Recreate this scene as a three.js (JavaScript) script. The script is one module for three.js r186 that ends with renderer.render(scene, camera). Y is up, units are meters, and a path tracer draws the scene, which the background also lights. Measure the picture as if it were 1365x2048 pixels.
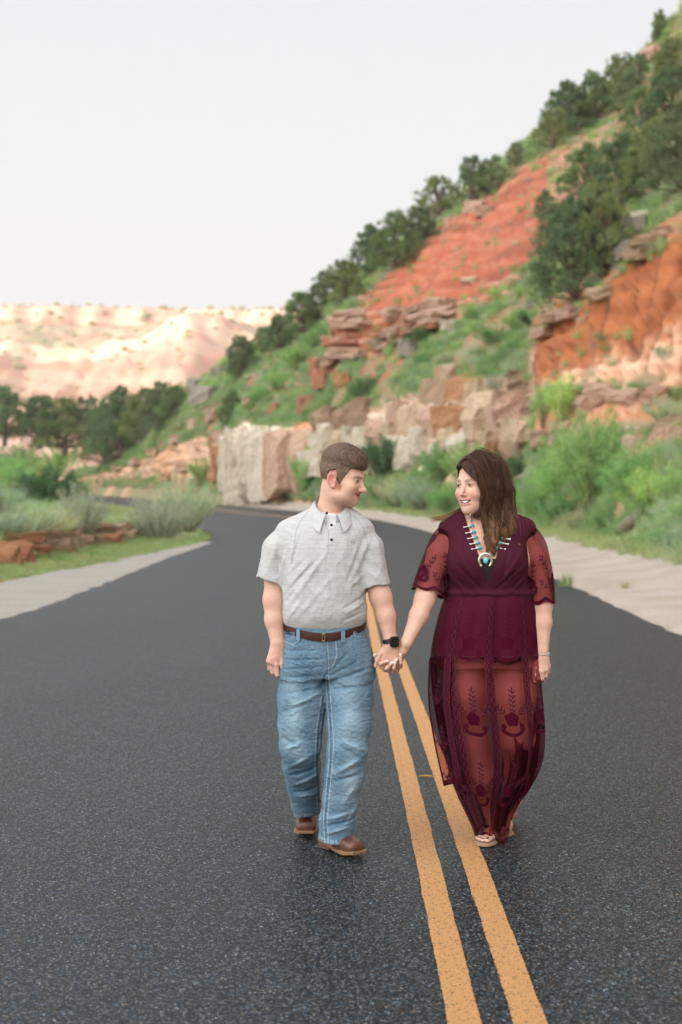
import * as THREE from 'three';
import { mergeGeometries } from 'three/addons/utils/BufferGeometryUtils.js';
import { TextGeometry } from 'three/addons/geometries/TextGeometry.js';
import { FontLoader } from 'three/addons/loaders/FontLoader.js';
import { createNoise2D, createNoise3D } from 'simplex-noise';

// ---------------------------------------------------------------- camera, sky, sun, exposure
const scene = new THREE.Scene();
const EYE = 1.58, FPX = 2844, PITCH = -0.01266;              // eye height in metres; 50 mm lens on a 36 mm tall frame
const camera = new THREE.PerspectiveCamera(2 * Math.atan(1024 / FPX) * 180 / Math.PI, 682 / 1024, 0.1, 6000);
camera.position.set(0, EYE, 0);
camera.rotation.x = PITCH;
camera.filmGauge = 36;
camera.focus = 6.25;
camera.userData.fStop = 2.5;
scene.add(camera);

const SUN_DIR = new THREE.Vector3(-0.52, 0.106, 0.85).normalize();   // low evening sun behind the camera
const SKY = new THREE.DataTexture(new Float32Array(512 * 256 * 4), 512, 256, THREE.RGBAFormat, THREE.FloatType);
{
  const d = SKY.image.data;
  const s = (a, b, x) => { const t = Math.min(1, Math.max(0, (x - a) / (b - a))); return t * t * (3 - 2 * t); };
  for (let r = 0; r < 256; r++) {
    const el = ((r + 0.5) / 256 - 0.5) * Math.PI, y = Math.sin(el);
    for (let c = 0; c < 512; c++) {
      const az = ((c + 0.5) / 512 - 0.5) * 2 * Math.PI, x = Math.cos(az) * Math.cos(el), z = Math.sin(az) * Math.cos(el);
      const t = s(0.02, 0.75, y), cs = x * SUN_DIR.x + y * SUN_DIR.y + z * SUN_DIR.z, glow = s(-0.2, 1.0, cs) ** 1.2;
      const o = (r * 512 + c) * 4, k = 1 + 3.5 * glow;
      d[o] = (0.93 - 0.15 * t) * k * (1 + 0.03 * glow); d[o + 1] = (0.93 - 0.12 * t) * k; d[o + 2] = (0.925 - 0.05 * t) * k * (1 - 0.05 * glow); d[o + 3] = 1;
    }
  }
  SKY.mapping = THREE.EquirectangularReflectionMapping;
  SKY.magFilter = SKY.minFilter = THREE.LinearFilter;
  SKY.needsUpdate = true;
}
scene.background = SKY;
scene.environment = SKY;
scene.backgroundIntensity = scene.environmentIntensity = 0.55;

const sun = new THREE.DirectionalLight(new THREE.Color(1, 0.75, 0.61), 2.7);
sun.name = 'sun';
sun.position.copy(SUN_DIR).multiplyScalar(900);
sun.target.position.set(0, 0, 0);
sun.castShadow = true;
sun.shadow.radius = 1.2;
sun.shadow.mapSize.set(2048, 2048);
Object.assign(sun.shadow.camera, { left: -900, right: 900, top: 400, bottom: -400, near: 1, far: 2600 });
scene.add(sun, sun.target);

scene.fog = new THREE.FogExp2(new THREE.Color(1, 0.93, 0.88), 0.00018);

const renderer = new THREE.WebGLRenderer({ antialias: true });
renderer.toneMapping = THREE.LinearToneMapping;
renderer.toneMappingExposure = 1.8;
renderer.shadowMap.enabled = true;

// ---------------------------------------------------------------- helpers
let seedState = 7;
const reseed = (s) => { seedState = s >>> 0; };
const rnd = () => { seedState = (seedState + 0x6d2b79f5) | 0; let t = Math.imul(seedState ^ (seedState >>> 15), 1 | seedState); t = (t + Math.imul(t ^ (t >>> 7), 61 | t)) ^ t; return ((t ^ (t >>> 14)) >>> 0) / 4294967296; };
const rr = (a, b) => a + (b - a) * rnd();
const gauss = () => (rnd() + rnd() + rnd() + rnd() - 2) * 1.0;
reseed(11);
const n2 = createNoise2D(rnd), n3 = createNoise3D(rnd);
const fbm2 = (x, y, o = 4) => { let s = 0, a = 0.5; for (let i = 0; i < o; i++, a *= 0.5, x = x * 2.03 + 7.1, y = y * 2.03 - 3.7) s += a * n2(x, y); return s; };
const fbm3 = (x, y, z, o = 4) => { let s = 0, a = 0.5; for (let i = 0; i < o; i++, a *= 0.5, x = x * 2.03 + 7.1, y = y * 2.03 - 3.7, z = z * 2.03 + 1.3) s += a * n3(x, y, z); return s; };
const clamp = (x, a = 0, b = 1) => Math.min(b, Math.max(a, x));
const lerp = (a, b, t) => a + (b - a) * t;
const sstep = (a, b, x) => { const t = clamp((x - a) / (b - a)); return t * t * (3 - 2 * t); };
const V = (x, y, z) => new THREE.Vector3(x, y, z);
const curve1 = (pts) => (x) => {                              // smooth curve through (x, value) pairs
  const n = pts.length;
  if (x <= pts[0][0]) return pts[0][1];
  if (x >= pts[n - 1][0]) return pts[n - 1][1];
  let i = 0; while (x > pts[i + 1][0]) i++;
  const [x0, y0] = pts[i], [x1, y1] = pts[i + 1], h = x1 - x0, t = (x - x0) / h;
  const m = (k) => (k <= 0 || k >= n - 1) ? (k <= 0 ? (pts[1][1] - pts[0][1]) / (pts[1][0] - pts[0][0]) : (pts[n - 1][1] - pts[n - 2][1]) / (pts[n - 1][0] - pts[n - 2][0])) : (pts[k + 1][1] - pts[k - 1][1]) / (pts[k + 1][0] - pts[k - 1][0]);
  const t2 = t * t, t3 = t2 * t;
  return (2 * t3 - 3 * t2 + 1) * y0 + (t3 - 2 * t2 + t) * h * m(i) + (-2 * t3 + 3 * t2) * y1 + (t3 - t2) * h * m(i + 1);
};
// a surveyed bearing (in photo pixels) and a distance ahead -> world point
const at = (px, py, D) => {
  const u = (px - 682.5) / FPX, v = (1024 - py) / FPX, c = Math.cos(PITCH), s = Math.sin(PITCH);
  const dy = v * c + s, dz = c - v * s;
  return V(u / dz * D, EYE + dy / dz * D, -D);
};
const used = new Map();
const numbered = (name) => { const n = used.get(name) ?? 0; used.set(name, n + 1); return n ? `${name}_${String(n).padStart(3, '0')}` : name; };
function tag(o, label, category, group) { o.userData.label = label; o.userData.category = category; if (group) o.userData.group = group; return o; }
function kind(o, k) { o.userData.kind = k; return o; }
function mesh(name, geo, mat, parent = scene) {
  const m = new THREE.Mesh(geo, mat); m.castShadow = m.receiveShadow = true;
  m.name = parent === scene ? numbered(name) : name; parent.add(m); return m;
}
function thing(name, label, category, pos, group) {
  const g = new THREE.Group(); g.name = numbered(name); if (pos) g.position.copy(pos); scene.add(g);
  return tag(g, label, category, group);
}
function copyOf(proto, label, group) {
  const c = proto.clone(); c.name = numbered(proto.userData.base); c.userData = { ...proto.userData, label, group }; delete c.userData.base; scene.add(c); return c;
}
function geoFrom(pos, idx, col, uv, nor) {
  const g = new THREE.BufferGeometry();
  g.setAttribute('position', new THREE.Float32BufferAttribute(pos, 3));
  if (idx) g.setIndex(idx);
  if (col) g.setAttribute('color', new THREE.Float32BufferAttribute(col, 3));
  if (uv) g.setAttribute('uv', new THREE.Float32BufferAttribute(uv, 2));
  if (nor) g.setAttribute('normal', new THREE.Float32BufferAttribute(nor, 3)); else g.computeVertexNormals();
  return g;
}
// a grid of nu x nv points, f(i, j) -> {p, c, uv}
function gridGeo(nu, nv, f) {
  const pos = [], col = [], uv = [], idx = []; let hasC = false, hasU = false;
  for (let j = 0; j < nv; j++) for (let i = 0; i < nu; i++) {
    const r = f(i, j); pos.push(r.p.x, r.p.y, r.p.z);
    if (r.c) { hasC = true; col.push(...r.c); }
    if (r.uv) { hasU = true; uv.push(...r.uv); }
  }
  for (let j = 0; j < nv - 1; j++) for (let i = 0; i < nu - 1; i++) { const a = j * nu + i; idx.push(a, a + 1, a + nu, a + 1, a + nu + 1, a + nu); }
  return geoFrom(pos, idx, hasC && col, hasU && uv);
}
const RGB = (r, g, b) => new THREE.Color().setRGB(r, g, b);
const mix3 = (a, b, t) => [lerp(a[0], b[0], t), lerp(a[1], b[1], t), lerp(a[2], b[2], t)];
const mul3 = (a, k) => [a[0] * k, a[1] * k, a[2] * k];
function texture(w, h, f, srgb, nearest) {                    // f(x, y) -> [r, g, b, a?] 0..1
  const d = new Uint8Array(w * h * 4);
  for (let y = 0; y < h; y++) for (let x = 0; x < w; x++) { const c = f(x, y), o = (y * w + x) * 4; d[o] = clamp(c[0]) * 255; d[o + 1] = clamp(c[1]) * 255; d[o + 2] = clamp(c[2]) * 255; d[o + 3] = c.length > 3 ? clamp(c[3]) * 255 : 255; }
  const t = new THREE.DataTexture(d, w, h, THREE.RGBAFormat); t.wrapS = t.wrapT = THREE.RepeatWrapping; t.magFilter = THREE.LinearFilter; t.minFilter = THREE.LinearMipmapLinearFilter; t.generateMipmaps = true;
  if (srgb) t.colorSpace = THREE.SRGBColorSpace; t.needsUpdate = true; return t;
}
// ---------------------------------------------------------------- the road's line, edges and height along the distance ahead
const roadH = curve1([[-60, 0], [0, 0], [40, 0], [62, 0.12], [87, 0.42], [103, 0.6], [138, 0.88], [160, 1.22], [180, 1.5], [240, 3.0], [320, 5]]);
const centreX = curve1([[-60, -0.1], [0, 0.43], [4.24, 0.466], [9.3, 0.47], [14.3, 0.465], [17, 0.477], [27.7, 0.52], [40, 0.42], [55, 0.05], [66, -0.9], [78, -3.0], [88, -6.1], [103, -10.2], [138, -20], [160, -27.5], [180, -36], [240, -66]]);
const rightX = curve1([[-60, 3.4], [0, 3.68], [16, 3.82], [27, 4.02], [45, 3.98], [60, 3.3], [70, 2.3], [80, 0.6], [90, -2.2], [103, -6.0], [120, -10.6], [138, -15.4], [160, -22.5], [180, -30.5], [240, -60]]);
const leftX = curve1([[-60, -5.5], [0, -4.9], [12, -4.6], [17.8, -4.27], [24, -4.2], [31.6, -4.36], [36, -4.46], [46, -4.45], [52, -4.75], [59, -5.75], [66, -7.4], [78, -9.6], [90, -12.2], [103, -15.4], [138, -26], [160, -34], [180, -43], [240, -74]]);

function groundH(x, D) {
  const base = roadH(D);
  const l = leftX(D) - x, r = x - rightX(D);
  let h = base - 0.07;
  if (l > 0) {
    const lr = lerp(3.35, 2.6, clamp((D - 31) / 20)), wall = sstep(lr, lr + 0.5, l) * sstep(24, 29, D) * (1 - sstep(53, 58, D));
    h += 0.5 * wall + sstep(0.3, 6, l) * 0.18 + 0.05 * clamp(l - 3, 0, 200) * sstep(25, 60, D) + fbm2(x * 0.12, D * 0.12, 3) * 0.35 * sstep(1, 9, l);
    const far = sstep(188, 226, D);
    h += far * 7.2 + far * fbm2(x * 0.02, D * 0.02, 3) * 3;
    h -= 70 * sstep(300, 560, D);
  } else if (r > 0) h += -0.35 * sstep(1.5, 6, r) - 70 * sstep(300, 560, D);
  else h -= 70 * sstep(300, 560, D);
  return h;
}
const dirtC = [0.40, 0.23, 0.14], grassC = [0.15, 0.2, 0.055], dryC = [0.34, 0.28, 0.15];

// one sheet of ground to the horizon
{
  const xs = [], ds = [];
  for (let x = -1500; x < -70; x *= 0.86) xs.push(x);
  for (let x = -64; x <= 20; x += 0.5) xs.push(x);
  for (let x = 24; x < 1500; x *= 1.2) xs.push(x);
  for (let d = -1300; d < -40; d *= 0.8) ds.push(d);
  for (let d = -36; d < 12; d += 3) ds.push(d);
  for (let d = 12; d < 70; d += 0.6) ds.push(d);
  for (let d = 70; d < 300; d *= 1.022) ds.push(d);
  for (let d = 305; d < 3000; d *= 1.15) ds.push(d);
  const geo = gridGeo(xs.length, ds.length, (i, j) => {
    const x = xs[i], D = ds[j], h = groundH(x, D), l = leftX(D) - x;
    const n = fbm2(x * 0.35, D * 0.35, 4), m = fbm2(x * 1.7 + 9, D * 1.7, 3);
    let g = clamp(0.62 + n * 1.1 + m * 0.5);
    if (l > 0 && D < 60) g = lerp(g, clamp(0.9 + m), sstep(0.2, 1.2, l) * (1 - sstep(2.2, 3.4, l)) * sstep(36, 41, D));
    let c = mix3(dirtC, mix3(grassC, dryC, clamp(0.3 + m)), g);
    if (D > 180) c = mix3(c, [0.42, 0.31, 0.2], 0.6 * clamp(0.6 + n));
    return { p: V(x, h, -D), c };
  });
  kind(mesh('ground', geo, new THREE.MeshStandardMaterial({ vertexColors: true, roughness: 1 })), 'structure');
}

// ---------------------------------------------------------------- asphalt
const chip = new Float32Array(1024 * 1024);
{
  // packed stone chips: each texel belongs to the nearest stone centre
  const N = 1024, cell = 6, G = Math.floor(N / cell), cx = [], cy = [], tone = [], tint = [];
  reseed(31);
  for (let j = 0; j < G; j++) for (let i = 0; i < G; i++) { cx.push((i + rnd()) * N / G); cy.push((j + rnd()) * N / G); const r = rnd(); tone.push(r < 0.05 ? rr(0.42, 0.68) : r < 0.42 ? rr(0.2, 0.44) : rr(0.0, 0.16)); tint.push(rnd()); }
  const id = new Int32Array(N * N), edge = new Float32Array(N * N);
  for (let y = 0; y < N; y++) for (let x = 0; x < N; x++) {
    const gi = Math.floor(x * G / N), gj = Math.floor(y * G / N); let b = 1e9, b2 = 1e9, k = 0;
    for (let dj = -1; dj <= 1; dj++) for (let di = -1; di <= 1; di++) {
      const ii = (gi + di + G) % G, jj = (gj + dj + G) % G, q = jj * G + ii;
      let dx = Math.abs(cx[q] - x), dy = Math.abs(cy[q] - y); if (dx > N / 2) dx = N - dx; if (dy > N / 2) dy = N - dy;
      const d = dx * dx + dy * dy; if (d < b) { b2 = b; b = d; k = q; } else if (d < b2) b2 = d;
    }
    id[y * N + x] = k; edge[y * N + x] = Math.sqrt(b2) - Math.sqrt(b);
  }
  var asphaltMap = texture(N, N, (x, y) => {
    const k = id[y * N + x], e = clamp(edge[y * N + x] / 3), t = tone[k], s = t * lerp(0.35, 1, e);
    chip[y * N + x] = e * (0.4 + t);
    const w = tint[k];
    return [0.05 + 0.95 * s + (w > 0.85 ? 0.08 : 0), 0.085 + 0.97 * s, 0.1 + 0.97 * s - (w > 0.85 ? 0.07 : 0)];
  }, true);
  var asphaltBump = texture(N, N, (x, y) => { const v = chip[y * N + x]; return [v, v, v]; });
}
const asphaltMat = new THREE.MeshPhysicalMaterial({ map: asphaltMap, bumpMap: asphaltBump, bumpScale: 0.006, roughness: 0.5, specularIntensity: 0.1, clearcoat: 0.4, clearcoatRoughness: 0.45, vertexColors: true });
{
  const ds = [];
  for (let d = -60; d < 60; d += 0.5) ds.push(d);
  for (let d = 60; d < 188; d *= 1.012) ds.push(d);
  const nu = 41;
  const geo = gridGeo(nu, ds.length, (i, j) => {
    const D = ds[j], t = i / (nu - 1), rag = 0.05 * n2(D * 1.3, 5) + 0.03 * n2(D * 5, 9), ragL = 0.1 * n2(D * 0.9, 15) + 0.05 * n2(D * 4, 19);
    const x = lerp(leftX(D) + ragL, rightX(D) + rag, t);
    const k = 1 + 0.10 * fbm2(x * 0.5, D * 0.18, 3) + 0.07 * fbm2(x * 1.9 + 4, D * 0.9, 3);
    return { p: V(x, roadH(D), -D), c: [k, k, k * 1.01], uv: [x / 1.35, -D / 1.35] };
  });
  kind(mesh('road', geo, asphaltMat), 'structure');
}

// ---------------------------------------------------------------- centre lines
{
  const speck = (() => { const s = 256, a = []; reseed(77); for (let i = 0; i < 700; i++) a.push([rnd() * s, rnd() * s, rr(0.5, 1.6) * (n2(i * 0.37, 8) > 0.4 ? 1.7 : 1), rr(0.5, 2.4)]); 
    const d = new Float32Array(s * s); for (const [x, y, r, q] of a) for (let j = -4; j <= 4; j++) for (let i = -4; i <= 4; i++) { const u = i / (r * q), v = j / r; if (u * u + v * v < 1) d[((Math.floor(y) + j + s) % s) * s + (Math.floor(x) + i + s) % s] = 1; }
    return texture(s, s, (x, y) => { const k = d[y * s + x], n = 0.5 + 0.5 * n2(x * 0.12, y * 0.12), m = 0.5 + 0.5 * n2(x * 0.45, y * 0.45 + 40); return k ? [0.32, 0.27, 0.2] : [0.88 - 0.04 * n - 0.06 * m, 0.67 - 0.05 * n - 0.07 * m, 0.42 - 0.04 * n - 0.05 * m]; }, true); })();
  const lineMat = new THREE.MeshStandardMaterial({ map: speck, bumpMap: asphaltBump, bumpScale: 0.002, roughness: 0.55 });
  for (const s of [-1, 1]) {
    const ds = [];
    for (let d = -40; d < 3.6; d += 0.5) ds.push(d);
    for (let d = 3.6; d < 24; d += 0.006 + 0.0009 * (d - 3.6)) ds.push(d);
    for (let d = 24; d < 186; d *= 1.008) ds.push(d);
    const geo = gridGeo(5, ds.length, (i, j) => {
      const D = ds[j], t = i / 4, e = i === 0 ? -1 : i === 4 ? 1 : 0;
      const slope = (centreX(D + 0.5) - centreX(D - 0.5));
      const rag = e * (0.0022 * n2(D * 38, s * 5 + e) + 0.004 * Math.max(0, n2(D * 110, s * 9 + e * 3)) * (0.5 + 0.5 * n2(D * 3, e + 4)) + 0.003 * n2(D * 2.1, e));
      const w = (0.1 + 0.03 * sstep(40, 90, D)) * (D > 30 ? Math.hypot(1, slope) : 1), gap = (0.098 + 0.05 * sstep(40, 90, D)) * Math.hypot(1, slope);
      const x = centreX(D) + s * (gap) + (t - 0.5) * w + rag;
      return { p: V(x, roadH(D) + 0.004, -D), uv: [x / 0.3, -D / 0.3] };
    });
    kind(mesh('road_marking', geo, lineMat), 'structure');
  }
}

// ---------------------------------------------------------------- paved apron and gravel beside the road
const grit = (() => { const s = 512; reseed(5); const a = new Float32Array(s * s).map(() => rnd()); return texture(s, s, (x, y) => { const v = 0.62 + 0.2 * a[y * s + x] + 0.12 * n2(x * 0.05, y * 0.05) + 0.1 * n2(x * 0.2, y * 0.2); return [v, v, v]; }, true); })();
const apronOut = curve1([[-60, 3.3], [0, 2.9], [20, 2.6], [30, 2.3], [45, 2.2], [60, 1.9], [75, 1.5], [95, 1.6], [110, 1.3], [150, 1.2], [180, 1]]);
{
  const ds = []; for (let d = -60; d < 70; d += 0.35) ds.push(d); for (let d = 70; d < 185; d *= 1.01) ds.push(d);
  const nu = 15;
  const geo = gridGeo(nu, ds.length, (i, j) => {
    const D = ds[j], t = i / (nu - 1), w = apronOut(D) + (0.3 * n2(D * 0.25, 3) + 0.16 * n2(D * 0.9, 8)) * t * t;
    const x = rightX(D) + 0.02 + w * t + (i === 0 ? 0.05 * n2(D * 2.2, 77) : 0);
    const kerb = i === 0 ? -0.04 : 0.045 + 0.32 * t * t + 0.05 * t + 0.008 * fbm2(x * 0.5, D * 0.3, 3);
    const joint = Math.abs(((D / 3.1) % 1 + 1) % 1 - 0.5) > 0.494 ? 0.82 : 1;
    const n = fbm2(x * 0.7, D * 0.7, 4), st = clamp(0.5 + 1.2 * n);
    return { p: V(x, roadH(D) + kerb, -D), c: mul3(mix3([0.74, 0.62, 0.48], [0.86, 0.76, 0.63], st), joint), uv: [x, D] };
  });
  kind(mesh('pavement', geo, new THREE.MeshStandardMaterial({ map: grit, vertexColors: true, roughness: 0.95 })), 'structure');
}
{
  const ds = []; for (let d = -60; d < 46; d += 0.3) ds.push(d);
  const outX = curve1([[-60, 5], [10, 4.0], [18, 3.0], [25.4, 1.9], [30, 1.35], [36, 0.75], [42, 0.3], [46, 0.02]]);
  const nu = 9;
  const geo = gridGeo(nu, ds.length, (i, j) => {
    const D = ds[j], t = i / (nu - 1), x = leftX(D) + 0.35 - (0.35 + outX(D) + (i === nu - 1 ? 0.22 * n2(D * 0.8, 2) + 0.12 * n2(D * 3, 6) : 0)) * t;
    const n = fbm2(x * 0.9, D * 0.9, 4), k = 0.5 + 0.5 * n;
    return { p: V(x, roadH(D) - 0.006 + 0.02 * sstep(0.1, 0.3, t) * (1 + n), -D), c: mix3([0.62, 0.56, 0.47], [0.76, 0.71, 0.63], k), uv: [x, D] };
  });
  kind(mesh('gravel_shoulder', geo, new THREE.MeshStandardMaterial({ map: grit, vertexColors: true, roughness: 1 })), 'structure');
}
// ---------------------------------------------------------------- the red bluff: profiles from toe to crest
// every profile: bearing, then toe, cliff base, cliff top, bluff base, bluff ledge, bluff top, crest as [height bearing, distance]
const profiles = [
  [150, [975, 190], [968, 191], [962, 192], [958, 193], [955, 194], [950, 195], [945, 196]],
  [220, [975, 172], [960, 173], [945, 175], [940, 177], [936, 178], [932, 180], [930, 184]],
  [300, [978, 150], [955, 152], [915, 154], [905, 156], [895, 158], [885, 161], [876, 166]],
  [380, [985, 130], [960, 131], [880, 134], [850, 138], [830, 140], [800, 144], [775, 150]],
  [450, [990, 119], [965, 120], [870, 122], [830, 127], [800, 130], [760, 136], [722, 146]],
  [490, [993, 112], [975, 113], [845, 114.5], [815, 118], [785, 123], [735, 132], [700, 143]],
  [540, [996, 105], [975, 106], [850, 108], [800, 113], [760, 119], [720, 128], [680, 141]],
  [600, [1001, 99], [965, 100], [850, 102], [790, 108], [720, 116], [680, 125], [640, 138]],
  [650, [1008, 94], [955, 96], [825, 98], [770, 103], [710, 109], [660, 116], [600, 134]],
  [675, [1011, 91], [950, 93.5], [820, 95.5], [726, 101], [645, 103.5], [636, 105], [578, 130]],
  [720, [1017, 86], [945, 90], [815, 92], [720, 100], [622, 103], [596, 106], [545, 128]],
  [800, [1030, 79], [945, 84], [790, 87], [690, 96], [625, 99], [525, 110], [485, 126]],
  [870, [1045, 72], [940, 78], [770, 82], [660, 90], [615, 93], [455, 112], [425, 126]],
  [960, [1062, 61], [930, 70], [760, 76], [620, 88], [590, 90], [392, 112], [350, 126]],
  [1050, [1085, 52], [920, 64], [790, 70], [560, 86], [540, 87], [322, 112], [285, 125]],
  [1075, [1090, 50], [850, 60], [690, 65], [540, 84], [520, 85], [310, 112], [270, 124]],
  [1110, [1098, 47], [800, 57], [640, 61], [520, 82], [500, 83], [290, 112], [240, 124]],
  [1180, [1118, 41], [795, 54.5], [590, 57.5], [480, 78], [440, 80], [260, 112], [190, 122]],
  [1250, [1140, 35], [795, 53], [535, 56.5], [430, 74], [380, 76], [225, 110], [140, 120]],
  [1310, [1155, 30], [800, 51], [500, 54.5], [390, 70], [340, 72], [150, 108], [80, 118]],
  [1365, [1172, 27], [805, 49.5], [465, 53], [350, 66], [300, 68], [100, 105], [25, 116]],
  [1500, [1215, 22], [820, 46], [380, 50], [250, 62], [200, 64], [-20, 100], [-130, 112]],
].map(([px, ...rows]) => ({ px, pts: rows.map(([py, D]) => at(px, py, D)) }));
for (const [k, D] of [[1, 6], [2, -14], [3, -45], [4, -120]]) {
  const w = [[6.9, 0.25], [17, 4.2], [18.6, 11.5], [25, 15], [26, 17], [44, 33], [54, 40]];
  profiles.push({ px: 1500 + k * 120, pts: w.map(([x, h], i) => V(x + (k > 2 ? 6 * (k - 2) * sstep(0, 3, i) : 0), h, -D - (3 - k) * i * 1.5)) });
}
// smooth in both directions
const NC = 460, SUB = [30, 34, 26, 22, 30, 16];
const hillPts = [], hillNor = [], hillZone = [], hillCol = [];
const NR = SUB.reduce((a, b) => a + b, 0) + 1;
const rowT = []; SUB.forEach((n, k) => { for (let i = 0; i < n; i++) rowT.push([k, i / n]); }); rowT.push([5, 1]);
{
  const n = profiles.length, px = profiles.map((p) => p.px);
  const cr = (k, c) => curve1(profiles.map((p, i) => [i, p.pts[k][c]]));
  const rows = []; for (let k = 0; k < 7; k++) rows.push([cr(k, 'x'), cr(k, 'y'), cr(k, 'z')]);
  const uOf = (i) => { const t = i / (NC - 1); return t * (n - 1); };
  const zoneC = {
    grass: [0.26, 0.215, 0.115], rock: [0.62, 0.43, 0.30], white: [0.82, 0.73, 0.60], clay: [0.38, 0.095, 0.042], ledge: [0.66, 0.36, 0.235], orange: [0.42, 0.14, 0.05], scrub: [0.36, 0.25, 0.15],
  };
  for (let j = 0; j < NR; j++) for (let i = 0; i < NC; i++) {
    const u = uOf(i), [k, f] = rowT[j];
    const pr = px[Math.floor(u)] + (u % 1) * ((px[Math.min(n - 1, Math.floor(u) + 1)]) - px[Math.floor(u)]);
    const p0 = V(rows[k][0](u), rows[k][1](u), rows[k][2](u)), p1 = V(rows[k + 1][0](u), rows[k + 1][1](u), rows[k + 1][2](u));
    hillPts.push(p0.lerp(p1, f)); hillZone.push([k, f, pr, u]);
  }
  // normals of the smooth form, then weathering along them
  const P = (i, j) => hillPts[clamp(j, 0, NR - 1) * NC + clamp(i, 0, NC - 1)];
  for (let j = 0; j < NR; j++) for (let i = 0; i < NC; i++) {
    const a = P(i + 1, j).clone().sub(P(i - 1, j)), b = P(i, j + 1).clone().sub(P(i, j - 1)); const q = b.cross(a).normalize(); if (q.z < 0 && q.y < 0) q.negate(); hillNor.push(q.y < -0.2 ? q.negate() : q);
  }
  const out = hillPts.map((p, q) => {
    const [k, f, pr] = hillZone[q], nn = hillNor[q];
    const along = p.x * 0.8 + p.z * 0.6, n1 = fbm3(p.x * 0.16, p.y * 0.16, p.z * 0.16, 4), nf = fbm3(p.x * 0.9, p.y * 0.9, p.z * 0.9, 3);
    let amp = 0.5 * n1 + 0.12 * nf, c;
    const orange = sstep(1060, 1100, pr);
    const soft = (a) => sstep(a - 0.12 + n1 * 0.35, a + 0.12 + n1 * 0.35, f);
    const strata = 0.5 + 0.5 * Math.sin(p.y * 5.2 + n1 * 3 + n3(p.x * 0.1, p.y * 0.4, p.z * 0.1) * 2.4);
    const fine = 0.5 + 0.5 * Math.sin(p.y * 17 + n1 * 5 + nf * 2);
    if (k === 0) {                                          // foot slope
      c = mix3(zoneC.grass, zoneC.ledge, sstep(0.05, 0.5, n1 + 0.35 * nf) * 0.8);
      c = mix3(c, zoneC.rock, sstep(0.75, 1, f + n1 * 0.5) * 0.7);
      if (orange > 0) c = mix3(c, mix3([0.6, 0.34, 0.21], zoneC.orange, clamp(0.5 + nf)), orange * sstep(0.72, 0.85, f + n1 * 0.25));
      if (pr < 480) c = mix3(c, [0.58, 0.27, 0.16], sstep(0.1, 0.6, f + n1 * 0.3) * 0.8);
    } else if (k === 1) {                                   // cliff
      const joint = Math.abs(n3(along * 0.42, p.y * 0.09, 3)), crack = 1 - sstep(0.0, 0.085, joint), bed = 1 - sstep(0, 0.09, Math.abs(n3(along * 0.05, p.y * 0.5, 11)));
      amp = (0.75 * n1 + 0.3 * Math.round((nf + 0.5) * 4) / 4 + 0.18 * strata) - 0.55 * crack - 0.35 * bed;
      amp *= Math.sin(Math.PI * clamp(f * 0.96 + 0.02)) * 0.6 + 0.4;
      let white = sstep(455, 480, pr) * (1 - sstep(545 + f * 40, 570 + f * 40, pr)) + sstep(635, 660, pr) * (1 - sstep(880, 960, pr)) * (1 - sstep(0.55, 0.8, f + n1 * 0.4)) + 0.7 * sstep(960, 985, pr) * (1 - sstep(1040, 1060, pr));
      white = clamp(white * (0.85 + 0.6 * n1));
      const red = sstep(560, 590, pr) * (1 - sstep(625, 640, pr)) + (1 - sstep(400, 440, pr)) * 0.6;
      c = mix3(mix3(zoneC.rock, [0.46, 0.33, 0.24], sstep(0, 0.4, nf)), zoneC.white, white);
      c = mix3(c, [0.68, 0.33, 0.18], clamp(red * (0.7 + n1)));
      const oc = mix3(mix3(zoneC.orange, [0.3, 0.09, 0.035], strata * 0.7), [0.72, 0.45, 0.3], clamp((1 - sstep(0.22, 0.42, f + 0.3 * n1)) * (0.5 + 1.2 * nf + 0.5 * fine)));
      c = mix3(c, oc, orange);
      if (orange > 0.5) amp = 0.55 * n1 + 0.3 * nf + 0.12 * strata + 0.15 * fbm2(along * 0.5, p.y * 0.15, 3) - 0.35 * crack;
      c = mix3(c, [0.2, 0.13, 0.09], 0.55 * crack * (1 - 0.3 * white));                 // darker brown along the joints, less on white rock
    } else if (k === 2) {                                   // shelf
      c = mix3(zoneC.grass, zoneC.clay, sstep(0.1, 0.5, nf + n1 * 0.6) * 0.75); amp = 0.5 * n1 + 0.25 * nf;
      if (orange > 0.4) c = mix3(c, zoneC.orange, 0.85 * (1 - sstep(0.12, 0.3, f + n1 * 0.3)));
    } else if (k === 3) {                                   // banded ledge
      amp = 0.35 * n1 + 0.55 * (strata - 0.5) + 0.3 * Math.round(nf * 4) / 4;
      c = mix3(mix3(zoneC.clay, [0.72, 0.46, 0.33], strata * 0.7), zoneC.clay, 0.3 + 0.3 * nf);
      if (pr < 660) c = mix3(c, zoneC.grass, 0.75);
      if (pr > 1000) c = mix3(c, zoneC.scrub, 0.6);
    } else if (k === 4) {                                   // red face
      const gully = fbm2(along * 0.22 + n1 * 0.5, p.y * 0.02, 3);
      amp = 0.7 * gully * Math.sin(Math.PI * clamp(f)) + 0.1 * nf + 0.14 * (strata - 0.5) + 0.05 * fine;
      c = mix3(zoneC.clay, [0.47, 0.185, 0.11], clamp(0.5 * strata + 0.4 * fine * (0.5 + nf) + 0.25 * n1));
      c = mix3(c, [0.25, 0.07, 0.038], 0.8 * clamp(sstep(0.1, 0.5, n3(p.x * 0.05, p.y * 0.9, p.z * 0.05))));
      c = mix3(c, zoneC.scrub, sstep(0.86, 1.0, f + 0.25 * nf) * 0.8);
      if (pr < 660) c = mix3(c, zoneC.grass, 0.8);
      if (pr > 1100) c = mix3(c, zoneC.scrub, 0.35 + 0.4 * clamp(0.5 + n1));
    } else {
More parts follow.
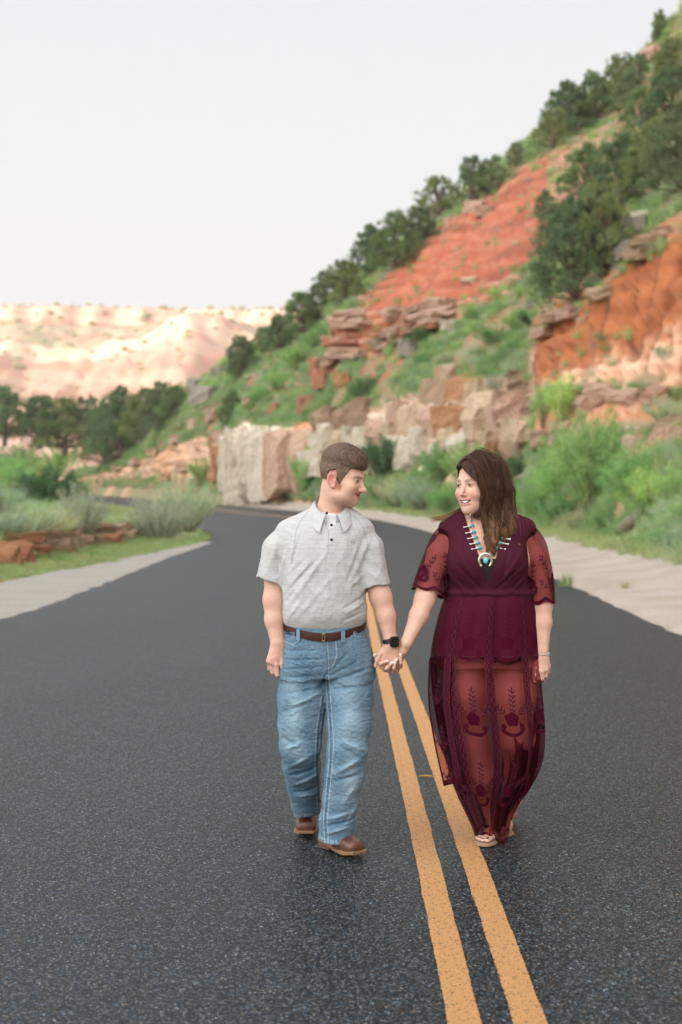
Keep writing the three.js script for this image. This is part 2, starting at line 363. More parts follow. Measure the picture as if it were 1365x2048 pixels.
      c = mix3(zoneC.scrub, zoneC.grass, clamp(0.6 + n1)); if (pr > 1270) c = mix3(c, [0.3, 0.15, 0.095], 0.75); amp = 0.6 * n1 + 0.2 * nf;
    }
    const sp = 1 + 0.18 * nf + 0.12 * n3(p.x * 3, p.y * 3, p.z * 3);
    hillCol.push(mul3(c, sp));
    return p.clone().addScaledVector(nn, amp * (pr > 1500 ? 1.6 : 1));
  });
  out.forEach((p, q) => hillPts[q].copy(p));
  // hidden skirts: the toe runs under the ground, the crest falls away behind
  const toe = hillPts.slice(0, NC).map((p) => p.clone().add(V(-0.6, -1.2, 1.2)));
  const back = [0, 1, 2].map((b) => hillPts.slice((NR - 1) * NC).map((p) => p.clone().add(V(8 + b * 25, -[2, 14, 60][b], -(14 + b * 35)))));
  const all = [toe, ...Array.from({ length: NR }, (_, j) => hillPts.slice(j * NC, j * NC + NC)), ...back];
  var hillMat = new THREE.MeshStandardMaterial({ vertexColors: true, roughness: 0.97 });
  const geo = gridGeo(NC, all.length, (i, j) => {
    const q = clamp(j - 1, 0, NR - 1) * NC + i;
    return { p: all[j][i], c: hillCol[q] };
  });
  var hill = kind(mesh('hillside', geo, hillMat), 'structure');
}
// the point of the hill seen along a surveyed bearing, nearest first
const hillProj = hillPts.map((p) => {
  const c = Math.cos(PITCH), s = Math.sin(PITCH), y = p.y - EYE, D = -p.z, zz = D * c - y * s * -1 * -1, yy = y * c - D * s;
  return D < 3 ? [1e9, 1e9, 1e9] : [682.5 + FPX * p.x / (D * c + y * s), 1024 - FPX * yy / (D * c + y * s), D];
});
function hillAt(px, py) {
  let b = 1e9, k = 0;
  for (let q = 0; q < hillProj.length; q++) { const [x, y, D] = hillProj[q], d = (x - px) ** 2 + (y - py) ** 2 + D * 0.6; if (d < b) { b = d; k = q; } }
  return { p: hillPts[k].clone(), n: hillNor[k], zone: hillZone[k], miss: Math.sqrt(b) };
}
// ---------------------------------------------------------------- the ridge behind the camera that keeps the evening sun off the road
{
  const geo = gridGeo(121, 14, (i, j) => {
    const x = -1000 + i * 14, t = j / 13, n = fbm2(x * 0.01, t * 2, 4), h = 116 * Math.sin(Math.PI * Math.min(1, t * 0.9 + 0.02)) ** 0.8 * (1 + 0.08 * n);
    return { p: V(x + 30 * n, h - 2, 340 + t * 260 + 10 * n), c: mix3([0.5, 0.22, 0.13], [0.2, 0.2, 0.1], clamp(0.5 + n)) };
  });
  const g2 = geo; kind(mesh('ridge_hill', g2, hillMat), 'structure');
}
// ---------------------------------------------------------------- the far canyon wall
{
  const W = 420, H = 130, scrubAt = [];
  reseed(71);
  const geo = gridGeo(W, H, (i, j) => {
    const x = -620 + 1240 * i / (W - 1), t = j / (H - 1);      // t: 0 foot, 1 rim
    const spur = fbm2(x * 0.0065 + 3, 0.3, 4), gully = Math.abs(fbm2(x * 0.022, t * 0.8, 4)), knob = Math.exp(-(((x + 78) / 34) ** 2));
    let y, d;
    if (t < 0.62) { const s = t / 0.62; y = -40 + 113 * Math.pow(s, 0.9); d = 300 * (1 - s); }
    else if (t < 0.68) { const s = (t - 0.62) / 0.06; y = 73 + 8 * s; d = -6 * s; }
    else if (t < 0.88) { const s = (t - 0.68) / 0.2; y = 81 + 20 * s; d = -6 - 70 * s; }
    else if (t < 0.95) { const s = (t - 0.88) / 0.07; y = 101 + 12 * s; d = -76 - 4 * s; }
    else { const s = (t - 0.95) / 0.05; y = 113 + 1.0 * s; d = -80 - 500 * s; }
    const low = 1 - sstep(0.5, 0.75, t);
    y += low * (20 * spur - 12 * gully) * sstep(0.02, 0.3, t) + 5 * fbm2(x * 0.05, t * 9, 4) * (1 - sstep(0.8, 0.9, t)) + knob * 14 * sstep(0.35, 0.6, t) * (1 - sstep(0.7, 0.9, t));
    const z = -(760 - d - 55 * spur * (1 - 0.3 * t) + 16 * gully - 40 * knob * (1 - sstep(0.6, 0.95, t)) + (t > 0.88 && t < 0.96 ? 4 * n2(x * 0.03, 3) + 3 * n2(x * 0.11, 9) : 0));
    const n = fbm2(x * 0.014, t * 16, 4), m = fbm2(x * 0.06, t * 40, 3), band = 0.5 + 0.5 * Math.sin(y * 0.35 + 3 * n);
    let c = mix3([0.5, 0.26, 0.185], [0.54, 0.36, 0.265], band);
    if (t > 0.62 && t < 0.68) c = mix3(c, [0.64, 0.52, 0.4], 0.6);
    if (t >= 0.68 && t < 0.88) c = mix3(c, [0.36, 0.31, 0.2], clamp(0.65 + n - 0.9 * knob));
    if (t >= 0.88 && t < 0.95) c = mix3([0.58, 0.46, 0.36], c, clamp(0.5 + 1.2 * fbm2(x * 0.04, t * 30, 3)));
    if (t >= 0.95) c = [0.25, 0.24, 0.15];
    c = mix3(c, [0.4, 0.34, 0.22], clamp(sstep(0.08, 0.4, m + 0.5 * n) * 0.45));
    if (rnd() < (t > 0.945 && t < 0.97 ? 0.5 : 0.05) && t < 0.97) scrubAt.push([x + rr(-2, 2), y, z, rr(0.7, 2.0)]);
    return { p: V(x, y, z), c };
  });
  kind(mesh('mesa', geo, new THREE.MeshStandardMaterial({ vertexColors: true, roughness: 1 })), 'structure');
  const bush = new THREE.IcosahedronGeometry(1, 1); { const P = bush.attributes.position; for (let i = 0; i < P.count; i++) { const k = 1 + 0.3 * n3(P.getX(i) * 3, P.getY(i) * 3, P.getZ(i) * 3); P.setXYZ(i, P.getX(i) * k, P.getY(i) * k * 0.8, P.getZ(i) * k); } bush.computeVertexNormals(); }
  const im = new THREE.InstancedMesh(bush, new THREE.MeshStandardMaterial({ color: RGB(0.24, 0.24, 0.14), roughness: 1 }), scrubAt.length); im.name = 'scrub'; im.userData = { kind: 'stuff', label: 'dark scrub dotted over the far canyon wall' }; im.castShadow = im.receiveShadow = true;
  const M = new THREE.Matrix4(); scrubAt.forEach(([x, y, z, s], i) => im.setMatrixAt(i, M.makeScale(s, s, s).setPosition(x, y + s * 0.3, z))); scene.add(im);
}
// ---------------------------------------------------------------- rocks: blocks of the cliff band, ledges and boulders, each its own piece of the hillside
const rockGeos = [];
{
  for (let k = 0; k < 8; k++) {
    reseed(500 + k);
    const g = new THREE.BoxGeometry(1, 1, 1, 3, 3, 3), P = g.attributes.position, o = V(rr(0, 50), rr(0, 50), rr(0, 50)), cuts = Array.from({ length: 5 }, () => { const d = V(rr(-1, 1), rr(-1, 1), rr(-1, 1)).normalize(); return [d, rr(0.5, 0.66)]; });
    for (let i = 0; i < P.count; i++) {
      const p = V(P.getX(i), P.getY(i), P.getZ(i)); const w = 0.09; p.x += w * n3(p.x * 1.7 + o.x, p.y * 1.7, p.z * 1.7); p.y += w * n3(p.x * 1.7, p.y * 1.7 + o.y, p.z * 1.7); p.z += w * n3(p.x * 1.7, p.y * 1.7, p.z * 1.7 + o.z);
      for (const [d, m] of cuts) { const q = p.dot(d); if (q > m) p.addScaledVector(d, m - q); }
      P.setXYZ(i, p.x, p.y, p.z);
    }
    const f = g.toNonIndexed(); f.computeVertexNormals(); f.deleteAttribute('uv');
    rockGeos.push(f);
  }
}
const rockTex = (() => { const s = 256; return texture(s, s, (x, y) => { const v = 0.82 + 0.22 * fbm2(x * 0.03, y * 0.03, 4) + 0.1 * n2(x * 0.3, y * 0.3); return [v, v * 0.99, v * 0.97]; }, true); })();
for (const g of rockGeos) { const P = g.attributes.position, uv = []; for (let i = 0; i < P.count; i++) uv.push(P.getX(i) + P.getZ(i) * 0.7, P.getY(i) + P.getZ(i) * 0.4); g.setAttribute('uv', new THREE.Float32BufferAttribute(uv, 2)); }
const rockMats = Object.fromEntries(Object.entries({ white: [0.82, 0.71, 0.58], cream: [0.76, 0.56, 0.39], pink: [0.7, 0.46, 0.34], tan: [0.58, 0.4, 0.26], brown: [0.42, 0.28, 0.18], orange: [0.6, 0.3, 0.15], red: [0.55, 0.23, 0.13], grey: [0.42, 0.37, 0.31] }).map(([k, c]) => [k, new THREE.MeshStandardMaterial({ color: RGB(...c), map: rockTex, bumpMap: rockTex, bumpScale: 0.05, roughness: 0.95 })]));
function hillRock(q, size, mat, turn = 0, sink = 0.3) {
  const p = hillPts[q], n = hillNor[q], r = mesh('rock', rockGeos[Math.floor(rnd() * 8)], rockMats[mat], hill);
  r.position.copy(p).addScaledVector(V(n.x, 0, n.z).normalize(), size[2] * (0.5 - sink)); r.scale.set(...size); r.rotation.set(rr(-0.08, 0.08), Math.atan2(n.x, n.z) + rr(-0.25, 0.25) + turn, rr(-0.1, 0.1)); return r;
}
{
  reseed(4242);
  const rowOf = (k, f) => { let b = 0, e = 9; rowT.forEach(([kk, ff], j) => { const d = Math.abs(kk + ff - k - f); if (d < e) { e = d; b = j; } }); return b; };
  let acc = 0; const lim = () => rnd();
  for (let i = 1; i < NC; i++) {
    const q0 = rowOf(1, 0.02) * NC + i, q1 = rowOf(1, 0.98) * NC + i, pr = hillZone[q0][2]; if (pr < 425 || pr > 1062) continue;
    acc += hillPts[q0].distanceTo(hillPts[q0 - 1]); const step = pr < 560 ? 1.5 : 1.9; if (acc < step) continue; acc = 0;
    const h = hillPts[q1].y - hillPts[q0].y;
    const slab = (pr > 470 && pr < 560) || (pr > 575 && pr < 640);
    if (slab) { const q = rowOf(1, 0.4) * NC + i, s = hillRock(q, [rr(1.9, 2.6), h * rr(1.1, 1.25), rr(1.8, 2.6)], pr > 575 ? (rnd() < 0.6 ? 'orange' : 'pink') : rnd() < 0.8 ? 'white' : 'cream', 0, 0.36); s.position.y -= 0.12 * h; s.rotation.z *= 0.3; continue; }
    const tiers = h > 5 ? 4 : 3; let f = rr(-0.05, 0.05);
    for (let t = 0; t < tiers; t++) {
      const hh = rr(0.7, 1.35) / tiers, fm = clamp(f + hh / 2); f += hh; if (fm > 0.98 || rnd() < 0.06) continue;
      const q = rowOf(1, fm) * NC + clamp(i + Math.floor(rr(-1, 2)), 0, NC - 1), up = fm > 0.68, sq = pr > 905 && pr < 945 && fm > 0.35;
      const mat = pr < 470 ? (lim() < 0.4 ? 'pink' : lim() < 0.5 ? 'orange' : 'cream') : sq ? 'orange' : up ? (lim() < 0.3 ? 'brown' : lim() < 0.5 ? 'tan' : 'cream') : pr > 960 ? (lim() < 0.5 ? 'cream' : 'pink') : lim() < 0.5 ? 'white' : lim() < 0.5 ? 'cream' : lim() < 0.6 ? 'pink' : 'orange';
      const r = hillRock(q, [step * rr(0.95, 1.5), h * hh * 1.06, rr(1.3, 1.9)], mat, 0, rr(0.62, 0.82)); r.rotation.z *= 0.4; r.rotation.x *= 0.4;
    }
  }
  // flat beds of the red ledge
  for (let k = 0; k < 46; k++) { const pr = rr(668, 900), f = rr(0.02, 0.98); let best = 0, e = 1e9; const j = rowOf(3, f); for (let i = 0; i < NC; i++) { const d = Math.abs(hillZone[j * NC + i][2] - pr); if (d < e) { e = d; best = i; } } hillRock(j * NC + best, [rr(1.6, 3.6), rr(0.35, 0.75), rr(0.9, 1.5)], f > 0.7 ? 'pink' : rnd() < 0.5 ? 'red' : 'pink', 0, 0.28); }
  // slabs on top of the orange cliff and boulders on the slopes
  for (const [px, py, w, h, mat] of [[1262, 500, 1.3, 0.6, 'grey'], [1238, 520, 1.0, 0.5, 'grey'], [1290, 505, 1.1, 0.5, 'tan'], [1330, 470, 1.0, 0.5, 'pink'], [1310, 490, 1.4, 0.4, 'tan'], [1120, 640, 1.4, 0.5, 'tan'], [1100, 665, 1.2, 0.45, 'pink'], [1150, 625, 1.2, 0.5, 'pink'], [1085, 610, 1.2, 0.35, 'grey'], [1200, 590, 1.1, 0.5, 'tan'], [1275, 455, 1.5, 0.9, 'grey'], [1300, 440, 1.2, 0.8, 'white'], [1255, 480, 1.0, 0.5, 'cream'],
    [1290, 900, 1.1, 0.8, 'cream'], [1330, 880, 1.6, 1.0, 'tan'], [1355, 900, 1.4, 1.3, 'pink'], [1310, 930, 1.5, 0.7, 'tan'], [1345, 860, 1.2, 0.7, 'tan'], [1270, 870, 0.7, 0.5, 'white'], [1120, 870, 1.1, 0.9, 'cream'], [1090, 880, 1.0, 0.7, 'pink'], [1065, 860, 1.2, 0.9, 'cream'], [1210, 790, 1.4, 0.8, 'pink'], [1180, 810, 1.3, 0.8, 'pink'], [1260, 800, 1.2, 0.7, 'pink'], [1320, 790, 1.2, 0.6, 'pink'], [1150, 800, 1.0, 0.8, 'orange'],
    [880, 435, 2.0, 2.0, 'grey'], [955, 415, 1.5, 1.0, 'pink'], [975, 425, 1.4, 0.8, 'tan'], [1270, 190, 1.6, 0.9, 'pink'], [1310, 110, 1.8, 1.2, 'pink'], [1100, 290, 1.2, 0.6, 'tan'], [690, 640, 1.1, 0.8, 'grey'], [735, 600, 1.0, 0.6, 'pink'],
    [905, 650, 1.3, 0.7, 'white'], [825, 700, 1.6, 1.2, 'grey'], [945, 560, 1.2, 0.5, 'cream'], [640, 735, 1.4, 1.3, 'red'], [655, 760, 1.5, 1.4, 'red'], [690, 760, 1.3, 1.0, 'orange'], [620, 810, 1.6, 1.3, 'red'], [560, 820, 1.4, 1.0, 'red'], [515, 765, 1.8, 1.4, 'tan'], [500, 800, 1.2, 0.8, 'pink'], [560, 760, 1.4, 0.8, 'red'], [420, 790, 2.6, 1.6, 'grey'], [400, 770, 2.0, 1.3, 'grey'], [440, 745, 1.8, 1.2, 'grey'], [430, 830, 1.6, 1.2, 'pink'], [395, 850, 1.6, 1.0, 'cream'], [355, 880, 1.8, 0.9, 'pink'], [320, 905, 2.0, 0.8, 'tan'], [280, 925, 2.2, 0.7, 'pink'], [245, 938, 2.0, 0.6, 'tan'], [370, 940, 1.6, 0.8, 'pink'], [340, 955, 1.4, 0.7, 'orange'], [440, 900, 1.3, 0.9, 'orange'], [455, 930, 1.2, 0.8, 'orange'],
    [1240, 1150, 0.5, 0.25, 'pink'], [1290, 1160, 0.6, 0.25, 'tan'], [1330, 1165, 0.5, 0.25, 'pink'], [1190, 1125, 0.4, 0.2, 'pink'], [1000, 900, 1.0, 0.7, 'orange'], [1030, 890, 1.1, 0.9, 'cream'], [985, 880, 1.0, 0.8, 'white'], [850, 1035, 0.7, 0.3, 'pink'], [820, 1030, 0.6, 0.3, 'orange']]) {
    let b = 1e9, k = 0; for (let q = 0; q < hillProj.length; q++) { const [x, y, D] = hillProj[q], d = (x - px) ** 2 + (y - py) ** 2 + D * 0.6; if (d < b) { b = d; k = q; } }
    hillRock(k, [w, h, w * rr(0.6, 0.95)], mat, rr(-0.6, 0.6), 0.35);
  }
}
// ---------------------------------------------------------------- plants: prototypes, then one clone for every plant
function limb(pts, rad, sides = 6, caps = true) {             // tapered tube through points
  const pos = [], idx = [], n = pts.length, t = V(), s = V(), b = V(); let up = Math.abs(pts[1].y - pts[0].y) > 0.9 * pts[1].distanceTo(pts[0]) ? V(1, 0, 0) : V(0, 1, 0);
  for (let i = 0; i < n; i++) {
    t.copy(pts[Math.min(n - 1, i + 1)]).sub(pts[Math.max(0, i - 1)]).normalize(); s.crossVectors(t, up).normalize(); b.crossVectors(s, t).normalize(); up = b.clone();
    for (let k = 0; k < sides; k++) { const a = k / sides * 2 * Math.PI, r = rad[i]; pos.push(pts[i].x + r * (Math.cos(a) * s.x + Math.sin(a) * b.x), pts[i].y + r * (Math.cos(a) * s.y + Math.sin(a) * b.y), pts[i].z + r * (Math.cos(a) * s.z + Math.sin(a) * b.z)); }
  }
  for (let i = 0; i < n - 1; i++) for (let k = 0; k < sides; k++) { const a = i * sides + k, c = i * sides + (k + 1) % sides; idx.push(a, c, a + sides, c, c + sides, a + sides); }
  if (caps) for (const [i, f] of [[0, 1], [n - 1, 0]]) { const c = pos.length / 3; pos.push(pts[i].x, pts[i].y, pts[i].z); for (let k = 0; k < sides; k++) { const a = i * sides + k, d = i * sides + (k + 1) % sides; f ? idx.push(c, d, a) : idx.push(c, a, d); } }
  return geoFrom(pos, idx);
}
function leafSet() {
  const pos = [], col = [];
  const d = V(), s = V(), q = V();
  return {
    leaf(p, dir, len, wid, c) {                              // one bent leaf of two faces
      d.copy(dir).normalize(); s.set(rnd() - 0.5, rnd() - 0.5, rnd() - 0.5).cross(d).normalize(); q.crossVectors(d, s);
      const mx = p.x + d.x * len * 0.45, my = p.y + d.y * len * 0.45, mz = p.z + d.z * len * 0.45, k = wid * 0.25;
      const ex = p.x + d.x * len, ey = p.y + d.y * len, ez = p.z + d.z * len, w = wid * 0.5;
      pos.push(p.x, p.y, p.z, mx + s.x * w + q.x * k, my + s.y * w + q.y * k, mz + s.z * w + q.z * k, ex, ey, ez, p.x, p.y, p.z, ex, ey, ez, mx - s.x * w + q.x * k, my - s.y * w + q.y * k, mz - s.z * w + q.z * k);
      for (let i = 0; i < 6; i++) col.push(c[0], c[1], c[2]);
    },
    geo() { return geoFrom(pos, null, col); },
  };
}
const leafMat = new THREE.MeshPhysicalMaterial({ vertexColors: true, roughness: 0.9, transmission: 0.4, thickness: 0, side: THREE.DoubleSide });
const barkMat = new THREE.MeshStandardMaterial({ color: RGB(0.16, 0.115, 0.085), roughness: 1 });
const stemMat = new THREE.MeshStandardMaterial({ color: RGB(0.24, 0.2, 0.12), roughness: 1 });
const rdir = () => { const z = rr(-1, 1), a = rr(0, 6.283), r = Math.sqrt(1 - z * z); return V(r * Math.cos(a), z, r * Math.sin(a)); };

function protoGroup(base, category, parts) {
  const g = new THREE.Group(); g.userData = { category, base };
  for (const [n, geo, mat] of parts) { const m = new THREE.Mesh(geo, mat); m.name = n; m.castShadow = m.receiveShadow = true; g.add(m); }
  return g;
}
// juniper: several leaning stems, dense upswept sprays; built 1 m tall
function juniper(seed, open, slim = 1) {
  reseed(seed);
  const L = leafSet(), wood = [];
  const nb = 30, top = 0.9;
  wood.push(limb([V(0, -0.12, 0), V(rr(-0.03, 0.03), 0.25, rr(-0.03, 0.03)), V(rr(-0.06, 0.06), 0.55, rr(-0.06, 0.06)), V(rr(-0.08, 0.08), top, rr(-0.08, 0.08))], [0.05, 0.04, 0.028, 0.008]));
  const cA = [0.08, 0.13, 0.05], cB = [0.2, 0.265, 0.105], cC = [0.3, 0.31, 0.145];
  for (let b = 0; b < nb; b++) {
    const a = b * 2.4 + rr(-0.4, 0.4), hh = (b + 0.5) / nb, reach = slim * (0.44 - 0.34 * hh * hh) * rr(0.6, 1.15), yy = 0.1 + 0.8 * hh + rr(-0.07, 0.07), h0 = yy * rr(0.3, 0.6);
    const tip = V(Math.cos(a) * reach, yy, Math.sin(a) * reach);
    wood.push(limb([V(0, h0, 0), tip.clone().multiplyScalar(0.5).setY(lerp(h0, yy, 0.6)), tip], [0.018, 0.011, 0.003], 4, false));
    const R = rr(0.12, 0.2) * (1 - 0.3 * hh) * (open ? 0.9 : 1), sub = open ? 9 : 12;
    for (let s = 0; s < sub; s++) {
      const d = rdir(); d.y = d.y * 0.8 + 0.2; const c = tip.clone().addScaledVector(d, R * rr(0.3, 1.05)), r2 = R * rr(0.28, 0.5), tone = rnd();
      const lv = open ? 15 : 20; c.y = Math.max(c.y, 0.03);
      for (let k = 0; k < lv; k++) {
        const e = rdir(), p = c.clone().addScaledVector(e, r2 * Math.sqrt(rnd()));
        const t = rnd(), col = mix3(mix3(cA, cB, clamp(0.25 + 0.6 * tone + rr(-0.2, 0.2))), cC, t > 0.9 ? 0.6 : 0);
        L.leaf(p, e.multiplyScalar(0.7).add(d).add(V(0, 0.7, 0)), rr(0.035, 0.066), rr(0.016, 0.028), col);
      }
    }
  }
  return protoGroup('juniper_tree', 'tree', [['trunk', mergeGeometries(wood), barkMat], ['crown', L.geo(), leafMat]]);
}
// fine-leaved shrub: many arching stems with small leaves; 1 m tall
function shrub(seed, { cols, stems = 46, leaves = 60, spread = 0.55, arch = 0.25, len = 0.05, wid = 0.018, droop = 0, base = 'shrub', fill = 0.15 }) {
  reseed(seed);
  const L = leafSet(), wood = [];
  for (let s = 0; s < stems; s++) {
    const a = rr(0, 6.283), lean = Math.sqrt(rnd()) * spread, h = rr(0.55, 1.0) * (1 - 0.35 * (lean / spread) ** 2);
    const tip = V(Math.cos(a) * lean, h, Math.sin(a) * lean), mid = tip.clone().multiplyScalar(0.55); mid.y = h * (0.5 + arch);
    const foot = V(tip.x * 0.12, -0.08, tip.z * 0.12);
    const P = (t) => { const u = 1 - t; return V(u * u * foot.x + 2 * u * t * mid.x + t * t * tip.x, u * u * foot.y + 2 * u * t * mid.y + t * t * tip.y - droop * t * t * t, u * u * foot.z + 2 * u * t * mid.z + t * t * tip.z); };
    if (s % 2 === 0) wood.push(limb([P(0), P(0.35), P(0.7), P(1)], [0.011, 0.008, 0.005, 0.002], 4, false));
    const tone = rnd();
    for (let k = 0; k < leaves; k++) {
      const t = fill + (1 - fill) * Math.pow(rnd(), 0.7), p = P(t), d = P(Math.min(1, t + 0.05)).sub(P(t - 0.05)).normalize(), j = rdir();
      p.addScaledVector(j, 0.055 * rnd());
      L.leaf(p, d.multiplyScalar(0.8).add(j), len * rr(0.6, 1.25), wid * rr(0.7, 1.3), mix3(cols[0], cols[1], clamp(0.5 * tone + 0.6 * rnd() - 0.1)));
    }
  }
  return protoGroup(base, 'shrub', [['stem', mergeGeometries(wood), stemMat], ['foliage', L.geo(), leafMat]]);
}
function grassTuft(seed, n, cols, spread = 0.35, lean = 0.4, w = 0.014) {   // blades about 1 m tall
  reseed(seed);
  const pos = [], col = [];
  for (let i = 0; i < n; i++) {
    const a = rr(0, 6.283), r = Math.sqrt(rnd()) * spread, b = a + rr(-1, 1), h = rr(0.5, 1), ln = lean * rr(0.3, 1.2), x = Math.cos(a) * r, z = Math.sin(a) * r, sx = -Math.sin(b) * w, sz = Math.cos(b) * w;
    const mx = x + Math.cos(b) * ln * 0.35, mz = z + Math.sin(b) * ln * 0.35, ex = x + Math.cos(b) * ln, ez = z + Math.sin(b) * ln, c = mix3(cols[0], cols[1], rnd());
    pos.push(x - sx, -0.05, z - sz, x + sx, -0.05, z + sz, mx + sx * 0.7, h * 0.6, mz + sz * 0.7, x - sx, -0.05, z - sz, mx + sx * 0.7, h * 0.6, mz + sz * 0.7, mx - sx * 0.7, h * 0.6, mz - sz * 0.7, mx - sx * 0.7, h * 0.6, mz - sz * 0.7, mx + sx * 0.7, h * 0.6, mz + sz * 0.7, ex, h, ez);
    for (let k = 0; k < 9; k++) col.push(...c);
  }
  return geoFrom(pos, null, col);
}
const junipers = [juniper(101), juniper(102), juniper(103), juniper(104, true), juniper(105, true), juniper(106, false, 0.6)];
const green = [[0.14, 0.29, 0.085], [0.35, 0.54, 0.2]], bright = [[0.24, 0.44, 0.12], [0.48, 0.68, 0.25]], sageC = [[0.33, 0.4, 0.26], [0.54, 0.6, 0.42]], dark = [[0.055, 0.13, 0.045], [0.14, 0.25, 0.09]];
const greens = [1, 2, 3].map((k) => shrub(200 + k, { cols: green, stems: 60, leaves: 70, spread: 0.7, len: 0.06, wid: 0.022 }));
const brights = [1, 2].map((k) => shrub(220 + k, { cols: bright, stems: 50, leaves: 60, spread: 0.6, len: 0.07, wid: 0.016, arch: 0.35 }));
const sages = [1, 2, 3].map((k) => shrub(240 + k, { cols: sageC, stems: 120, leaves: 46, spread: 0.75, len: 0.06, wid: 0.014, arch: 0.1, base: 'sagebrush' }));
const darks = [1, 2].map((k) => shrub(260 + k, { cols: dark, stems: 70, leaves: 80, spread: 0.75, len: 0.075, wid: 0.026 }));
const mesquite = shrub(281, { cols: bright.map((c) => mul3(c, 0.9)), stems: 75, leaves: 130, spread: 0.62, len: 0.042, wid: 0.012, arch: 0.32, droop: 0.08, base: 'mesquite_tree', fill: 0.12 });

const leafMats = [leafMat, ...[[1.3, 1.2, 0.95], [0.85, 1.0, 0.95], [1.12, 1.22, 1.05]].map((c) => { const q = leafMat.clone(); q.color.setRGB(...c); return q; })];
let leafTurn = 0;
const plantAt = (proto, pos, h, label, group, wide = 1) => {
  if (proto.userData.base === 'juniper_tree') wide *= 0.8;
  const c = copyOf(proto, label, group); c.children[1].material = leafMats[(leafTurn = (leafTurn * 5 + 3) % 8) % 4]; c.position.copy(pos); c.rotation.y = rr(0, 6.283); c.scale.set(h * wide * rr(0.92, 1.08), h, h * wide * rr(0.92, 1.08)); return c;
};
const onHill = (px, py) => hillAt(px, py).p;
const onGround = (px, py) => {                                // where a surveyed bearing meets the ground
  for (let D = 8; D < 320; D += 0.25) { const p = at(px, py, D); if (p.y <= groundH(p.x, D)) { p.y = groundH(p.x, D); return p; } }
  const p = at(px, py, 200); return p;
};
reseed(900);
const pickOf = (a) => a[Math.floor(rnd() * a.length)];
const pxPerM = (p) => FPX / -p.z;
// [bearing, foot bearing, height in photo pixels, which, width factor, label]
const crest = 'junipers along the skyline of the red bluff';
for (const [px, py, hp, kd, w, label] of [
  [1317, 82, 62, 5, 1.0, 'lone small juniper standing against the sky at the very top of the hill'],
  [1280, 165, 60, 3, 1.0, 'juniper just below the lone tree near the hilltop'],
  [1240, 200, 92, 3, 1.2, 'tall juniper on the skyline below the hilltop clump'],
  [1262, 225, 80, 0, 1.3, 'dark juniper in the middle of the upper skyline clump'],
  [1190, 245, 96, 1, 1.2, 'round juniper in the upper skyline clump'],
  [1135, 275, 110, 2, 1.3, 'broad juniper where the upper skyline clump ends'],
  [1108, 298, 84, 3, 1.2, 'open juniper at the low end of the upper skyline clump'],
  [1030, 335, 52, 4, 1.0, 'small sparse juniper alone on the bare part of the skyline'],
  [985, 385, 78, 4, 1.1, 'open juniper right of the pair above the red face'],
  [945, 408, 98, 3, 1.1, 'taller juniper of the pair above the red face'],
  [878, 440, 92, 4, 1.2, 'gappy juniper of the pair above the red face'],
  [838, 490, 76, 0, 1.3, 'juniper beside the gappy pair at the top of the red face'],
  [790, 535, 108, 1, 1.2, 'broad dark juniper on the skyline above the red ledge nose'],
  [745, 552, 100, 2, 1.1, 'dark juniper left of the broad skyline juniper'],
  [692, 610, 92, 0, 1.2, 'juniper half way down the sloping skyline'],
  [650, 628, 82, 1, 1.2, 'juniper next down the slope from the half way juniper'],
  [605, 672, 88, 2, 1.3, 'large rounded juniper on the lower skyline'],
  [560, 704, 76, 0, 1.2, 'juniper beside the large rounded juniper on the lower skyline'],
  [525, 705, 56, 3, 1.0, 'thin juniper in front of the far canyon wall'],
  [485, 762, 86, 1, 1.1, 'dark juniper on the rocky spur above the white rock'],
  [463, 860, 78, 2, 0.9, 'small dark juniper growing from the rock face left of the white rock'],
]) plantAt(junipers[kd], onHill(px, py), hp / pxPerM(onHill(px, py)), label, crest, w);
const mid = 'junipers on the upper right slope';
for (const [px, py, hp, kd, w, label] of [
  [1150, 612, 215, 0, 0.95, 'largest juniper, leaning out over the orange cliff'],
  [1205, 560, 180, 1, 0.9, 'juniper crowding the right side of the largest one above the orange cliff'],
  [1110, 520, 120, 3, 1.0, 'juniper behind the top of the largest one, against the red face'],
  [1170, 400, 105, 1, 1.3, 'wide juniper under the red patch of the upper slope'],
  [1240, 420, 150, 0, 1.1, 'tall dark juniper in the thick of the upper right slope'],
  [1310, 400, 165, 2, 1.1, 'dark juniper above the grey ledge by the picture edge'],
  [1365, 390, 175, 1, 1.1, 'juniper cut by the picture edge above the grey ledge'],
  [1290, 300, 130, 3, 1.1, 'juniper half way up the right slope under the skyline clump'],
  [1350, 270, 140, 0, 1.1, 'dark juniper high on the slope by the picture edge'],
  [1340, 170, 90, 1, 1.2, 'juniper under the bare hilltop by the picture edge'],
  [1090, 440, 60, 4, 1.1, 'small open juniper in the middle of the red face edge'],
]) plantAt(junipers[kd], onHill(px, py), hp / pxPerM(onHill(px, py)), label, mid, w);
const leftTrees = 'trees beyond the bend on the left';
for (const [px, y0, hp, kd, w, label] of [
  [10, 880, 102, 1, 1.3, 'leftmost juniper beyond the bend, cut by the picture edge'],
  [80, 886, 98, 0, 1.4, 'juniper second from the left beyond the bend'],
  [130, 905, 108, 2, 1.5, 'broad juniper third from the left beyond the bend'],
  [176, 884, 98, 3, 1.1, 'small open juniper with far cliffs showing through its top'],
]) { const p = onGround(px, y0); plantAt(junipers[kd], p, hp / pxPerM(p), label, leftTrees, w); }
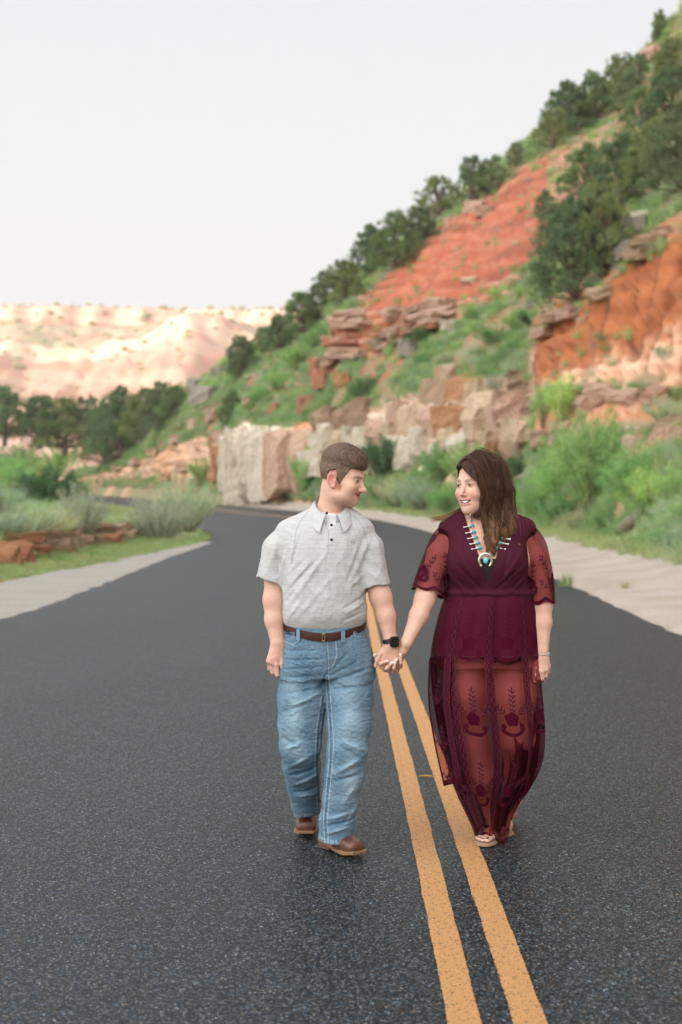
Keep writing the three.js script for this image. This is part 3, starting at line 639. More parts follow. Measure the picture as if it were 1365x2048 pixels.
for (const [px, y0, hp, kd, w, label] of [
  [212, 940, 136, 0, 1.1, 'large dark juniper nearest the road bend'],
  [240, 920, 140, 1, 1.0, 'juniper behind the large dark one at the bend'],
  [288, 890, 112, 2, 1.2, 'rounded juniper at the foot of the rocky spur'],
  [322, 868, 98, 1, 1.2, 'juniper between the rounded one and the rocky spur'],
  [352, 836, 66, 0, 1.3, 'juniper touching the top of the rocky spur'],
]) { const p = onHill(px, y0); plantAt(junipers[kd], p, hp / pxPerM(p), label, leftTrees, w); }

const slopeG = 'shrubs on the rocky slope';
for (const [px, py, hp, pr, w, label] of [
  [775, 958, 92, darks[0], 1.0, 'dark green shrub against the white ledge between the two people'],
  [730, 808, 62, darks[1], 0.9, 'small dark shrub on top of the white ledge'],
  [1050, 962, 58, darks[1], 1.3, 'low blue green shrub behind the woman and her hair'],
  [612, 1000, 108, greens[0], 0.6, 'leafy green shrub growing behind the man\'s head'],
  [575, 1005, 70, greens[2], 1.0, 'green shrub left of the leafy one by the roadside'],
  [408, 972, 58, greens[1], 1.0, 'green shrub at the foot of the rocky spur by the road'],
  [765, 702, 36, sages[0], 1.6, 'pale grey shrub on the banded red ledge'],
  [848, 690, 44, darks[0], 0.9, 'round green shrub at the right end of the banded ledge'],
  [850, 735, 34, greens[0], 1.3, 'green shrub under the banded ledge'],
  [905, 730, 32, sages[1], 1.3, 'pale sagebrush above the square orange block'],
  [945, 640, 40, brights[0], 1.4, 'light green shrub at the foot of the red face'],
  [1000, 610, 44, brights[1], 1.4, 'light green shrub beside the largest juniper'],
  [985, 690, 44, greens[1], 1.5, 'green shrub in the middle of the grassy gully'],
  [1040, 660, 46, greens[2], 1.3, 'green shrub right of the grassy gully'],
  [1060, 650, 34, darks[1], 1.0, 'dark shrub under the leaning juniper'],
  [1045, 770, 70, sages[2], 0.9, 'tall grey green shrub at the left foot of the orange cliff'],
  [1000, 790, 48, sages[0], 1.1, 'sagebrush with pale leaves above the white blocks'],
  [1125, 862, 118, brights[0], 0.6, 'tall light green sapling before the orange cliff'],
  [1090, 850, 92, brights[1], 0.6, 'light green sapling left of the tall one'],
  [1330, 850, 62, sages[1], 1.2, 'blue green shrub below the orange cliff by the picture edge'],
  [560, 780, 46, brights[1], 1.4, 'light green shrub on the slope above the white rock'],
  [600, 740, 52, greens[1], 1.3, 'green shrub beside the red ledge nose'],
  [640, 700, 56, greens[2], 1.2, 'green shrub touching the red ledge nose'],
  [520, 810, 36, greens[0], 1.3, 'green shrub above the left edge of the white rock'],
  [885, 968, 88, greens[0], 1.0, 'green roadside shrub behind the woman\'s right shoulder'],
  [940, 975, 100, greens[2], 1.0, 'green roadside shrub behind the woman\'s head'],
]) { const p = onHill(px, py); plantAt(pr, p, hp / pxPerM(p), label, slopeG, w); }

// the big mesquite and the shrubs in front of the cliff on the right
for (const [px, py, hp, pr, w, label] of [
  [1190, 1022, 235, mesquite, 0.85, 'big airy mesquite tree right of the woman'],
  [1120, 1010, 130, mesquite, 0.9, 'smaller mesquite at the left of the big one'],
  [1265, 1010, 150, mesquite, 0.8, 'mesquite at the right of the big one under the rocks'],
]) { const p = onHill(px, py); const c = plantAt(pr, p, hp / pxPerM(p), label, 'mesquite trees by the road', w); c.userData.category = 'tree'; }
for (const [px, py, hp, pr, w, label] of [
  [1300, 1030, 105, brights[0], 1.0, 'light green shrub by the log at the right'],
  [1350, 1010, 92, brights[1], 0.9, 'light green shrub cut by the picture edge above the log'],
  [1080, 1030, 70, greens[1], 1.2, 'green shrub beside the woman\'s left shoulder'],
  [1120, 1050, 66, greens[0], 1.2, 'green shrub below the smaller mesquite'],
  [1160, 1072, 62, sages[0], 1.2, 'pale shrub of streaky leaves below the big mesquite'],
  [1215, 1065, 60, greens[2], 1.2, 'green shrub left of the log end'],
  [1100, 1085, 44, brights[1], 1.3, 'low green shrub behind the woman\'s sleeve'],
  [1330, 1120, 70, greens[1], 1.1, 'green shrub below the log at the picture edge'],
  [1200, 1110, 40, brights[0], 1.3, 'low light green shrub at the edge of the paved apron'],
  [1290, 1125, 46, sages[2], 1.3, 'low sagebrush at the edge of the paved apron below the log'],
  [1020, 1030, 66, greens[2], 1.2, 'green shrub behind the woman\'s hair'],
  [850, 1020, 74, sages[1], 1.3, 'pale roadside shrub between the two people'],
  [800, 1012, 70, sages[2], 1.3, 'pale roadside shrub behind the man\'s shoulder'],
  [760, 1005, 56, greens[1], 1.3, 'green roadside shrub below the dark one between the people'],
  [900, 1030, 62, greens[0], 1.3, 'green roadside shrub in front of the woman\'s face'],
]) { const p = onHill(px, py); plantAt(pr, p, hp / pxPerM(p), label, 'roadside shrubs on the right', w); }

const leftG = 'shrubs left of the road';
for (const [px, py, hp, pr, w, label] of [
  [100, 1022, 86, darks[0], 0.95, 'dark green shrub standing out on the left meadow'],
  [125, 1018, 64, darks[1], 1.0, 'dark green shrub right of the one standing out on the left meadow'],
  [165, 1078, 104, sages[0], 0.8, 'round sagebrush behind the middle of the rock row'],
  [60, 1088, 76, sages[1], 1.0, 'sagebrush behind the left end of the rock row'],
  [15, 1090, 72, sages[2], 1.0, 'sagebrush cut by the picture edge behind the rock row'],
  [110, 1084, 66, sages[2], 1.0, 'sagebrush between the round one and the left end of the rock row'],
  [322, 1084, 100, sages[1], 0.9, 'blue grey sagebrush at the right end of the rock row'],
  [366, 1074, 122, sages[0], 0.75, 'tall pale sagebrush at the road edge by the bend'],
  [20, 1000, 80, brights[0], 1.1, 'light green shrub at the left picture edge'],
  [65, 985, 78, greens[0], 1.2, 'green shrub behind the dark one on the left meadow'],
  [30, 955, 60, greens[1], 1.4, 'green shrub higher up at the left picture edge'],
  [120, 950, 56, brights[1], 1.4, 'light green shrub under the trees beyond the bend'],
  [10, 1040, 74, sages[0], 1.1, 'pale sagebrush at the left picture edge above the rock row'],
  [220, 990, 34, brights[0], 1.4, 'low green shrub at the near side of the far road'],
  [180, 985, 50, greens[2], 1.2, 'green shrub where the far road disappears'],
]) { const p = onGround(px, py); plantAt(pr, p, 1.12 * hp / pxPerM(p), label, leftG, w); }

// ---------------------------------------------------------------- ground cover nobody could count
function cover(name, geo, list, label) {
  const m = new THREE.InstancedMesh(geo, leafMat, list.length); m.name = name; m.castShadow = m.receiveShadow = true;
  const q = new THREE.Quaternion(), e = new THREE.Euler(), M = new THREE.Matrix4(), c = new THREE.Color();
  list.forEach(([p, s, k], i) => { e.set(rr(-0.15, 0.15), rr(0, 6.28), rr(-0.15, 0.15)); M.compose(p, q.setFromEuler(e), V(s * rr(0.8, 1.3), s * rr(0.8, 1.2), s * rr(0.8, 1.3))); m.setMatrixAt(i, M); const g = rr(0.8, 1.2); m.setColorAt(i, c.setRGB(g * (k ?? 1), g, g * rr(0.85, 1.1))); });
  m.userData = { kind: 'stuff', label }; scene.add(m); return m;
}
{
  reseed(1234);
  const tA = grassTuft(1, 46, [[0.2, 0.36, 0.12], [0.44, 0.6, 0.24]], 0.4, 0.5, 0.02), tB = grassTuft(2, 40, [[0.38, 0.4, 0.2], [0.62, 0.58, 0.34]], 0.35, 0.6, 0.016);
  const lawn = grassTuft(3, 34, [[0.24, 0.36, 0.12], [0.42, 0.5, 0.2]], 0.6, 0.5, 0.03);
  const A = [], B = [], S = [[], [], []];
  for (let t = 0; t < 72000; t++) {
    const q = Math.floor(rnd() * hillPts.length), [k, f, pr] = hillZone[q]; if (pr > 1760) continue;
    const p = hillPts[q], n = fbm3(p.x * 0.2, p.y * 0.2, p.z * 0.2, 3);
    let d = 0, sc = 0.5;
    if (k === 0) { d = (0.55 + n) * (pr < 480 ? 0.5 : 1) * (1 - 0.75 * sstep(0.6, 0.95, f)) * (pr > 1080 ? 1 - sstep(0.62, 0.75, f) : 1); sc = 0.55; } else if (k === 2) { d = (0.75 + n) * (pr > 1080 ? sstep(0.2, 0.4, f) : 1); sc = 0.55; if (n < -0.12) d = 0; } else if (k === 5) { d = 0.6 + n; sc = 0.55; } else if (k === 4) d = pr < 650 ? 0.6 : pr > 1100 ? 0.18 : 0.035 + 0.5 * sstep(0.88, 1, f); else if (k === 3) d = pr < 660 ? 0.6 : 0.08; else if (k === 1) d = f < 0.06 || f > 0.93 ? 0.3 : 0.012;
    if (rnd() > d) continue;
    const r = rnd(), pp = V(p.x, p.y - 0.03, p.z);
    if (r < 0.5) A.push([pp, sc * rr(0.5, 1.25)]); else if (r < 0.68) B.push([pp, sc * rr(0.5, 1.2)]); else S[Math.floor(rnd() * 3)].push([pp, sc * rr(0.5, 1.5)]);
  }
  for (let t = 0; t < 30000; t++) {
    const D = 26 * Math.pow(9, rnd()), x = leftX(D) - (0.4 + 60 * rnd() * rnd()), px = 682 + x / D * FPX; if (px < -900) continue;
    const l = leftX(D) - x, p = V(x, groundH(x, D) - 0.02, -D); if (D < 46 && l < 3.4) continue;
    const r = rnd(), far = sstep(40, 120, D);
    if (px > 150 && px < 420 && D < 185) { if (l > 0.5) (r < 0.6 ? A : B).push([p, rr(0.12, 0.3)]); continue; }
    if (D < 62 && l > 2.5) { if (r < 0.3) A.push([p, rr(0.2, 0.4)]); else if (r < 0.5) B.push([p, rr(0.2, 0.35)]); continue; }
    if (r < 0.5) A.push([p, rr(0.25, 0.75) + far * 0.4]); else if (r < 0.66) B.push([p, rr(0.25, 0.6) + far * 0.2]); else S[rnd() < 0.2 ? 1 : rnd() < 0.5 ? 0 : 2].push([p, rr(0.2, 0.45) + far * 0.4]);
  }
  cover('tall_grass', tA, A, 'tall green grass growing over the slopes and the meadow');
  cover('dry_grass', tB, B, 'pale dry grass growing between the green grass');
  const sg = [greens[0], sages[0], brights[0]].map((g) => g.children[1].geometry);
  const lite = (geo, keep) => { const src = geo.attributes.position.array, sc = geo.attributes.color.array, pos = [], col = []; for (let i = 0; i < src.length; i += 18) if (rnd() < keep) for (let k = 0; k < 18; k++) { pos.push(src[i + k]); col.push(sc[i + k]); } return geoFrom(pos, null, col); };
  ['undergrowth', 'low_sage', 'weeds'].forEach((n, i) => cover(n, lite(sg[i], 0.35), S[i], ['low green undergrowth spread over the slopes', 'low grey sage spread over the slopes', 'light green weeds spread over the slopes'][i]));
  const Lw = [];
  for (let t = 0; t < 9000; t++) {
    const D = rr(24, 62), o = leftX(D), w = D < 42 ? curve1([[24, 2.2], [30, 1.4], [36, 0.75], [42, 0.2]])(D) : 0.12, x = o - w - 3.1 * rnd(), n = n2(x * 0.7, D * 0.5);
    if (D < 38 && rnd() > 0.55 + 0.6 * n) continue;
    Lw.push([V(x, groundH(x, D) - 0.01, -D), rr(0.06, 0.16)]);
  }
  for (let t = 0; t < 3000; t++) { const D = rr(60, 120), x = leftX(D) - 0.2 - 5 * rnd(); Lw.push([V(x, groundH(x, D) - 0.01, -D), rr(0.15, 0.3)]); }
  for (let t = 0; t < 2500; t++) { const D = rr(18, 90), x = rightX(D) + apronOut(D) + rr(-0.25, 0.7), q = n2(D * 0.4, 44); Lw.push([V(x, roadH(D) + 0.28, -D), rr(0.1, 0.32), 1.1]); }
  cover('short_grass', lawn, Lw, 'short bright grass along the road edges');
}
// tufts growing out of the paved apron
for (const [px, py, h, label] of [[1133, 1160, 0.26, 'green grass tuft growing in the apron next to the woman\'s sleeve'], [1250, 1168, 0.16, 'small dry tuft growing in the middle of the apron']]) {
  const D = 1.45 * FPX / (py - 988), p = at(px, py, D); p.y = roadH(D) + 0.05;
  const m = mesh('grass_tuft', grassTuft(60 + px, 60, px < 1200 ? [[0.16, 0.26, 0.06], [0.34, 0.42, 0.13]] : [[0.36, 0.3, 0.16], [0.4, 0.36, 0.18]], 0.45, 0.4, 0.025), leafMat); m.position.copy(p); m.scale.setScalar(h); tag(m, label, 'grass');
}
// ---------------------------------------------------------------- rocks of the low row on the left, logs on the right
{
  reseed(77);
  for (const [px, py, w, h, mat, label] of [
    [28, 1132, 0.75, 0.5, 'red', 'big red block at the left end of the low rock row'],
    [75, 1128, 0.5, 0.3, 'red', 'small red block beside the big one in the rock row'],
    [50, 1098, 0.9, 0.2, 'orange', 'flat red slab lying on the big red block'],
    [108, 1117, 0.95, 0.42, 'tan', 'long tan block in the middle of the rock row'],
    [146, 1108, 0.4, 0.42, 'cream', 'pale upright stone at the end of the long tan block'],
    [185, 1114, 0.6, 0.3, 'tan', 'low stone under the brown slab of the rock row'],
    [215, 1106, 0.65, 0.34, 'red', 'reddish stone right of the low one in the rock row'],
    [196, 1090, 0.85, 0.26, 'brown', 'brown slab lying across two stones of the rock row'],
    [246, 1096, 0.75, 0.46, 'tan', 'wide stone in the right half of the rock row'],
    [280, 1086, 0.7, 0.55, 'brown', 'tall stone at the right end of the rock row'],
    [272, 1058, 0.6, 0.16, 'brown', 'small cap stone on the tall end stone of the rock row'],
    [5, 1136, 0.7, 0.45, 'orange', 'red block cut by the picture edge in the rock row'],
    [90, 1104, 0.7, 0.2, 'tan', 'tan slab lying on the small red block of the rock row'],
    [128, 1100, 0.75, 0.18, 'pink', 'pinkish slab lying on the long tan block'],
    [164, 1110, 0.5, 0.4, 'brown', 'brown stone between the pale upright stone and the low one'],
    [231, 1080, 0.7, 0.2, 'tan', 'tan slab lying at the middle of the right half of the rock row'],
    [296, 1082, 0.5, 0.4, 'red', 'last reddish stone by the sagebrush at the end of the rock row'],
  ]) {
    const up = /lying|cap/.test(label), D = 31 + (clamp(px, 0, 300) / 300) * 19, p = at(px, py, D), r = mesh('boulder', rockGeos[Math.floor(rnd() * 8)], rockMats[mat]);
    const s = 1.15; r.scale.set(w * s, h * s, w * 0.8); const lw = leftX(D) - lerp(3.35, 2.6, clamp((D - 31) / 20)) + 0.12, gx = lw + rr(-0.08, 0.08), g0 = groundH(lw + 0.3, D); r.position.set(p.x * 0.7 + gx * 0.3, (up ? g0 + 0.46 + h * 0.35 : g0 + h * 0.4), p.z); r.rotation.set(rr(-0.1, 0.1), rr(-0.5, 0.5), rr(-0.12, 0.12));
    tag(r, label, 'rock', 'rocks of the low row left of the road');
  }
  const wood = new THREE.MeshStandardMaterial({ color: RGB(0.4, 0.34, 0.26), map: rockTex, roughness: 1 });
  for (const [a, b, r0, r1, label] of [
    [[1238, 1072], [1310, 1028], 0.2, 0.15, 'thick grey log with a dark broken end above the apron'],
    [[1262, 1030], [1372, 980], 0.11, 0.07, 'thin grey log lying behind the thick one'],
    [[1030, 966], [1086, 944], 0.13, 0.1, 'pale log behind the woman\'s left shoulder'],
  ]) {
    const A = hillAt(...a).p, B = hillAt(...b).p, P = []; for (let k = 0; k <= 8; k++) { const t = k / 8; P.push(V(lerp(A.x, B.x, t), lerp(A.y, B.y, t) + r0 * 0.7 + 0.03 * n2(t * 3, a[0]), lerp(A.z, B.z, t))); }
    const g = limb(P, P.map((_, k) => lerp(r0, r1, k / 8) * (1 + 0.12 * n2(k, b[0]))), 9); { const q = g.attributes.position, uv = []; for (let i = 0; i < q.count; i++) uv.push(q.getY(i) * 3 + q.getZ(i), q.getX(i) * 0.4); g.setAttribute('uv', new THREE.Float32BufferAttribute(uv, 2)); }
    tag(mesh('log', g, wood), label, 'log');
  }
  // a straw on the road between the lines
  const D = 1.58 * FPX / (1556 - 988), s0 = at(838, 1557, D), s1 = at(866, 1555, D), st = mesh('straw', limb([V(s0.x, 0.006, s0.z), V((s0.x + s1.x) / 2, 0.009, s0.z - 0.004), V(s1.x, 0.006, s1.z)], [0.003, 0.004, 0.003], 6), new THREE.MeshStandardMaterial({ color: RGB(0.6, 0.38, 0.05), roughness: 0.8 }));
  tag(st, 'short yellow straw lying on the asphalt between the two yellow lines', 'straw');
}
// ---------------------------------------------------------------- continuous surfaces from distance fields
const smin = (a, b, k) => { const h = Math.max(k - Math.abs(a - b), 0) / k; return Math.min(a, b) - h * h * k * 0.25; };
const smax = (a, b, k) => -smin(-a, -b, k);
function cone(x, y, z, a, b, ra, rb) {
  const bx = b[0] - a[0], by = b[1] - a[1], bz = b[2] - a[2], px = x - a[0], py = y - a[1], pz = z - a[2];
  const t = clamp((px * bx + py * by + pz * bz) / (bx * bx + by * by + bz * bz)), dx = px - bx * t, dy = py - by * t, dz = pz - bz * t;
  return Math.sqrt(dx * dx + dy * dy + dz * dz) - (ra + (rb - ra) * t);
}
const ell = (x, y, z, c, r) => { const a = (x - c[0]) / r[0], b = (y - c[1]) / r[1], d = (z - c[2]) / r[2], k = Math.sqrt(a * a + b * b + d * d); return (k - 1) * Math.min(r[0], r[1], r[2]) * (k < 1 ? 1 : 1.1); };
const ball = (x, y, z, c, r) => Math.hypot(x - c[0], y - c[1], z - c[2]) - r;
function chain(x, y, z, pts, k = 0.01) {                      // pts: [[x,y,z], r] ...
  let d = 1e9;
  for (let i = 0; i < pts.length - 1; i++) { const e = cone(x, y, z, pts[i][0], pts[i + 1][0], pts[i][1], pts[i + 1][1]); d = k ? smin(d, e, k) : Math.min(d, e); }
  return d;
}
// stacked sections: rows of [y, centre x, half width, centre z, half depth]
function sections(rows, power = 2.3) {
  const cx = curve1(rows.map((r) => [r[0], r[1]])), a = curve1(rows.map((r) => [r[0], r[2]])), cz = curve1(rows.map((r) => [r[0], r[3]])), b = curve1(rows.map((r) => [r[0], r[4]]));
  const y0 = rows[0][0], y1 = rows[rows.length - 1][0], N = 256, T = [cx, a, cz, b].map((f) => Float32Array.from({ length: N + 1 }, (_, i) => f(lerp(y0, y1, i / N))));
  return (x, y, z) => {
    const s = clamp((y - y0) / (y1 - y0)) * N, i = Math.min(N - 1, Math.floor(s)), f = s - i, g = (t) => t[i] + (t[i + 1] - t[i]) * f;
    const A = g(T[1]), B = g(T[3]), u = Math.abs(x - g(T[0])) / A, w = Math.abs(z - g(T[2])) / B, k = Math.pow(Math.pow(u, power) + Math.pow(w, power), 1 / power);
    const d = (k - 1) * (k > 1e-6 ? lerp(B, A, clamp(u / (u + w + 1e-6))) : Math.min(A, B)), o = Math.max(y0 - y, y - y1);
    return o > 0 ? Math.max(d, o) : d;
  };
}
function isoMesh(sdf, lo, hi, h, colorOf, uvOf) {
  const n = [0, 1, 2].map((c) => Math.ceil((hi[c] - lo[c]) / h / 6) * 6 + 1), [nx, ny, nz] = n, val = new Float32Array(nx * ny * nz).fill(9);
  const B = 6, R = h * B * 0.87 * 1.6 + h * 2;
  for (let bz = 0; bz < nz - 1; bz += B) for (let by = 0; by < ny - 1; by += B) for (let bx = 0; bx < nx - 1; bx += B) {
    if (Math.abs(sdf(lo[0] + (bx + 3) * h, lo[1] + (by + 3) * h, lo[2] + (bz + 3) * h)) > R) continue;
    for (let z = bz; z <= bz + B; z++) for (let y = by; y <= by + B; y++) for (let x = bx; x <= bx + B; x++) { const q = (z * ny + y) * nx + x; if (val[q] === 9) val[q] = sdf(lo[0] + x * h, lo[1] + y * h, lo[2] + z * h); }
  }
  const vid = new Int32Array(nx * ny * nz).fill(-1), pos = [], idx = [];
  const off = [0, 1, nx, nx + 1, nx * ny, nx * ny + 1, nx * ny + nx, nx * ny + nx + 1];
  const E = [[0, 1], [2, 3], [4, 5], [6, 7], [0, 2], [1, 3], [4, 6], [5, 7], [0, 4], [1, 5], [2, 6], [3, 7]];
  for (let z = 0; z < nz - 1; z++) for (let y = 0; y < ny - 1; y++) for (let x = 0; x < nx - 1; x++) {
    const q = (z * ny + y) * nx + x; let m = 0, bad = false;
    for (let k = 0; k < 8; k++) { const v = val[q + off[k]]; if (v === 9) { bad = true; break; } if (v < 0) m |= 1 << k; }
    if (bad || m === 0 || m === 255) continue;
    let sx = 0, sy = 0, sz = 0, c = 0;
    for (const [a, b] of E) { const va = val[q + off[a]], vb = val[q + off[b]]; if ((va < 0) === (vb < 0)) continue; const t = va / (va - vb); sx += (a & 1) + t * ((b & 1) - (a & 1)); sy += (a >> 1 & 1) + t * ((b >> 1 & 1) - (a >> 1 & 1)); sz += (a >> 2) + t * ((b >> 2) - (a >> 2)); c++; }
    vid[q] = pos.length / 3; pos.push(lo[0] + (x + sx / c) * h, lo[1] + (y + sy / c) * h, lo[2] + (z + sz / c) * h);
  }
  const quad = (a, b, c, d, flip) => { if (a < 0 || b < 0 || c < 0 || d < 0) return; flip ? idx.push(a, c, b, a, d, c) : idx.push(a, b, c, a, c, d); };
  for (let z = 1; z < nz - 1; z++) for (let y = 1; y < ny - 1; y++) for (let x = 1; x < nx - 1; x++) {
    const q = (z * ny + y) * nx + x, v = val[q]; if (v === 9) continue; const s = v < 0;
    const vx = val[q + 1], vy = val[q + nx], vz = val[q + nx * ny];
    if (vx !== 9 && (vx < 0) !== s) quad(vid[q - nx - nx * ny], vid[q - nx * ny], vid[q], vid[q - nx], !s);
    if (vy !== 9 && (vy < 0) !== s) quad(vid[q - 1 - nx * ny], vid[q - 1], vid[q], vid[q - nx * ny], !s);
    if (vz !== 9 && (vz < 0) !== s) quad(vid[q - 1 - nx], vid[q - nx], vid[q], vid[q - 1], !s);
  }
  const nor = new Float32Array(pos.length), col = colorOf ? [] : null, uv = uvOf ? [] : null, e = h * 0.6;
  for (let i = 0; i < pos.length; i += 3) {
    const x = pos[i], y = pos[i + 1], z = pos[i + 2];
    const gx = sdf(x + e, y, z) - sdf(x - e, y, z), gy = sdf(x, y + e, z) - sdf(x, y - e, z), gz = sdf(x, y, z + e) - sdf(x, y, z - e), l = Math.hypot(gx, gy, gz) || 1;
    nor[i] = gx / l; nor[i + 1] = gy / l; nor[i + 2] = gz / l;
    if (col) col.push(...colorOf(x, y, z, nor[i], nor[i + 1], nor[i + 2]));
    if (uv) uv.push(...uvOf(x, y, z, nor[i], nor[i + 1], nor[i + 2]));
  }
  return geoFrom(pos, idx, col, uv, nor);
}
function segDist(x, y, a, b) { const bx = b[0] - a[0], by = b[1] - a[1], t = clamp(((x - a[0]) * bx + (y - a[1]) * by) / (bx * bx + by * by)); return [Math.hypot(x - a[0] - bx * t, y - a[1] - by * t), t]; }
// folds in the front of a garment: [[px, py], [px, py], width, depth] in metres after toLocal
function foldField(list, toLocal, zMin = 0) {
  const F = list.map(([a, b, w, d]) => { const A = toLocal(a[0], a[1], 0.12), B = toLocal(b[0], b[1], 0.12); return [A, B, w, d, Math.min(A[0], B[0]) - 3 * w, Math.max(A[0], B[0]) + 3 * w, Math.min(A[1], B[1]) - 3 * w, Math.max(A[1], B[1]) + 3 * w]; });
  return (x, y, z) => {
    let s = 0; const front = sstep(zMin - 0.03, zMin + 0.02, z); if (front <= 0) return 0;
    for (const [A, B, w, d, x0, x1, y0, y1] of F) { if (x < x0 || x > x1 || y < y0 || y > y1) continue; const [e, t] = segDist(x, y, A, B); s += d * Math.exp(-((e / w) ** 2)) * Math.sin(Math.PI * (0.12 + 0.76 * t)); }
    return s * front;
  };
}
const yawFrame = (c, yaw, pitch = 0, roll = 0) => {           // head-to-body frame and back
  const m = new THREE.Matrix4().makeRotationFromEuler(new THREE.Euler(pitch, yaw, roll, 'YXZ')), e = m.elements;
  return {
    inv: (x, y, z) => { const a = x - c[0], b = y - c[1], d = z - c[2]; return [e[0] * a + e[1] * b + e[2] * d, e[4] * a + e[5] * b + e[6] * d, e[8] * a + e[9] * b + e[10] * d]; },
    fwd: (p) => [c[0] + e[0] * p[0] + e[4] * p[1] + e[8] * p[2], c[1] + e[1] * p[0] + e[5] * p[1] + e[9] * p[2], c[2] + e[2] * p[0] + e[6] * p[1] + e[10] * p[2]],
    matrix: m.clone().setPosition(...c),
  };
};
// a head, facing +z, origin between the ears; o.low scales the lower face
function headField(o) {
  const L = o.low;
  return (x, y, z) => {
    const ax = Math.abs(x);
    let d = ell(x, y, z, [0, 0.036 + 0.5 * (o.tall ?? 0), -0.012], [0.0755, 0.088 + 0.5 * (o.tall ?? 0), 0.097]);
    d = smin(d, ell(ax, y, z, [0, -0.028 * L, 0.03], [0.063, 0.082 * L, 0.062]), 0.03);
    d = smin(d, ell(ax, y, z, [0, -0.083 * L, 0.036], [o.jaw, 0.034, 0.05]), 0.03);
    d = smin(d, ball(ax, y, z, [0, -0.102 * L, 0.073], 0.0175), 0.025);                                    // chin
    d = smin(d, cone(ax, y, z, [0.012, 0.031, 0.083], [0.044, 0.029, 0.064], 0.0105, 0.008), 0.02);         // brow
    d = smin(d, ball(ax, y, z, [0.04, -0.026 * L, 0.063], o.cheek), 0.022);                                // cheek
    d = smax(d, -ball(ax, y, z, [0.033, 0.011, 0.097], 0.0155), 0.014);                                    // socket
    d = smin(d, ball(ax, y, z, [0.0315, 0.0105, 0.073], 0.0135), 0.004);                                   // lid over the eyeball
    const N = o.nose ?? 1;
    d = smin(d, cone(x, y, z, [0, 0.018, 0.086], [0, -0.026 * L, 0.098 + 0.012 * N], 0.0075, 0.0105 * (o.tip ?? 1)), 0.013);   // nose
    d = smin(d, ball(x, y, z, [0, -0.0295 * L, 0.099 + 0.013 * N], 0.0112 * (o.tip ?? 1)), 0.008);
    d = smin(d, ball(ax, y, z, [0.0125 * (o.tip ?? 1), -0.0335 * L, 0.094 + 0.006 * N], 0.0082 * (o.tip ?? 1)), 0.007);
    d = smax(d, -ball(ax, y, z, [0.0065, -0.0415 * L, 0.1 + 0.008 * N], 0.0035), 0.003);
    if (o.jowl) d = smin(d, ell(ax, y, z, [0.0, -0.085 * L, 0.02], [0.055, 0.03, 0.045]), 0.04);
    const MC = o.smile ?? 9.45, MW = o.mouth ?? 0.027, my = -0.062 * L + MC * ax * ax, mz = 0.0905 - 14 * ax * ax;                                  // smiling mouth line
    if (ax < MW + 0.007) {
      d = smin(d, Math.hypot(y - my - 0.006, z - mz - 0.0005) - 0.0056, 0.008);
      d = smin(d, Math.hypot(y - my + 0.0075 + (o.open ?? 0), z - mz + 0.001) - 0.0062, 0.008);
      d = smax(d, -(Math.hypot((y - my + (o.open ?? 0) * 0.4) / (0.0024 + (o.open ?? 0) * (1 - (ax / MW) ** 2 > 0 ? Math.sqrt(1 - (ax / MW) ** 2) : 0)), (z - mz - 0.004) / 0.011) - 1) * 0.003, 0.002);
    }
    // ears: a dished shell with a rim, standing a little off the skull
    const fl = 0.42 * clamp(-(z + 0.002), 0, 0.03), ex = ax - 0.0765 - fl, ey = y + 0.006, ez = z + 0.014 + 0.2 * ey;
    let ear = (Math.hypot(ex / 0.0085, ey / 0.034, ez / 0.021) - 1) * 0.0085;
    ear = smin(ear, ball(ex, ey, ez, [0.001, -0.027, 0.006], 0.009), 0.006);
    ear = smax(ear, -(Math.hypot((ex - 0.0085) / 0.0095, (ey - 0.001) / 0.0225, (ez - 0.001) / 0.0125) - 1) * 0.0085, 0.003);
    ear = smin(ear, ball(ex, ey, ez, [0.002, -0.002, 0.0145], 0.006), 0.004);
    return smin(d, ear, 0.006);
  };
}
// skin pigment on a head in its own frame: brows, lips, lashes, flushed cheeks, ears
function headPigment(o) {
  const sk = o.skin, lip = o.lip, brow = o.brow;
  return (x, y, z) => {
    const ax = Math.abs(x), L = o.low; let c = sk.slice();
    if (z > 0.02) {
      c = mix3(c, o.flush, 0.55 * Math.exp(-(((ax - 0.043) / 0.02) ** 2 + ((y + 0.026 * L) / 0.019) ** 2)));
      c = mix3(c, o.flush, 0.5 * Math.exp(-(((ax) / 0.014) ** 2 + ((y + 0.03 * L) / 0.012) ** 2)));
      const by = (o.browY ?? 0.0315) + 0.006 * Math.sin(clamp((ax - 0.012) / 0.04) * Math.PI) - 0.05 * clamp(ax - 0.036, 0, 1) * 6 * 0.1, bw = 0.0042 * sstep(0.008, 0.016, ax) * (1 - sstep(0.044, 0.056, ax));
      if (bw > 0) c = mix3(c, brow, (o.browK ?? 0.85) * (1 - sstep(bw * 0.6, bw * 1.5, Math.abs(y - by))));
      const MW = o.mouth ?? 0.027, my = -0.062 * L + (o.smile ?? 9.45) * ax * ax, op = o.open ?? 0;
      if (ax < 0.033) {
        c = mix3(c, lip, 0.8 * (1 - sstep(0.005, 0.009, Math.abs(y - my - 0.005))) * (1 - sstep(0.026, 0.032, ax)));
        c = mix3(c, lip, 0.8 * (1 - sstep(0.005, 0.0085, Math.abs(y - my + 0.0075 + op))) * (1 - sstep(0.022, 0.028, ax)));
        if (z < 0.0925 - 14 * ax * ax && Math.abs(y - my + op * 0.5) < 0.0026 + op * 0.6) c = [0.16, 0.05, 0.04];
      }
    }
    if (ax > 0.075 && z < 0.02 && Math.abs(y) < 0.05) c = mix3(c, o.ear, 0.75);
    if (o.extra) c = o.extra(x, y, z, c);
    return c;
  };
}
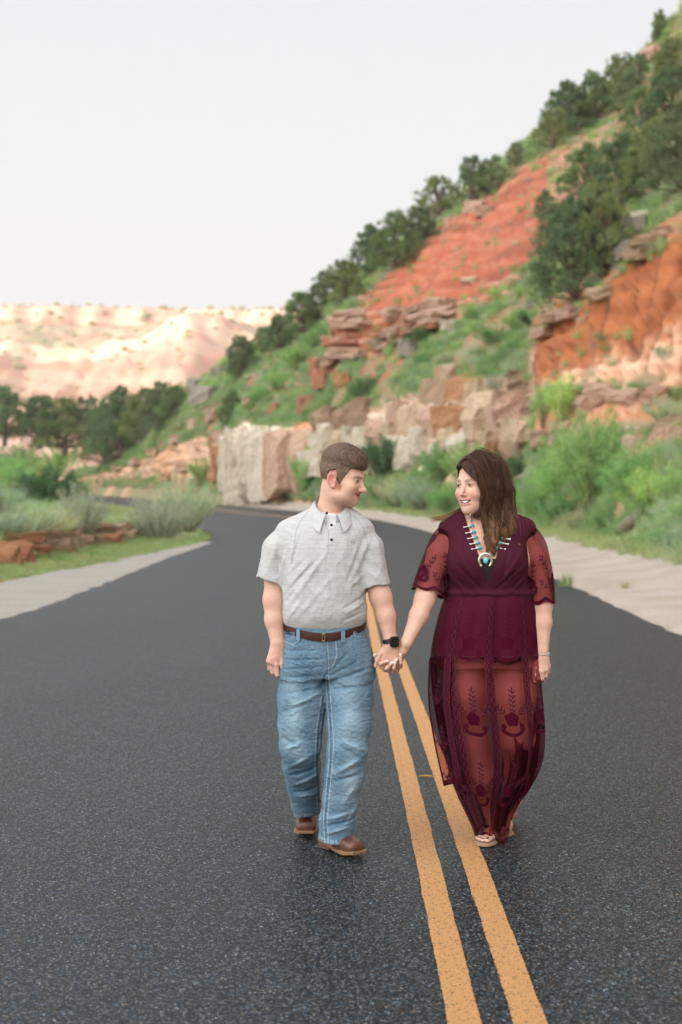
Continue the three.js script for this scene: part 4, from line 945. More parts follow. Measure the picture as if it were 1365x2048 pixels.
// ---------------------------------------------------------------- the man
const PD = 6.29;
const localOf = (X0, PD0 = PD) => (px, py, z = 0) => { const D = PD0 - z, p = at(px, py, D); return [p.x - X0, p.y, z]; };
const skinMat = new THREE.MeshPhysicalMaterial({ vertexColors: true, roughness: 0.52, specularIntensity: 0.6, sheen: 0.25, sheenColor: RGB(0.9, 0.6, 0.5), sheenRoughness: 0.5 });
const crease = (sx, sy, k) => { const s = 512; return texture(s, s, (x, y) => { const X = x / s, Y = y / s, q = (a, b, o) => { const c = (u, v) => 1 - Math.abs(n2(u * a + o, v * b - o)); const fx = X, fy = Y; return lerp(lerp(c(fx, fy), c(fx - 1, fy), fx), lerp(c(fx, fy - 1), c(fx - 1, fy - 1), fx), fy); }; const v = 0.62 * q(sx, sy, 3) ** 3 + 0.3 * q(sx * 2.3, sy * 2.1, 9) ** 2 + 0.08 * k * (Math.sin(x * 1.6) * Math.sin(y * 1.6) * 0.5 + 0.5); return [v, v, v]; }); };
const weave = (() => { const s = 256; reseed(15); const a = new Float32Array(s * s).map(() => rnd()); return texture(s, s, (x, y) => { const v = 0.5 + 0.35 * Math.sin(x * Math.PI / 2) * Math.sin(y * Math.PI / 2) + 0.2 * (a[y * s + x] - 0.5); return [v, v, v]; }); })();
{
  const X0 = -0.0608, m = localOf(X0);
  const man = thing('person', 'man in grey polo shirt and blue jeans walking hand in hand, looking at the woman', 'person', V(X0, 0, -PD));
  const sk = [0.67, 0.41, 0.31], flush = [0.66, 0.29, 0.215];

  // --- joints
  const hc = m(684, 959, 0.02), head = yawFrame(hc, 1.2, 0.24, 0.0);
  const HO = { low: 0.82, jaw: 0.055, cheek: 0.028, nose: 1.15, browY: 0.0255, tall: 0.02, jowl: true, skin: sk, flush, lip: [0.52, 0.2, 0.16], brow: [0.27, 0.15, 0.09], browK: 0.55, ear: [0.68, 0.27, 0.23] };
  HO.extra = (x, y, z, c) => {                                // sideburn and stubble
    const ax = Math.abs(x);
    if (ax > 0.045) c = mix3(c, [0.34, 0.13, 0.06], 0.85 * Math.exp(-(((z - 0.023) / 0.011) ** 4 + ((y + 0.03) / 0.016) ** 4)));
    return mix3(c, [0.5, 0.27, 0.2], 0.35 * sstep(-0.05, -0.075, y) * sstep(-0.01, 0.03, z) * clamp(0.6 + n3(x * 300, y * 300, z * 300)));
  };
  const hf = headField(HO), hpig = headPigment(HO);
  const headSdf = (x, y, z) => { const p = head.inv(x, y, z); return hf(p[0], p[1], p[2]); };
  const neckA = head.fwd([0, -0.05, -0.028]), neckB = m(662, 1040, -0.02);
  const neckF = (x, y, z) => smin(cone(x, y, z, neckA, neckB, 0.056, 0.064), cone(x, y, z, m(650, 1035, -0.03), m(600, 1050, -0.02), 0.05, 0.04), 0.05);

  // --- arms and hands
  const armR = [[m(578, 1068, 0), 0.044], [m(552, 1150, 0.01), 0.049], [m(548, 1200, 0.015), 0.046], [m(549, 1240, 0.03), 0.0405], [m(556, 1285, 0.05), 0.0315]];
  const armL = [[m(718, 1068, 0), 0.044], [m(749, 1150, 0.03), 0.049], [m(762, 1195, 0.04), 0.0475], [m(772, 1232, 0.055), 0.041], [m(781, 1280, 0.075), 0.0275]];
  const palmR = (x, y, z) => {
    let d = chain(x, y, z, [[m(556, 1286, 0.05), 0.029], [m(556, 1298, 0.055), 0.024], [m(553, 1312, 0.06), 0.02]], 0.01);
    for (const [a, b] of [[565, 1327], [553, 1329], [544, 1326], [537.5, 1322]]) d = smin(d, cone(x, y, z, m(556 + (a - 552) * 0.5, 1296, 0.052), m(a, b, 0.066), 0.017, 0.0115), 0.014);
    return d;
  };
  const fingR = [
    [[m(566, 1300, 0.05), 0.015], [m(573, 1313, 0.058), 0.0115], [m(577, 1326, 0.062), 0.0098], [m(580, 1338, 0.06), 0.0082]],
    [[m(565, 1327, 0.066), 0.0112], [m(566.5, 1348, 0.062), 0.0098], [m(573, 1354, 0.038), 0.0086], [m(575, 1353, 0.024), 0.008]],
    [[m(553, 1329, 0.066), 0.0112], [m(555, 1350, 0.062), 0.0098], [m(562, 1355, 0.036), 0.0087], [m(565, 1351, 0.02), 0.008]],
    [[m(544, 1326, 0.062), 0.0108], [m(546, 1345, 0.056), 0.0094], [m(553, 1350, 0.032), 0.0084], [m(556, 1345, 0.018), 0.0078]],
    [[m(537.5, 1322, 0.058), 0.0098], [m(539.5, 1338, 0.05), 0.0084], [m(545, 1343, 0.03), 0.0075], [m(548, 1338, 0.018), 0.007]],
  ];
  const handR = (x, y, z) => { let d = palmR(x, y, z); for (const f of fingR) d = smin(d, chain(x, y, z, f, 0.003), 0.005); return d; };
  // left hand: back to the camera, fingers laced down into hers
  const palmL = (x, y, z) => {
    let d = chain(x, y, z, [[m(781, 1279, 0.075), 0.0275], [m(781, 1292, 0.08), 0.023]], 0.01);
    for (const [a, b] of [[766, 1318], [776, 1323], [786, 1323], [794.5, 1317]]) d = smin(d, cone(x, y, z, m(781 + (a - 780) * 0.5, 1292, 0.08), m(a, b, 0.084), 0.018, 0.0125), 0.016);
    return d;
  };
  const fingL = [
    [[m(769, 1299, 0.08), 0.0155], [m(761, 1308, 0.088), 0.012], [m(755, 1321, 0.09), 0.0102], [m(751.5, 1332, 0.084), 0.0086]],
    [[m(766, 1318, 0.084), 0.012], [m(764, 1334, 0.07), 0.0102], [m(772, 1337, 0.046), 0.009]],
    [[m(776, 1323, 0.084), 0.012], [m(776.5, 1341, 0.068), 0.0102], [m(784, 1342, 0.045), 0.009]],
    [[m(786, 1323, 0.082), 0.0118], [m(789, 1341, 0.066), 0.01], [m(796, 1340, 0.045), 0.009]],
    [[m(794.5, 1317, 0.078), 0.0105], [m(798, 1333, 0.062), 0.009], [m(803, 1331, 0.044), 0.008]],
  ];
  const handL = (x, y, z) => { let d = palmL(x, y, z); for (const f of fingL) d = smin(d, chain(x, y, z, f, 0.003), 0.005); return d; };
  const legRp = [[m(604, 1330, -0.02), 0.085], [m(600, 1470, 0.0), 0.045], [m(606, 1560, -0.13), 0.036], [m(613, 1640, -0.3), 0.03]];
  const legLp = [[m(698, 1330, 0.0), 0.085], [m(698, 1480, 0.07), 0.045], [m(684, 1580, 0.06), 0.036], [m(668, 1680, 0.04), 0.03]];
  const torsoB = sections([[0.9, 0.0, 0.13, 0, 0.09], [1.05, 0, 0.145, 0, 0.1], [1.25, 0, 0.15, 0, 0.095], [1.42, -0.01, 0.15, -0.01, 0.07], [1.47, -0.01, 0.09, -0.015, 0.05]]);
  const bodyF = (x, y, z) => {
    let d = torsoB(x, y, z);
    d = smin(d, chain(x, y, z, armR, 0.02), 0.03); d = smin(d, chain(x, y, z, armL, 0.02), 0.03);
    d = smin(d, neckF(x, y, z), 0.04); d = smin(d, chain(x, y, z, legRp, 0.03), 0.04); d = smin(d, chain(x, y, z, legLp, 0.03), 0.04);
    d = smin(d, palmR(x, y, z), 0.012); d = smin(d, palmL(x, y, z), 0.012);
    return smin(d, headSdf(x, y, z), 0.02);
  };
  const fullSkin = (x, y, z) => {
    let d = bodyF(x, y, z);
    return d;
  };
  const neckSkin = (x, y, z) => smin(smin(headSdf(x, y, z), neckF(x, y, z), 0.022), torsoB(x, y, z), 0.03);
  const bodyCol = (x, y, z, nx, ny) => {
    const p = head.inv(x, y, z); const base = y > 1.45 ? hpig(p[0], p[1], p[2]) : sk;
    let c = mul3(base, 1 + 0.05 * n3(x * 40, y * 40, z * 40) + 0.03 * n3(x * 160, y * 160, z * 160));
    if (y < 1.12) { c = mix3(c, flush, 0.25 * clamp(0.4 + n3(x * 18, y * 9, z * 18))); for (const f of [fingR, fingL]) for (const k of f) { const q = k[0][0], e = Math.hypot(x - q[0], y - q[1], z - q[2]); if (e < 0.02) c = mix3(c, [0.66, 0.26, 0.22], 0.35 * (1 - e / 0.02)); } }
    return c;
  };
  const notHead = (x, y, z) => smax(bodyF(x, y, z), y - (hc[1] - 0.14), 0.004);
  const parts = [
    isoMesh((x, y, z) => Math.max(neckSkin(x, y, z), (hc[1] - 0.165) - y), [hc[0] - 0.16, hc[1] - 0.175, hc[2] - 0.16], [hc[0] + 0.16, hc[1] + 0.15, hc[2] + 0.16], 0.003, bodyCol),
    isoMesh(notHead, [-0.36, 0.02, -0.42], [0.36, 1.53, 0.26], 0.008, bodyCol),
    isoMesh((x, y, z) => smin(handR(x, y, z), chain(x, y, z, armR.slice(2), 0.02), 0.012), [m(528, 1240)[0], 0.72, -0.05], [m(590, 1240)[0], 1.0, 0.12], 0.003, bodyCol),
    isoMesh((x, y, z) => smin(handL(x, y, z), chain(x, y, z, armL.slice(2), 0.02), 0.012), [m(735, 1240)[0], 0.75, -0.02], [m(812, 1240)[0], 1.06, 0.15], 0.003, bodyCol),
  ];
  const body = mesh('body', mergeGeometries(parts), skinMat, man);

  // --- eyes: lids open on a dark iris
  for (const s of [-1, 1]) {
    const e = mesh('eye', new THREE.SphereGeometry(0.0128, 20, 14), new THREE.MeshStandardMaterial({ color: RGB(0.7, 0.66, 0.62), roughness: 0.15 }), man);
    e.position.set(...head.fwd([s * 0.0318, 0.0095, 0.0752])); e.scale.set(0.9, 0.2, 0.97);
    const i = mesh('iris', new THREE.SphereGeometry(0.0064, 16, 10), new THREE.MeshStandardMaterial({ color: RGB(0.06, 0.045, 0.035), roughness: 0.1 }), e);
    const dir = V(...head.fwd([s * 0.0318 + 0.003, 0.0095, 0.0835])).sub(e.position); i.position.copy(dir).divide(e.scale); i.scale.set(1.1, 3, 1);
    // lash line
    const lp = []; for (let k = 0; k <= 8; k++) { const t = k / 8 * 2 - 1; lp.push(V(...head.fwd([s * 0.0318 + 0.0125 * t, 0.0158 - 0.004 * t * t, 0.0868 - 0.0068 * t * t - 0.003 * t * s]))); }
    mesh('eyelash', limb(lp, lp.map((_, k) => 0.0013 + 0.0006 * Math.sin(k / 8 * 3.14)), 5), new THREE.MeshStandardMaterial({ color: RGB(0.07, 0.04, 0.025), roughness: 0.9 }), man);
  }
  { // teeth in the smile
    const tp = []; for (let k = 0; k <= 10; k++) { const t = (k / 10 - 0.5) * 0.04, ax = Math.abs(t); tp.push(V(...head.fwd([t, -0.0615 * 0.82 + 9.4 * ax * ax, 0.0865 - 14 * ax * ax]))); }
    mesh('tooth_row', limb(tp, tp.map(() => 0.0022), 6), new THREE.MeshStandardMaterial({ color: RGB(0.8, 0.76, 0.7), roughness: 0.3 }), man);
  }
  // --- short hair: a cap that follows the skull, with combed strands on it
  const hairLine = (p) => {                                   // > 0 where hair grows
    const [x, y, z] = p, ax = Math.abs(x);
    const side = curve1([[-0.12, -0.056], [-0.064, -0.052], [-0.044, 0.0], [-0.034, 0.03], [-0.005, 0.036], [0.004, 0.012], [0.01, -0.012], [0.024, -0.016], [0.032, 0.012], [0.047, 0.047], [0.056, 0.06], [0.09, 0.062 + 0.004 * Math.sin(ax * 260)], [0.13, 0.062]])(z);
    return y - side;
  };
  const hairD = (x, y, z) => {
    const p = head.inv(x, y, z), top = sstep(0.06, 0.11, p[1]), n = n3(x * 55, y * 55, z * 55);
    let th = 0.0045 + 0.011 * top + 0.007 * sstep(0.03, 0.075, p[2]) * sstep(0.055, 0.075, p[1]) + 0.0007 * n + 0.0006 * n3(x * 200, y * 200, z * 200);
    th *= lerp(0.25, 1, sstep(-0.02, 0.05, p[1] - 0.3 * clamp(-p[2] - 0.03, 0, 0.1)));
    return smax(hf(p[0], p[1], p[2]) - th, -(hairLine(p) + 0.003 * n) * 0.8, 0.006);
  };
  const hairC = (x, y, z) => { const p = head.inv(x, y, z), t = 0.5 + 0.5 * n3(p[0] * 180, p[1] * 60 + p[2] * 60, p[2] * 50), side = 1 - sstep(0.045, 0.075, p[1]); return mul3(mix3([0.085, 0.05, 0.03], [0.2, 0.135, 0.09], t * 0.7 + 0.4 * side), 1); };
  const capGeo = isoMesh(hairD, [hc[0] - 0.15, hc[1] - 0.1, hc[2] - 0.15], [hc[0] + 0.15, hc[1] + 0.17, hc[2] + 0.15], 0.0032, hairC);
  const hairMat = new THREE.MeshPhysicalMaterial({ vertexColors: true, roughness: 0.55, specularIntensity: 0.5 });
  const hair = mesh('hair', capGeo, hairMat, man);
  {
    reseed(404); const P = capGeo.attributes.position, N = capGeo.attributes.normal, pos = [], col = [];
    for (let k = 0; k < 9000; k++) {
      const q = Math.floor(rnd() * P.count), p = V(P.getX(q), P.getY(q), P.getZ(q)), n = V(N.getX(q), N.getY(q), N.getZ(q)), h = head.inv(p.x, p.y, p.z);
      const top = sstep(0.05, 0.09, h[1]), flow = V(...head.fwd([0.25 * h[0], top ? -0.1 : -1, top * 1.0])).sub(V(...hc)).normalize();
      const dir = flow.addScaledVector(n, 0.35 + 0.25 * rnd()).add(V(gauss() * 0.25, gauss() * 0.25, gauss() * 0.25)).normalize(), len = lerp(0.006, 0.017, top) * rr(0.6, 1.3), w = 0.0007;
      const sx = V(rnd() - 0.5, rnd() - 0.5, rnd() - 0.5).cross(dir).normalize().multiplyScalar(w), c = mul3(mix3([0.06, 0.036, 0.022], [0.27, 0.185, 0.12], rnd() ** 1.6), 1);
      p.addScaledVector(n, -0.001); const e = p.clone().addScaledVector(dir, len).addScaledVector(n, -len * 0.3);
      pos.push(p.x - sx.x, p.y - sx.y, p.z - sx.z, p.x + sx.x, p.y + sx.y, p.z + sx.z, e.x, e.y, e.z); for (let i = 0; i < 3; i++) col.push(...c);
    }
    mesh('hair_strands', geoFrom(pos, null, col), hairMat, hair);
  }

  // --- polo shirt
  const S = (py, xl, xr, cz, b) => { const a = m(xl, py, 0), c = m(xr, py, 0); return [a[1], (a[0] + c[0]) / 2, (c[0] - a[0]) / 2, cz, b]; };
  const shirtT = sections([S(1262, 574, 724, 0.005, 0.125), S(1246, 566, 731, 0.01, 0.142), S(1225, 564, 734, 0.012, 0.152), S(1190, 566, 731, 0.012, 0.152), S(1150, 565, 730, 0.01, 0.147), S(1110, 562, 734, 0.005, 0.14), S(1075, 562, 738, -0.002, 0.128), S(1052, 560, 746, -0.012, 0.112), S(1040, 574, 736, -0.016, 0.098), S(1028, 597, 722, -0.02, 0.082), S(1016, 620, 706, -0.02, 0.07), S(1008, 630, 700, -0.018, 0.064)].reverse().sort((a, b) => a[0] - b[0]), 2.35);
  const slR = [[m(582, 1066, -0.005), 0.062], [m(559, 1100, 0), 0.069], [m(543, 1163, 0.012), 0.0655]], slL = [[m(716, 1064, -0.005), 0.06], [m(735, 1098, 0.01), 0.067], [m(751, 1174, 0.035), 0.0655]];
  const folds = foldField([
    [[654, 1105], [574, 1215], 0.011, 0.011], [[640, 1112], [572, 1190], 0.009, -0.009], [[623, 1122], [578, 1171], 0.009, 0.009], [[612, 1118], [576, 1152], 0.007, -0.007], [[668, 1150], [590, 1238], 0.012, 0.008], [[600, 1070], [584, 1140], 0.007, -0.008],
    [[742, 1076], [706, 1160], 0.01, 0.01], [[730, 1072], [694, 1165], 0.009, -0.009], [[716, 1090], [700, 1140], 0.008, 0.006], [[693, 1226], [731, 1204], 0.008, 0.011], [[688, 1216], [730, 1192], 0.007, -0.009], [[688, 1240], [730, 1224], 0.007, -0.008], [[700, 1175], [726, 1150], 0.008, 0.008],
    [[640, 1200], [620, 1245], 0.013, 0.005], [[676, 1120], [668, 1200], 0.014, 0.004], [[600, 1205], [576, 1238], 0.008, 0.008], [[590, 1180], [572, 1205], 0.006, -0.007],
    [[560, 1075], [530, 1150], 0.012, 0.006], [[552, 1090], [560, 1160], 0.008, -0.006], [[575, 1095], [556, 1160], 0.007, 0.007],
    [[738, 1110], [772, 1150], 0.007, 0.007], [[730, 1122], [768, 1162], 0.007, -0.007], [[734, 1138], [762, 1168], 0.006, 0.006], [[752, 1070], [768, 1130], 0.009, 0.005],
  ], m, -0.02);
  const ridged = (x, y, z) => { const n = n3(x * 9 + y * 5, y * 4.5 - x * 3, z * 9); return (1 - Math.abs(n)) * 0.006 * sstep(1.0, 1.05, y) * (1 - 0.5 * sstep(1.35, 1.45, y)); };
  const cut = (x, y, z, a, b, ext) => { const d = V(b[0] - a[0], b[1] - a[1], b[2] - a[2]).normalize(); return (x - b[0]) * d.x + (y - b[1]) * d.y + (z - b[2]) * d.z - ext; };
  const hemTilt = (c, a, b, tx) => { const d = V(b[0] - a[0], b[1] - a[1], b[2] - a[2]).normalize(); d.x += tx; d.normalize(); return (x, y, z) => (x - b[0]) * d.x + (y - b[1]) * d.y + (z - b[2]) * d.z; };
  const endR = hemTilt(0, slR[1][0], slR[2][0], -0.08), endL = hemTilt(0, slL[1][0], slL[2][0], -0.05);
  const sleeve = (x, y, z, s, end, arm) => {
    let d = chain(x, y, z, s, 0.02); const e = end(x, y, z); d = smax(d, e, 0.004);
    const inner = chain(x, y, z, s.map(([p, r]) => [p, r - 0.013]), 0.02); return smax(d, -Math.max(inner, -e - 0.025), 0.003);
  };
  const neckHole = (x, y, z) => { const c = m(664, 1030, 0.0); return Math.hypot((x - c[0]) / 0.075, (y - c[1] - 0.35 * (0.07 - z)) / 0.055, (z - c[2] - 0.005) / 0.105) - 1; };
  const shirtF = (x, y, z) => {
    let d = shirtT(x, y, z);
    const lean = 0.03;
    d = smin(d, sleeve(x, y, z, slR, endR), lean); d = smin(d, sleeve(x, y, z, slL, endL), lean);
    d -= 0.45 * folds(x, y, z) + ridged(x, y, z) - 0.003 + 0.0022 * (1 - Math.abs(n3(x * 16 + y * 11, y * 7 - x * 5, z * 14))) * sstep(1.0, 1.1, y);
    const vx = m(659, 1060, 0.12), vv = (Math.abs(x - vx[0]) - clamp((y - (vx[1] - 0.005)) * 0.62, 0, 0.05));   // open placket
    if (z > 0) d = smax(d, -Math.max(vv, vx[1] - 0.004 - y) - 0.0, 0.004);
    return smax(d, -neckHole(x, y, z) * 0.06, 0.005);
  };
  const heather = (() => { const s = 512; reseed(88); const rows = Float32Array.from({ length: s }, () => rnd()), nz = new Float32Array(s * s); for (let y = 0; y < s; y++) { let v = 0.5; for (let x = 0; x < s; x++) { if (rnd() < 0.035) v = rnd(); nz[y * s + x] = v; } } return texture(s, s, (x, y) => { const v = nz[y * s + x], k = 0.725 + 0.07 * (v - 0.5) + 0.04 * (rows[y] - 0.5) + (v < 0.08 ? -0.045 : 0); return [k * 0.995, k, k * 0.985]; }, true); })();
  const shirtMat = new THREE.MeshPhysicalMaterial({ map: heather, roughness: 0.85, bumpMap: crease(4.5, 2.6, 0.3), bumpScale: 0.004, sheen: 0.2, sheenColor: RGB(0.8, 0.8, 0.8) });
  const shirt = mesh('polo_shirt', isoMesh(shirtF, [-0.4, 0.96, -0.22], [0.4, 1.6, 0.24], 0.0042, null, (x, y, z) => [Math.atan2(x + 0.01, z + 0.12) * 0.26 / 0.42, y / 0.42]), shirtMat, man);
  // collar: a folded band with two points
  {
    const c = m(664, 1022, 0), nU = 48, cm = m(664, 1026, 0);
    const ring = (a) => { const bk = 0.5 - 0.5 * Math.cos(a); return [c[0] + Math.sin(a) * 0.066 - 0.012 * bk, cm[1] - 0.012 + 0.1 * Math.pow(bk, 0.9), 0.012 + Math.cos(a) * 0.074 - 0.01 * bk]; };   // top edge: low in front, high behind
    const leaf = (side) => gridGeo(nU, 8, (i, j) => {
      const t = i / (nU - 1), a = lerp(0.4, Math.PI, t) * side, w = j / 7, q = ring(a), point = Math.pow(1 - t, 2.0);
      const drop = (0.036 + 0.042 * point) * w, flare = 0.034 * w * (1 - 0.25 * t);
      return { p: V(q[0] + Math.sin(a) * flare * 1.0 + side * 0.012 * point * w, q[1] + 0.006 * Math.sin(w * Math.PI) - drop, q[2] + Math.cos(a) * flare + 0.02 * point * w), uv: [t * 0.5, w * 0.15] };
    });
    const thick = (g) => { const n = g.attributes.normal, p = g.attributes.position, g2 = g.clone(); for (let i = 0; i < p.count; i++) g2.attributes.position.setXYZ(i, p.getX(i) - n.getX(i) * 0.003, p.getY(i) - n.getY(i) * 0.003, p.getZ(i) - n.getZ(i) * 0.003); return mergeGeometries([g, g2]); };
    mesh('collar', mergeGeometries([thick(leaf(-1)), thick(leaf(1))]), shirtMat, shirt);
    const band = () => gridGeo(60, 5, (i, j) => { const t = i / 59, a = lerp(0.3, 2 * Math.PI - 0.3, t), q = ring(a); return { p: V(q[0] + Math.sin(a) * 0.001 * j, q[1] + 0.004 - 0.04 * j / 4, q[2] + Math.cos(a) * 0.001 * j), uv: [t, j / 20] }; });
    mesh('collar_band', thick(band()), shirtMat, shirt);
    const bm = new THREE.MeshStandardMaterial({ color: RGB(0.012, 0.012, 0.014), roughness: 0.35 });
    for (const [px, py, z] of [[654, 1026, 0.115], [663.5, 1050, 0.145], [663.5, 1079.5, 0.16]]) {
      const z0 = (() => { const q = m(px, py, 0.1); for (let z = 0.2; z > 0; z -= 0.001) { const w = m(px, py, z); if (shirtF(w[0], w[1], z) < 0) return z; } return z; })();
      const b = mesh('button', new THREE.CylinderGeometry(0.0062, 0.0062, 0.003, 18).rotateX(Math.PI / 2), bm, shirt); b.position.set(...m(px, py, z0 + 0.0015));
    }
    const under = isoMesh((x, y, z) => { const d = smin(neckF(x, y, z), torsoB(x, y, z), 0.05) - 0.006; return smax(smax(d, y - (m(680, 1027)[1] - 0.1 * (x - c[0])), 0.003), 0.03 - z, 0.003); }, [-0.14, 1.3, -0.1], [0.16, 1.56, 0.16], 0.004);
    mesh('undershirt', under, new THREE.MeshStandardMaterial({ color: RGB(0.82, 0.82, 0.83), roughness: 0.9 }), man);
    // placket edge and seams
    const onF = (px, py) => { for (let z = 0.24; z > -0.1; z -= 0.001) { const w = m(px, py, z); if (shirtF(w[0], w[1], z) < 0) return V(w[0], w[1], z + 0.0004); } return V(...m(px, py, 0.1)); };
    const seamMat = new THREE.MeshStandardMaterial({ color: RGB(0.3, 0.3, 0.295), roughness: 1 });
    const line = (pts, r, nm) => { const q = []; for (let i = 0; i < pts.length - 1; i++) for (let k = 0; k < 14; k++) q.push(onF(lerp(pts[i][0], pts[i + 1][0], k / 14), lerp(pts[i][1], pts[i + 1][1], k / 14))); mesh(nm, limb(q, q.map(() => r), 4), seamMat, shirt); };
    line([[658, 1060], [657, 1090], [656.5, 1106], [670, 1106]], 0.0009, 'placket_seam');
    line([[618, 1022], [604, 1038], [593, 1060], [588, 1095], [582, 1130]], 0.0011, 'raglan_seam');
    line([[700, 1024], [716, 1040], [728, 1058], [736, 1085], [728, 1125]], 0.0011, 'raglan_seam');
    line([[516, 1150], [543, 1163], [570, 1168]], 0.0008, 'cuff_seam'); line([[724, 1172], [752, 1170], [778, 1158]], 0.0008, 'cuff_seam');
  }

  // --- jeans
  const pelvis = sections([S(1352, 556, 748, 0.0, 0.12), S(1330, 556, 749, 0.0, 0.138), S(1300, 560, 744, 0.0, 0.145), S(1270, 565, 733, 0.004, 0.142), S(1236, 570, 727, 0.006, 0.134)], 2.3);
  const legOf = (rows) => rows.map(([py, xl, xr, z]) => { const a = m(xl, py, z), c = m(xr, py, z); return [[(a[0] + c[0]) / 2, a[1], z], (c[0] - a[0]) / 2]; });
  const legR = legOf([[1345, 558, 656, -0.005], [1400, 557, 653, 0.01], [1450, 558, 645, 0.02], [1490, 560, 641, 0.02], [1530, 567, 640, -0.05], [1570, 575, 640, -0.14], [1605, 583, 641, -0.21], [1628, 588, 642, -0.25]]);
  const legL = legOf([[1345, 650, 748, 0.01], [1400, 652, 745, 0.04], [1450, 655, 742, 0.07], [1500, 655, 735, 0.085], [1550, 651, 728, 0.075], [1600, 646, 717, 0.055], [1640, 641, 709, 0.045], [1682, 638, 705, 0.045]]);
  const jf = foldField([
    [[560, 1390], [642, 1378], 0.008, -0.006], [[566, 1340], [650, 1332], 0.006, -0.005], [[566, 1322], [648, 1316], 0.006, -0.005], [[570, 1302], [640, 1300], 0.006, -0.004], [[570, 1356], [650, 1350], 0.006, -0.006], [[640, 1400], [566, 1425], 0.009, -0.006], [[646, 1385], [590, 1410], 0.007, 0.007],
    [[662, 1350], [720, 1320], 0.007, -0.006], [[664, 1362], [738, 1338], 0.007, -0.007], [[664, 1340], [700, 1300], 0.007, -0.006], [[668, 1378], [742, 1372], 0.008, -0.006], [[660, 1345], [658, 1300], 0.006, -0.006], [[655, 1346], [640, 1380], 0.008, -0.009],
    [[572, 1500], [605, 1485], 0.009, 0.012], [[566, 1478], [600, 1492], 0.008, -0.009], [[580, 1540], [625, 1510], 0.011, 0.012], [[578, 1560], [628, 1545], 0.009, -0.011], [[586, 1585], [636, 1560], 0.01, 0.01], [[584, 1602], [638, 1592], 0.007, -0.009], [[590, 1612], [638, 1606], 0.007, 0.008],
    [[690, 1480], [734, 1500], 0.01, 0.013], [[684, 1490], [730, 1518], 0.008, -0.01], [[668, 1545], [726, 1512], 0.012, 0.012], [[662, 1560], [724, 1545], 0.009, -0.009], [[690, 1600], [716, 1565], 0.012, 0.008], [[650, 1640], [706, 1625], 0.009, 0.012], [[655, 1652], [708, 1640], 0.007, -0.011], [[652, 1668], [700, 1655], 0.008, 0.009], [[694, 1648], [712, 1618], 0.008, 0.008],
  ], m, -0.3);
  const hemR = m(615, 1628, -0.25), hemL = m(671, 1682, 0.045);
  const jeansF = (x, y, z) => {
    let d = pelvis(x, y, z);
    const a = smax(chain(x, y, z, legR, 0.02), hemR[1] + 0.12 * (x - hemR[0]) - y, 0.004), b = smax(chain(x, y, z, legL, 0.02), hemL[1] - 0.12 * (x - hemL[0]) - y, 0.004);
    const legs = smin(a, b, 0.008);
    d = smin(d, legs, 0.035);
    d -= 0.75 * jf(x, y, z) + 0.0025 * n3(x * 14, y * 9, z * 14) + 0.0013 * n3(x * 34 + y * 20, y * 46, z * 34);
    const inR = chain(x, y, z, legR.map(([p, r]) => [p, r - 0.016]), 0.02), inL = chain(x, y, z, legL.map(([p, r]) => [p, r - 0.016]), 0.02);
    d = smax(d, -Math.max(inR, y - hemR[1] - 0.05), 0.003); d = smax(d, -Math.max(inL, y - hemL[1] - 0.05), 0.003);
    return smax(d, y - m(650, 1238, 0)[1] + 0.0, 0.003);
  };
  const seamL = [[655, 1352], [660, 1420], [664, 1480], [662, 1520], [656, 1580], [651, 1640], [654, 1680]].map((q) => m(q[0], q[1], 0.08)), seamR = [[648, 1385], [638, 1450], [635, 1520], [636, 1580], [638, 1625]].map((q) => m(q[0], q[1], -0.05));
  const polyDist = (x, y, P) => { let b = 1e9; for (let i = 0; i < P.length - 1; i++) { const [e] = segDist(x, y, P[i], P[i + 1]); if (e < b) b = e; } return b; };
  const flyP = [[656, 1268], [657, 1310], [658, 1345]].map((q) => m(q[0], q[1], 0.14)), flyJ = [[672, 1270], [674, 1310], [664, 1338]].map((q) => m(q[0], q[1], 0.14));
  const pockR = [[568, 1285], [585, 1290], [600, 1280], [606, 1262]].map((q) => m(q[0], q[1], 0.12)), pockL = [[706, 1262], [712, 1272], [728, 1275], [742, 1272]].map((q) => m(q[0], q[1], 0.1));
  const denimC = (x, y, z) => {
    const n = n3(x * 9, y * 5, z * 9), f = 0.6 * n3(x * 190, y * 26, z * 190) + 0.5 * n3(x * 60, y * 200, z * 60);
    let worn = 0; const sp = [[m(702, 1420, 0.1), 0.055, 0.19], [m(588, 1440, 0.1), 0.045, 0.17], [m(706, 1540, 0.1), 0.045, 0.12], [m(692, 1600, 0.1), 0.04, 0.1]];
    for (const [q, a, b] of sp) worn += Math.exp(-(((x - q[0]) / a) ** 2 + ((y - q[1]) / b) ** 2));
    const k = clamp(0.36 * worn * (0.85 + 0.4 * n) + 0.1 * n + 0.12 * f + 0.27 + 26 * Math.max(-0.008, jf(x, y, z)));
    let c = mix3([0.05, 0.125, 0.2], [0.31, 0.435, 0.515], k);
    if (z > -0.3) {
      for (const P of [seamL, seamR]) { const e = polyDist(x, y, P); if (e < 0.011) { c = mix3(c, [0.04, 0.09, 0.15], 0.75 * (1 - sstep(0.003, 0.007, e)) * (n3(x * 30, y * 190, 2) > -0.2 ? 1 : 0.3)); if (Math.abs(e - 0.008) < 0.002) c = mix3(c, [0.42, 0.5, 0.55], 0.5); } }
      if (z > 0.05) {
        for (const P of [flyP, flyJ, pockR, pockL]) { const e = polyDist(x, y, P); if (e < 0.006) c = mix3(c, [0.45, 0.52, 0.55], 0.55 * (1 - sstep(0.001, 0.0035, e))); if (e > 0.003 && e < 0.007) c = mix3(c, [0.04, 0.09, 0.15], 0.4); }
      }
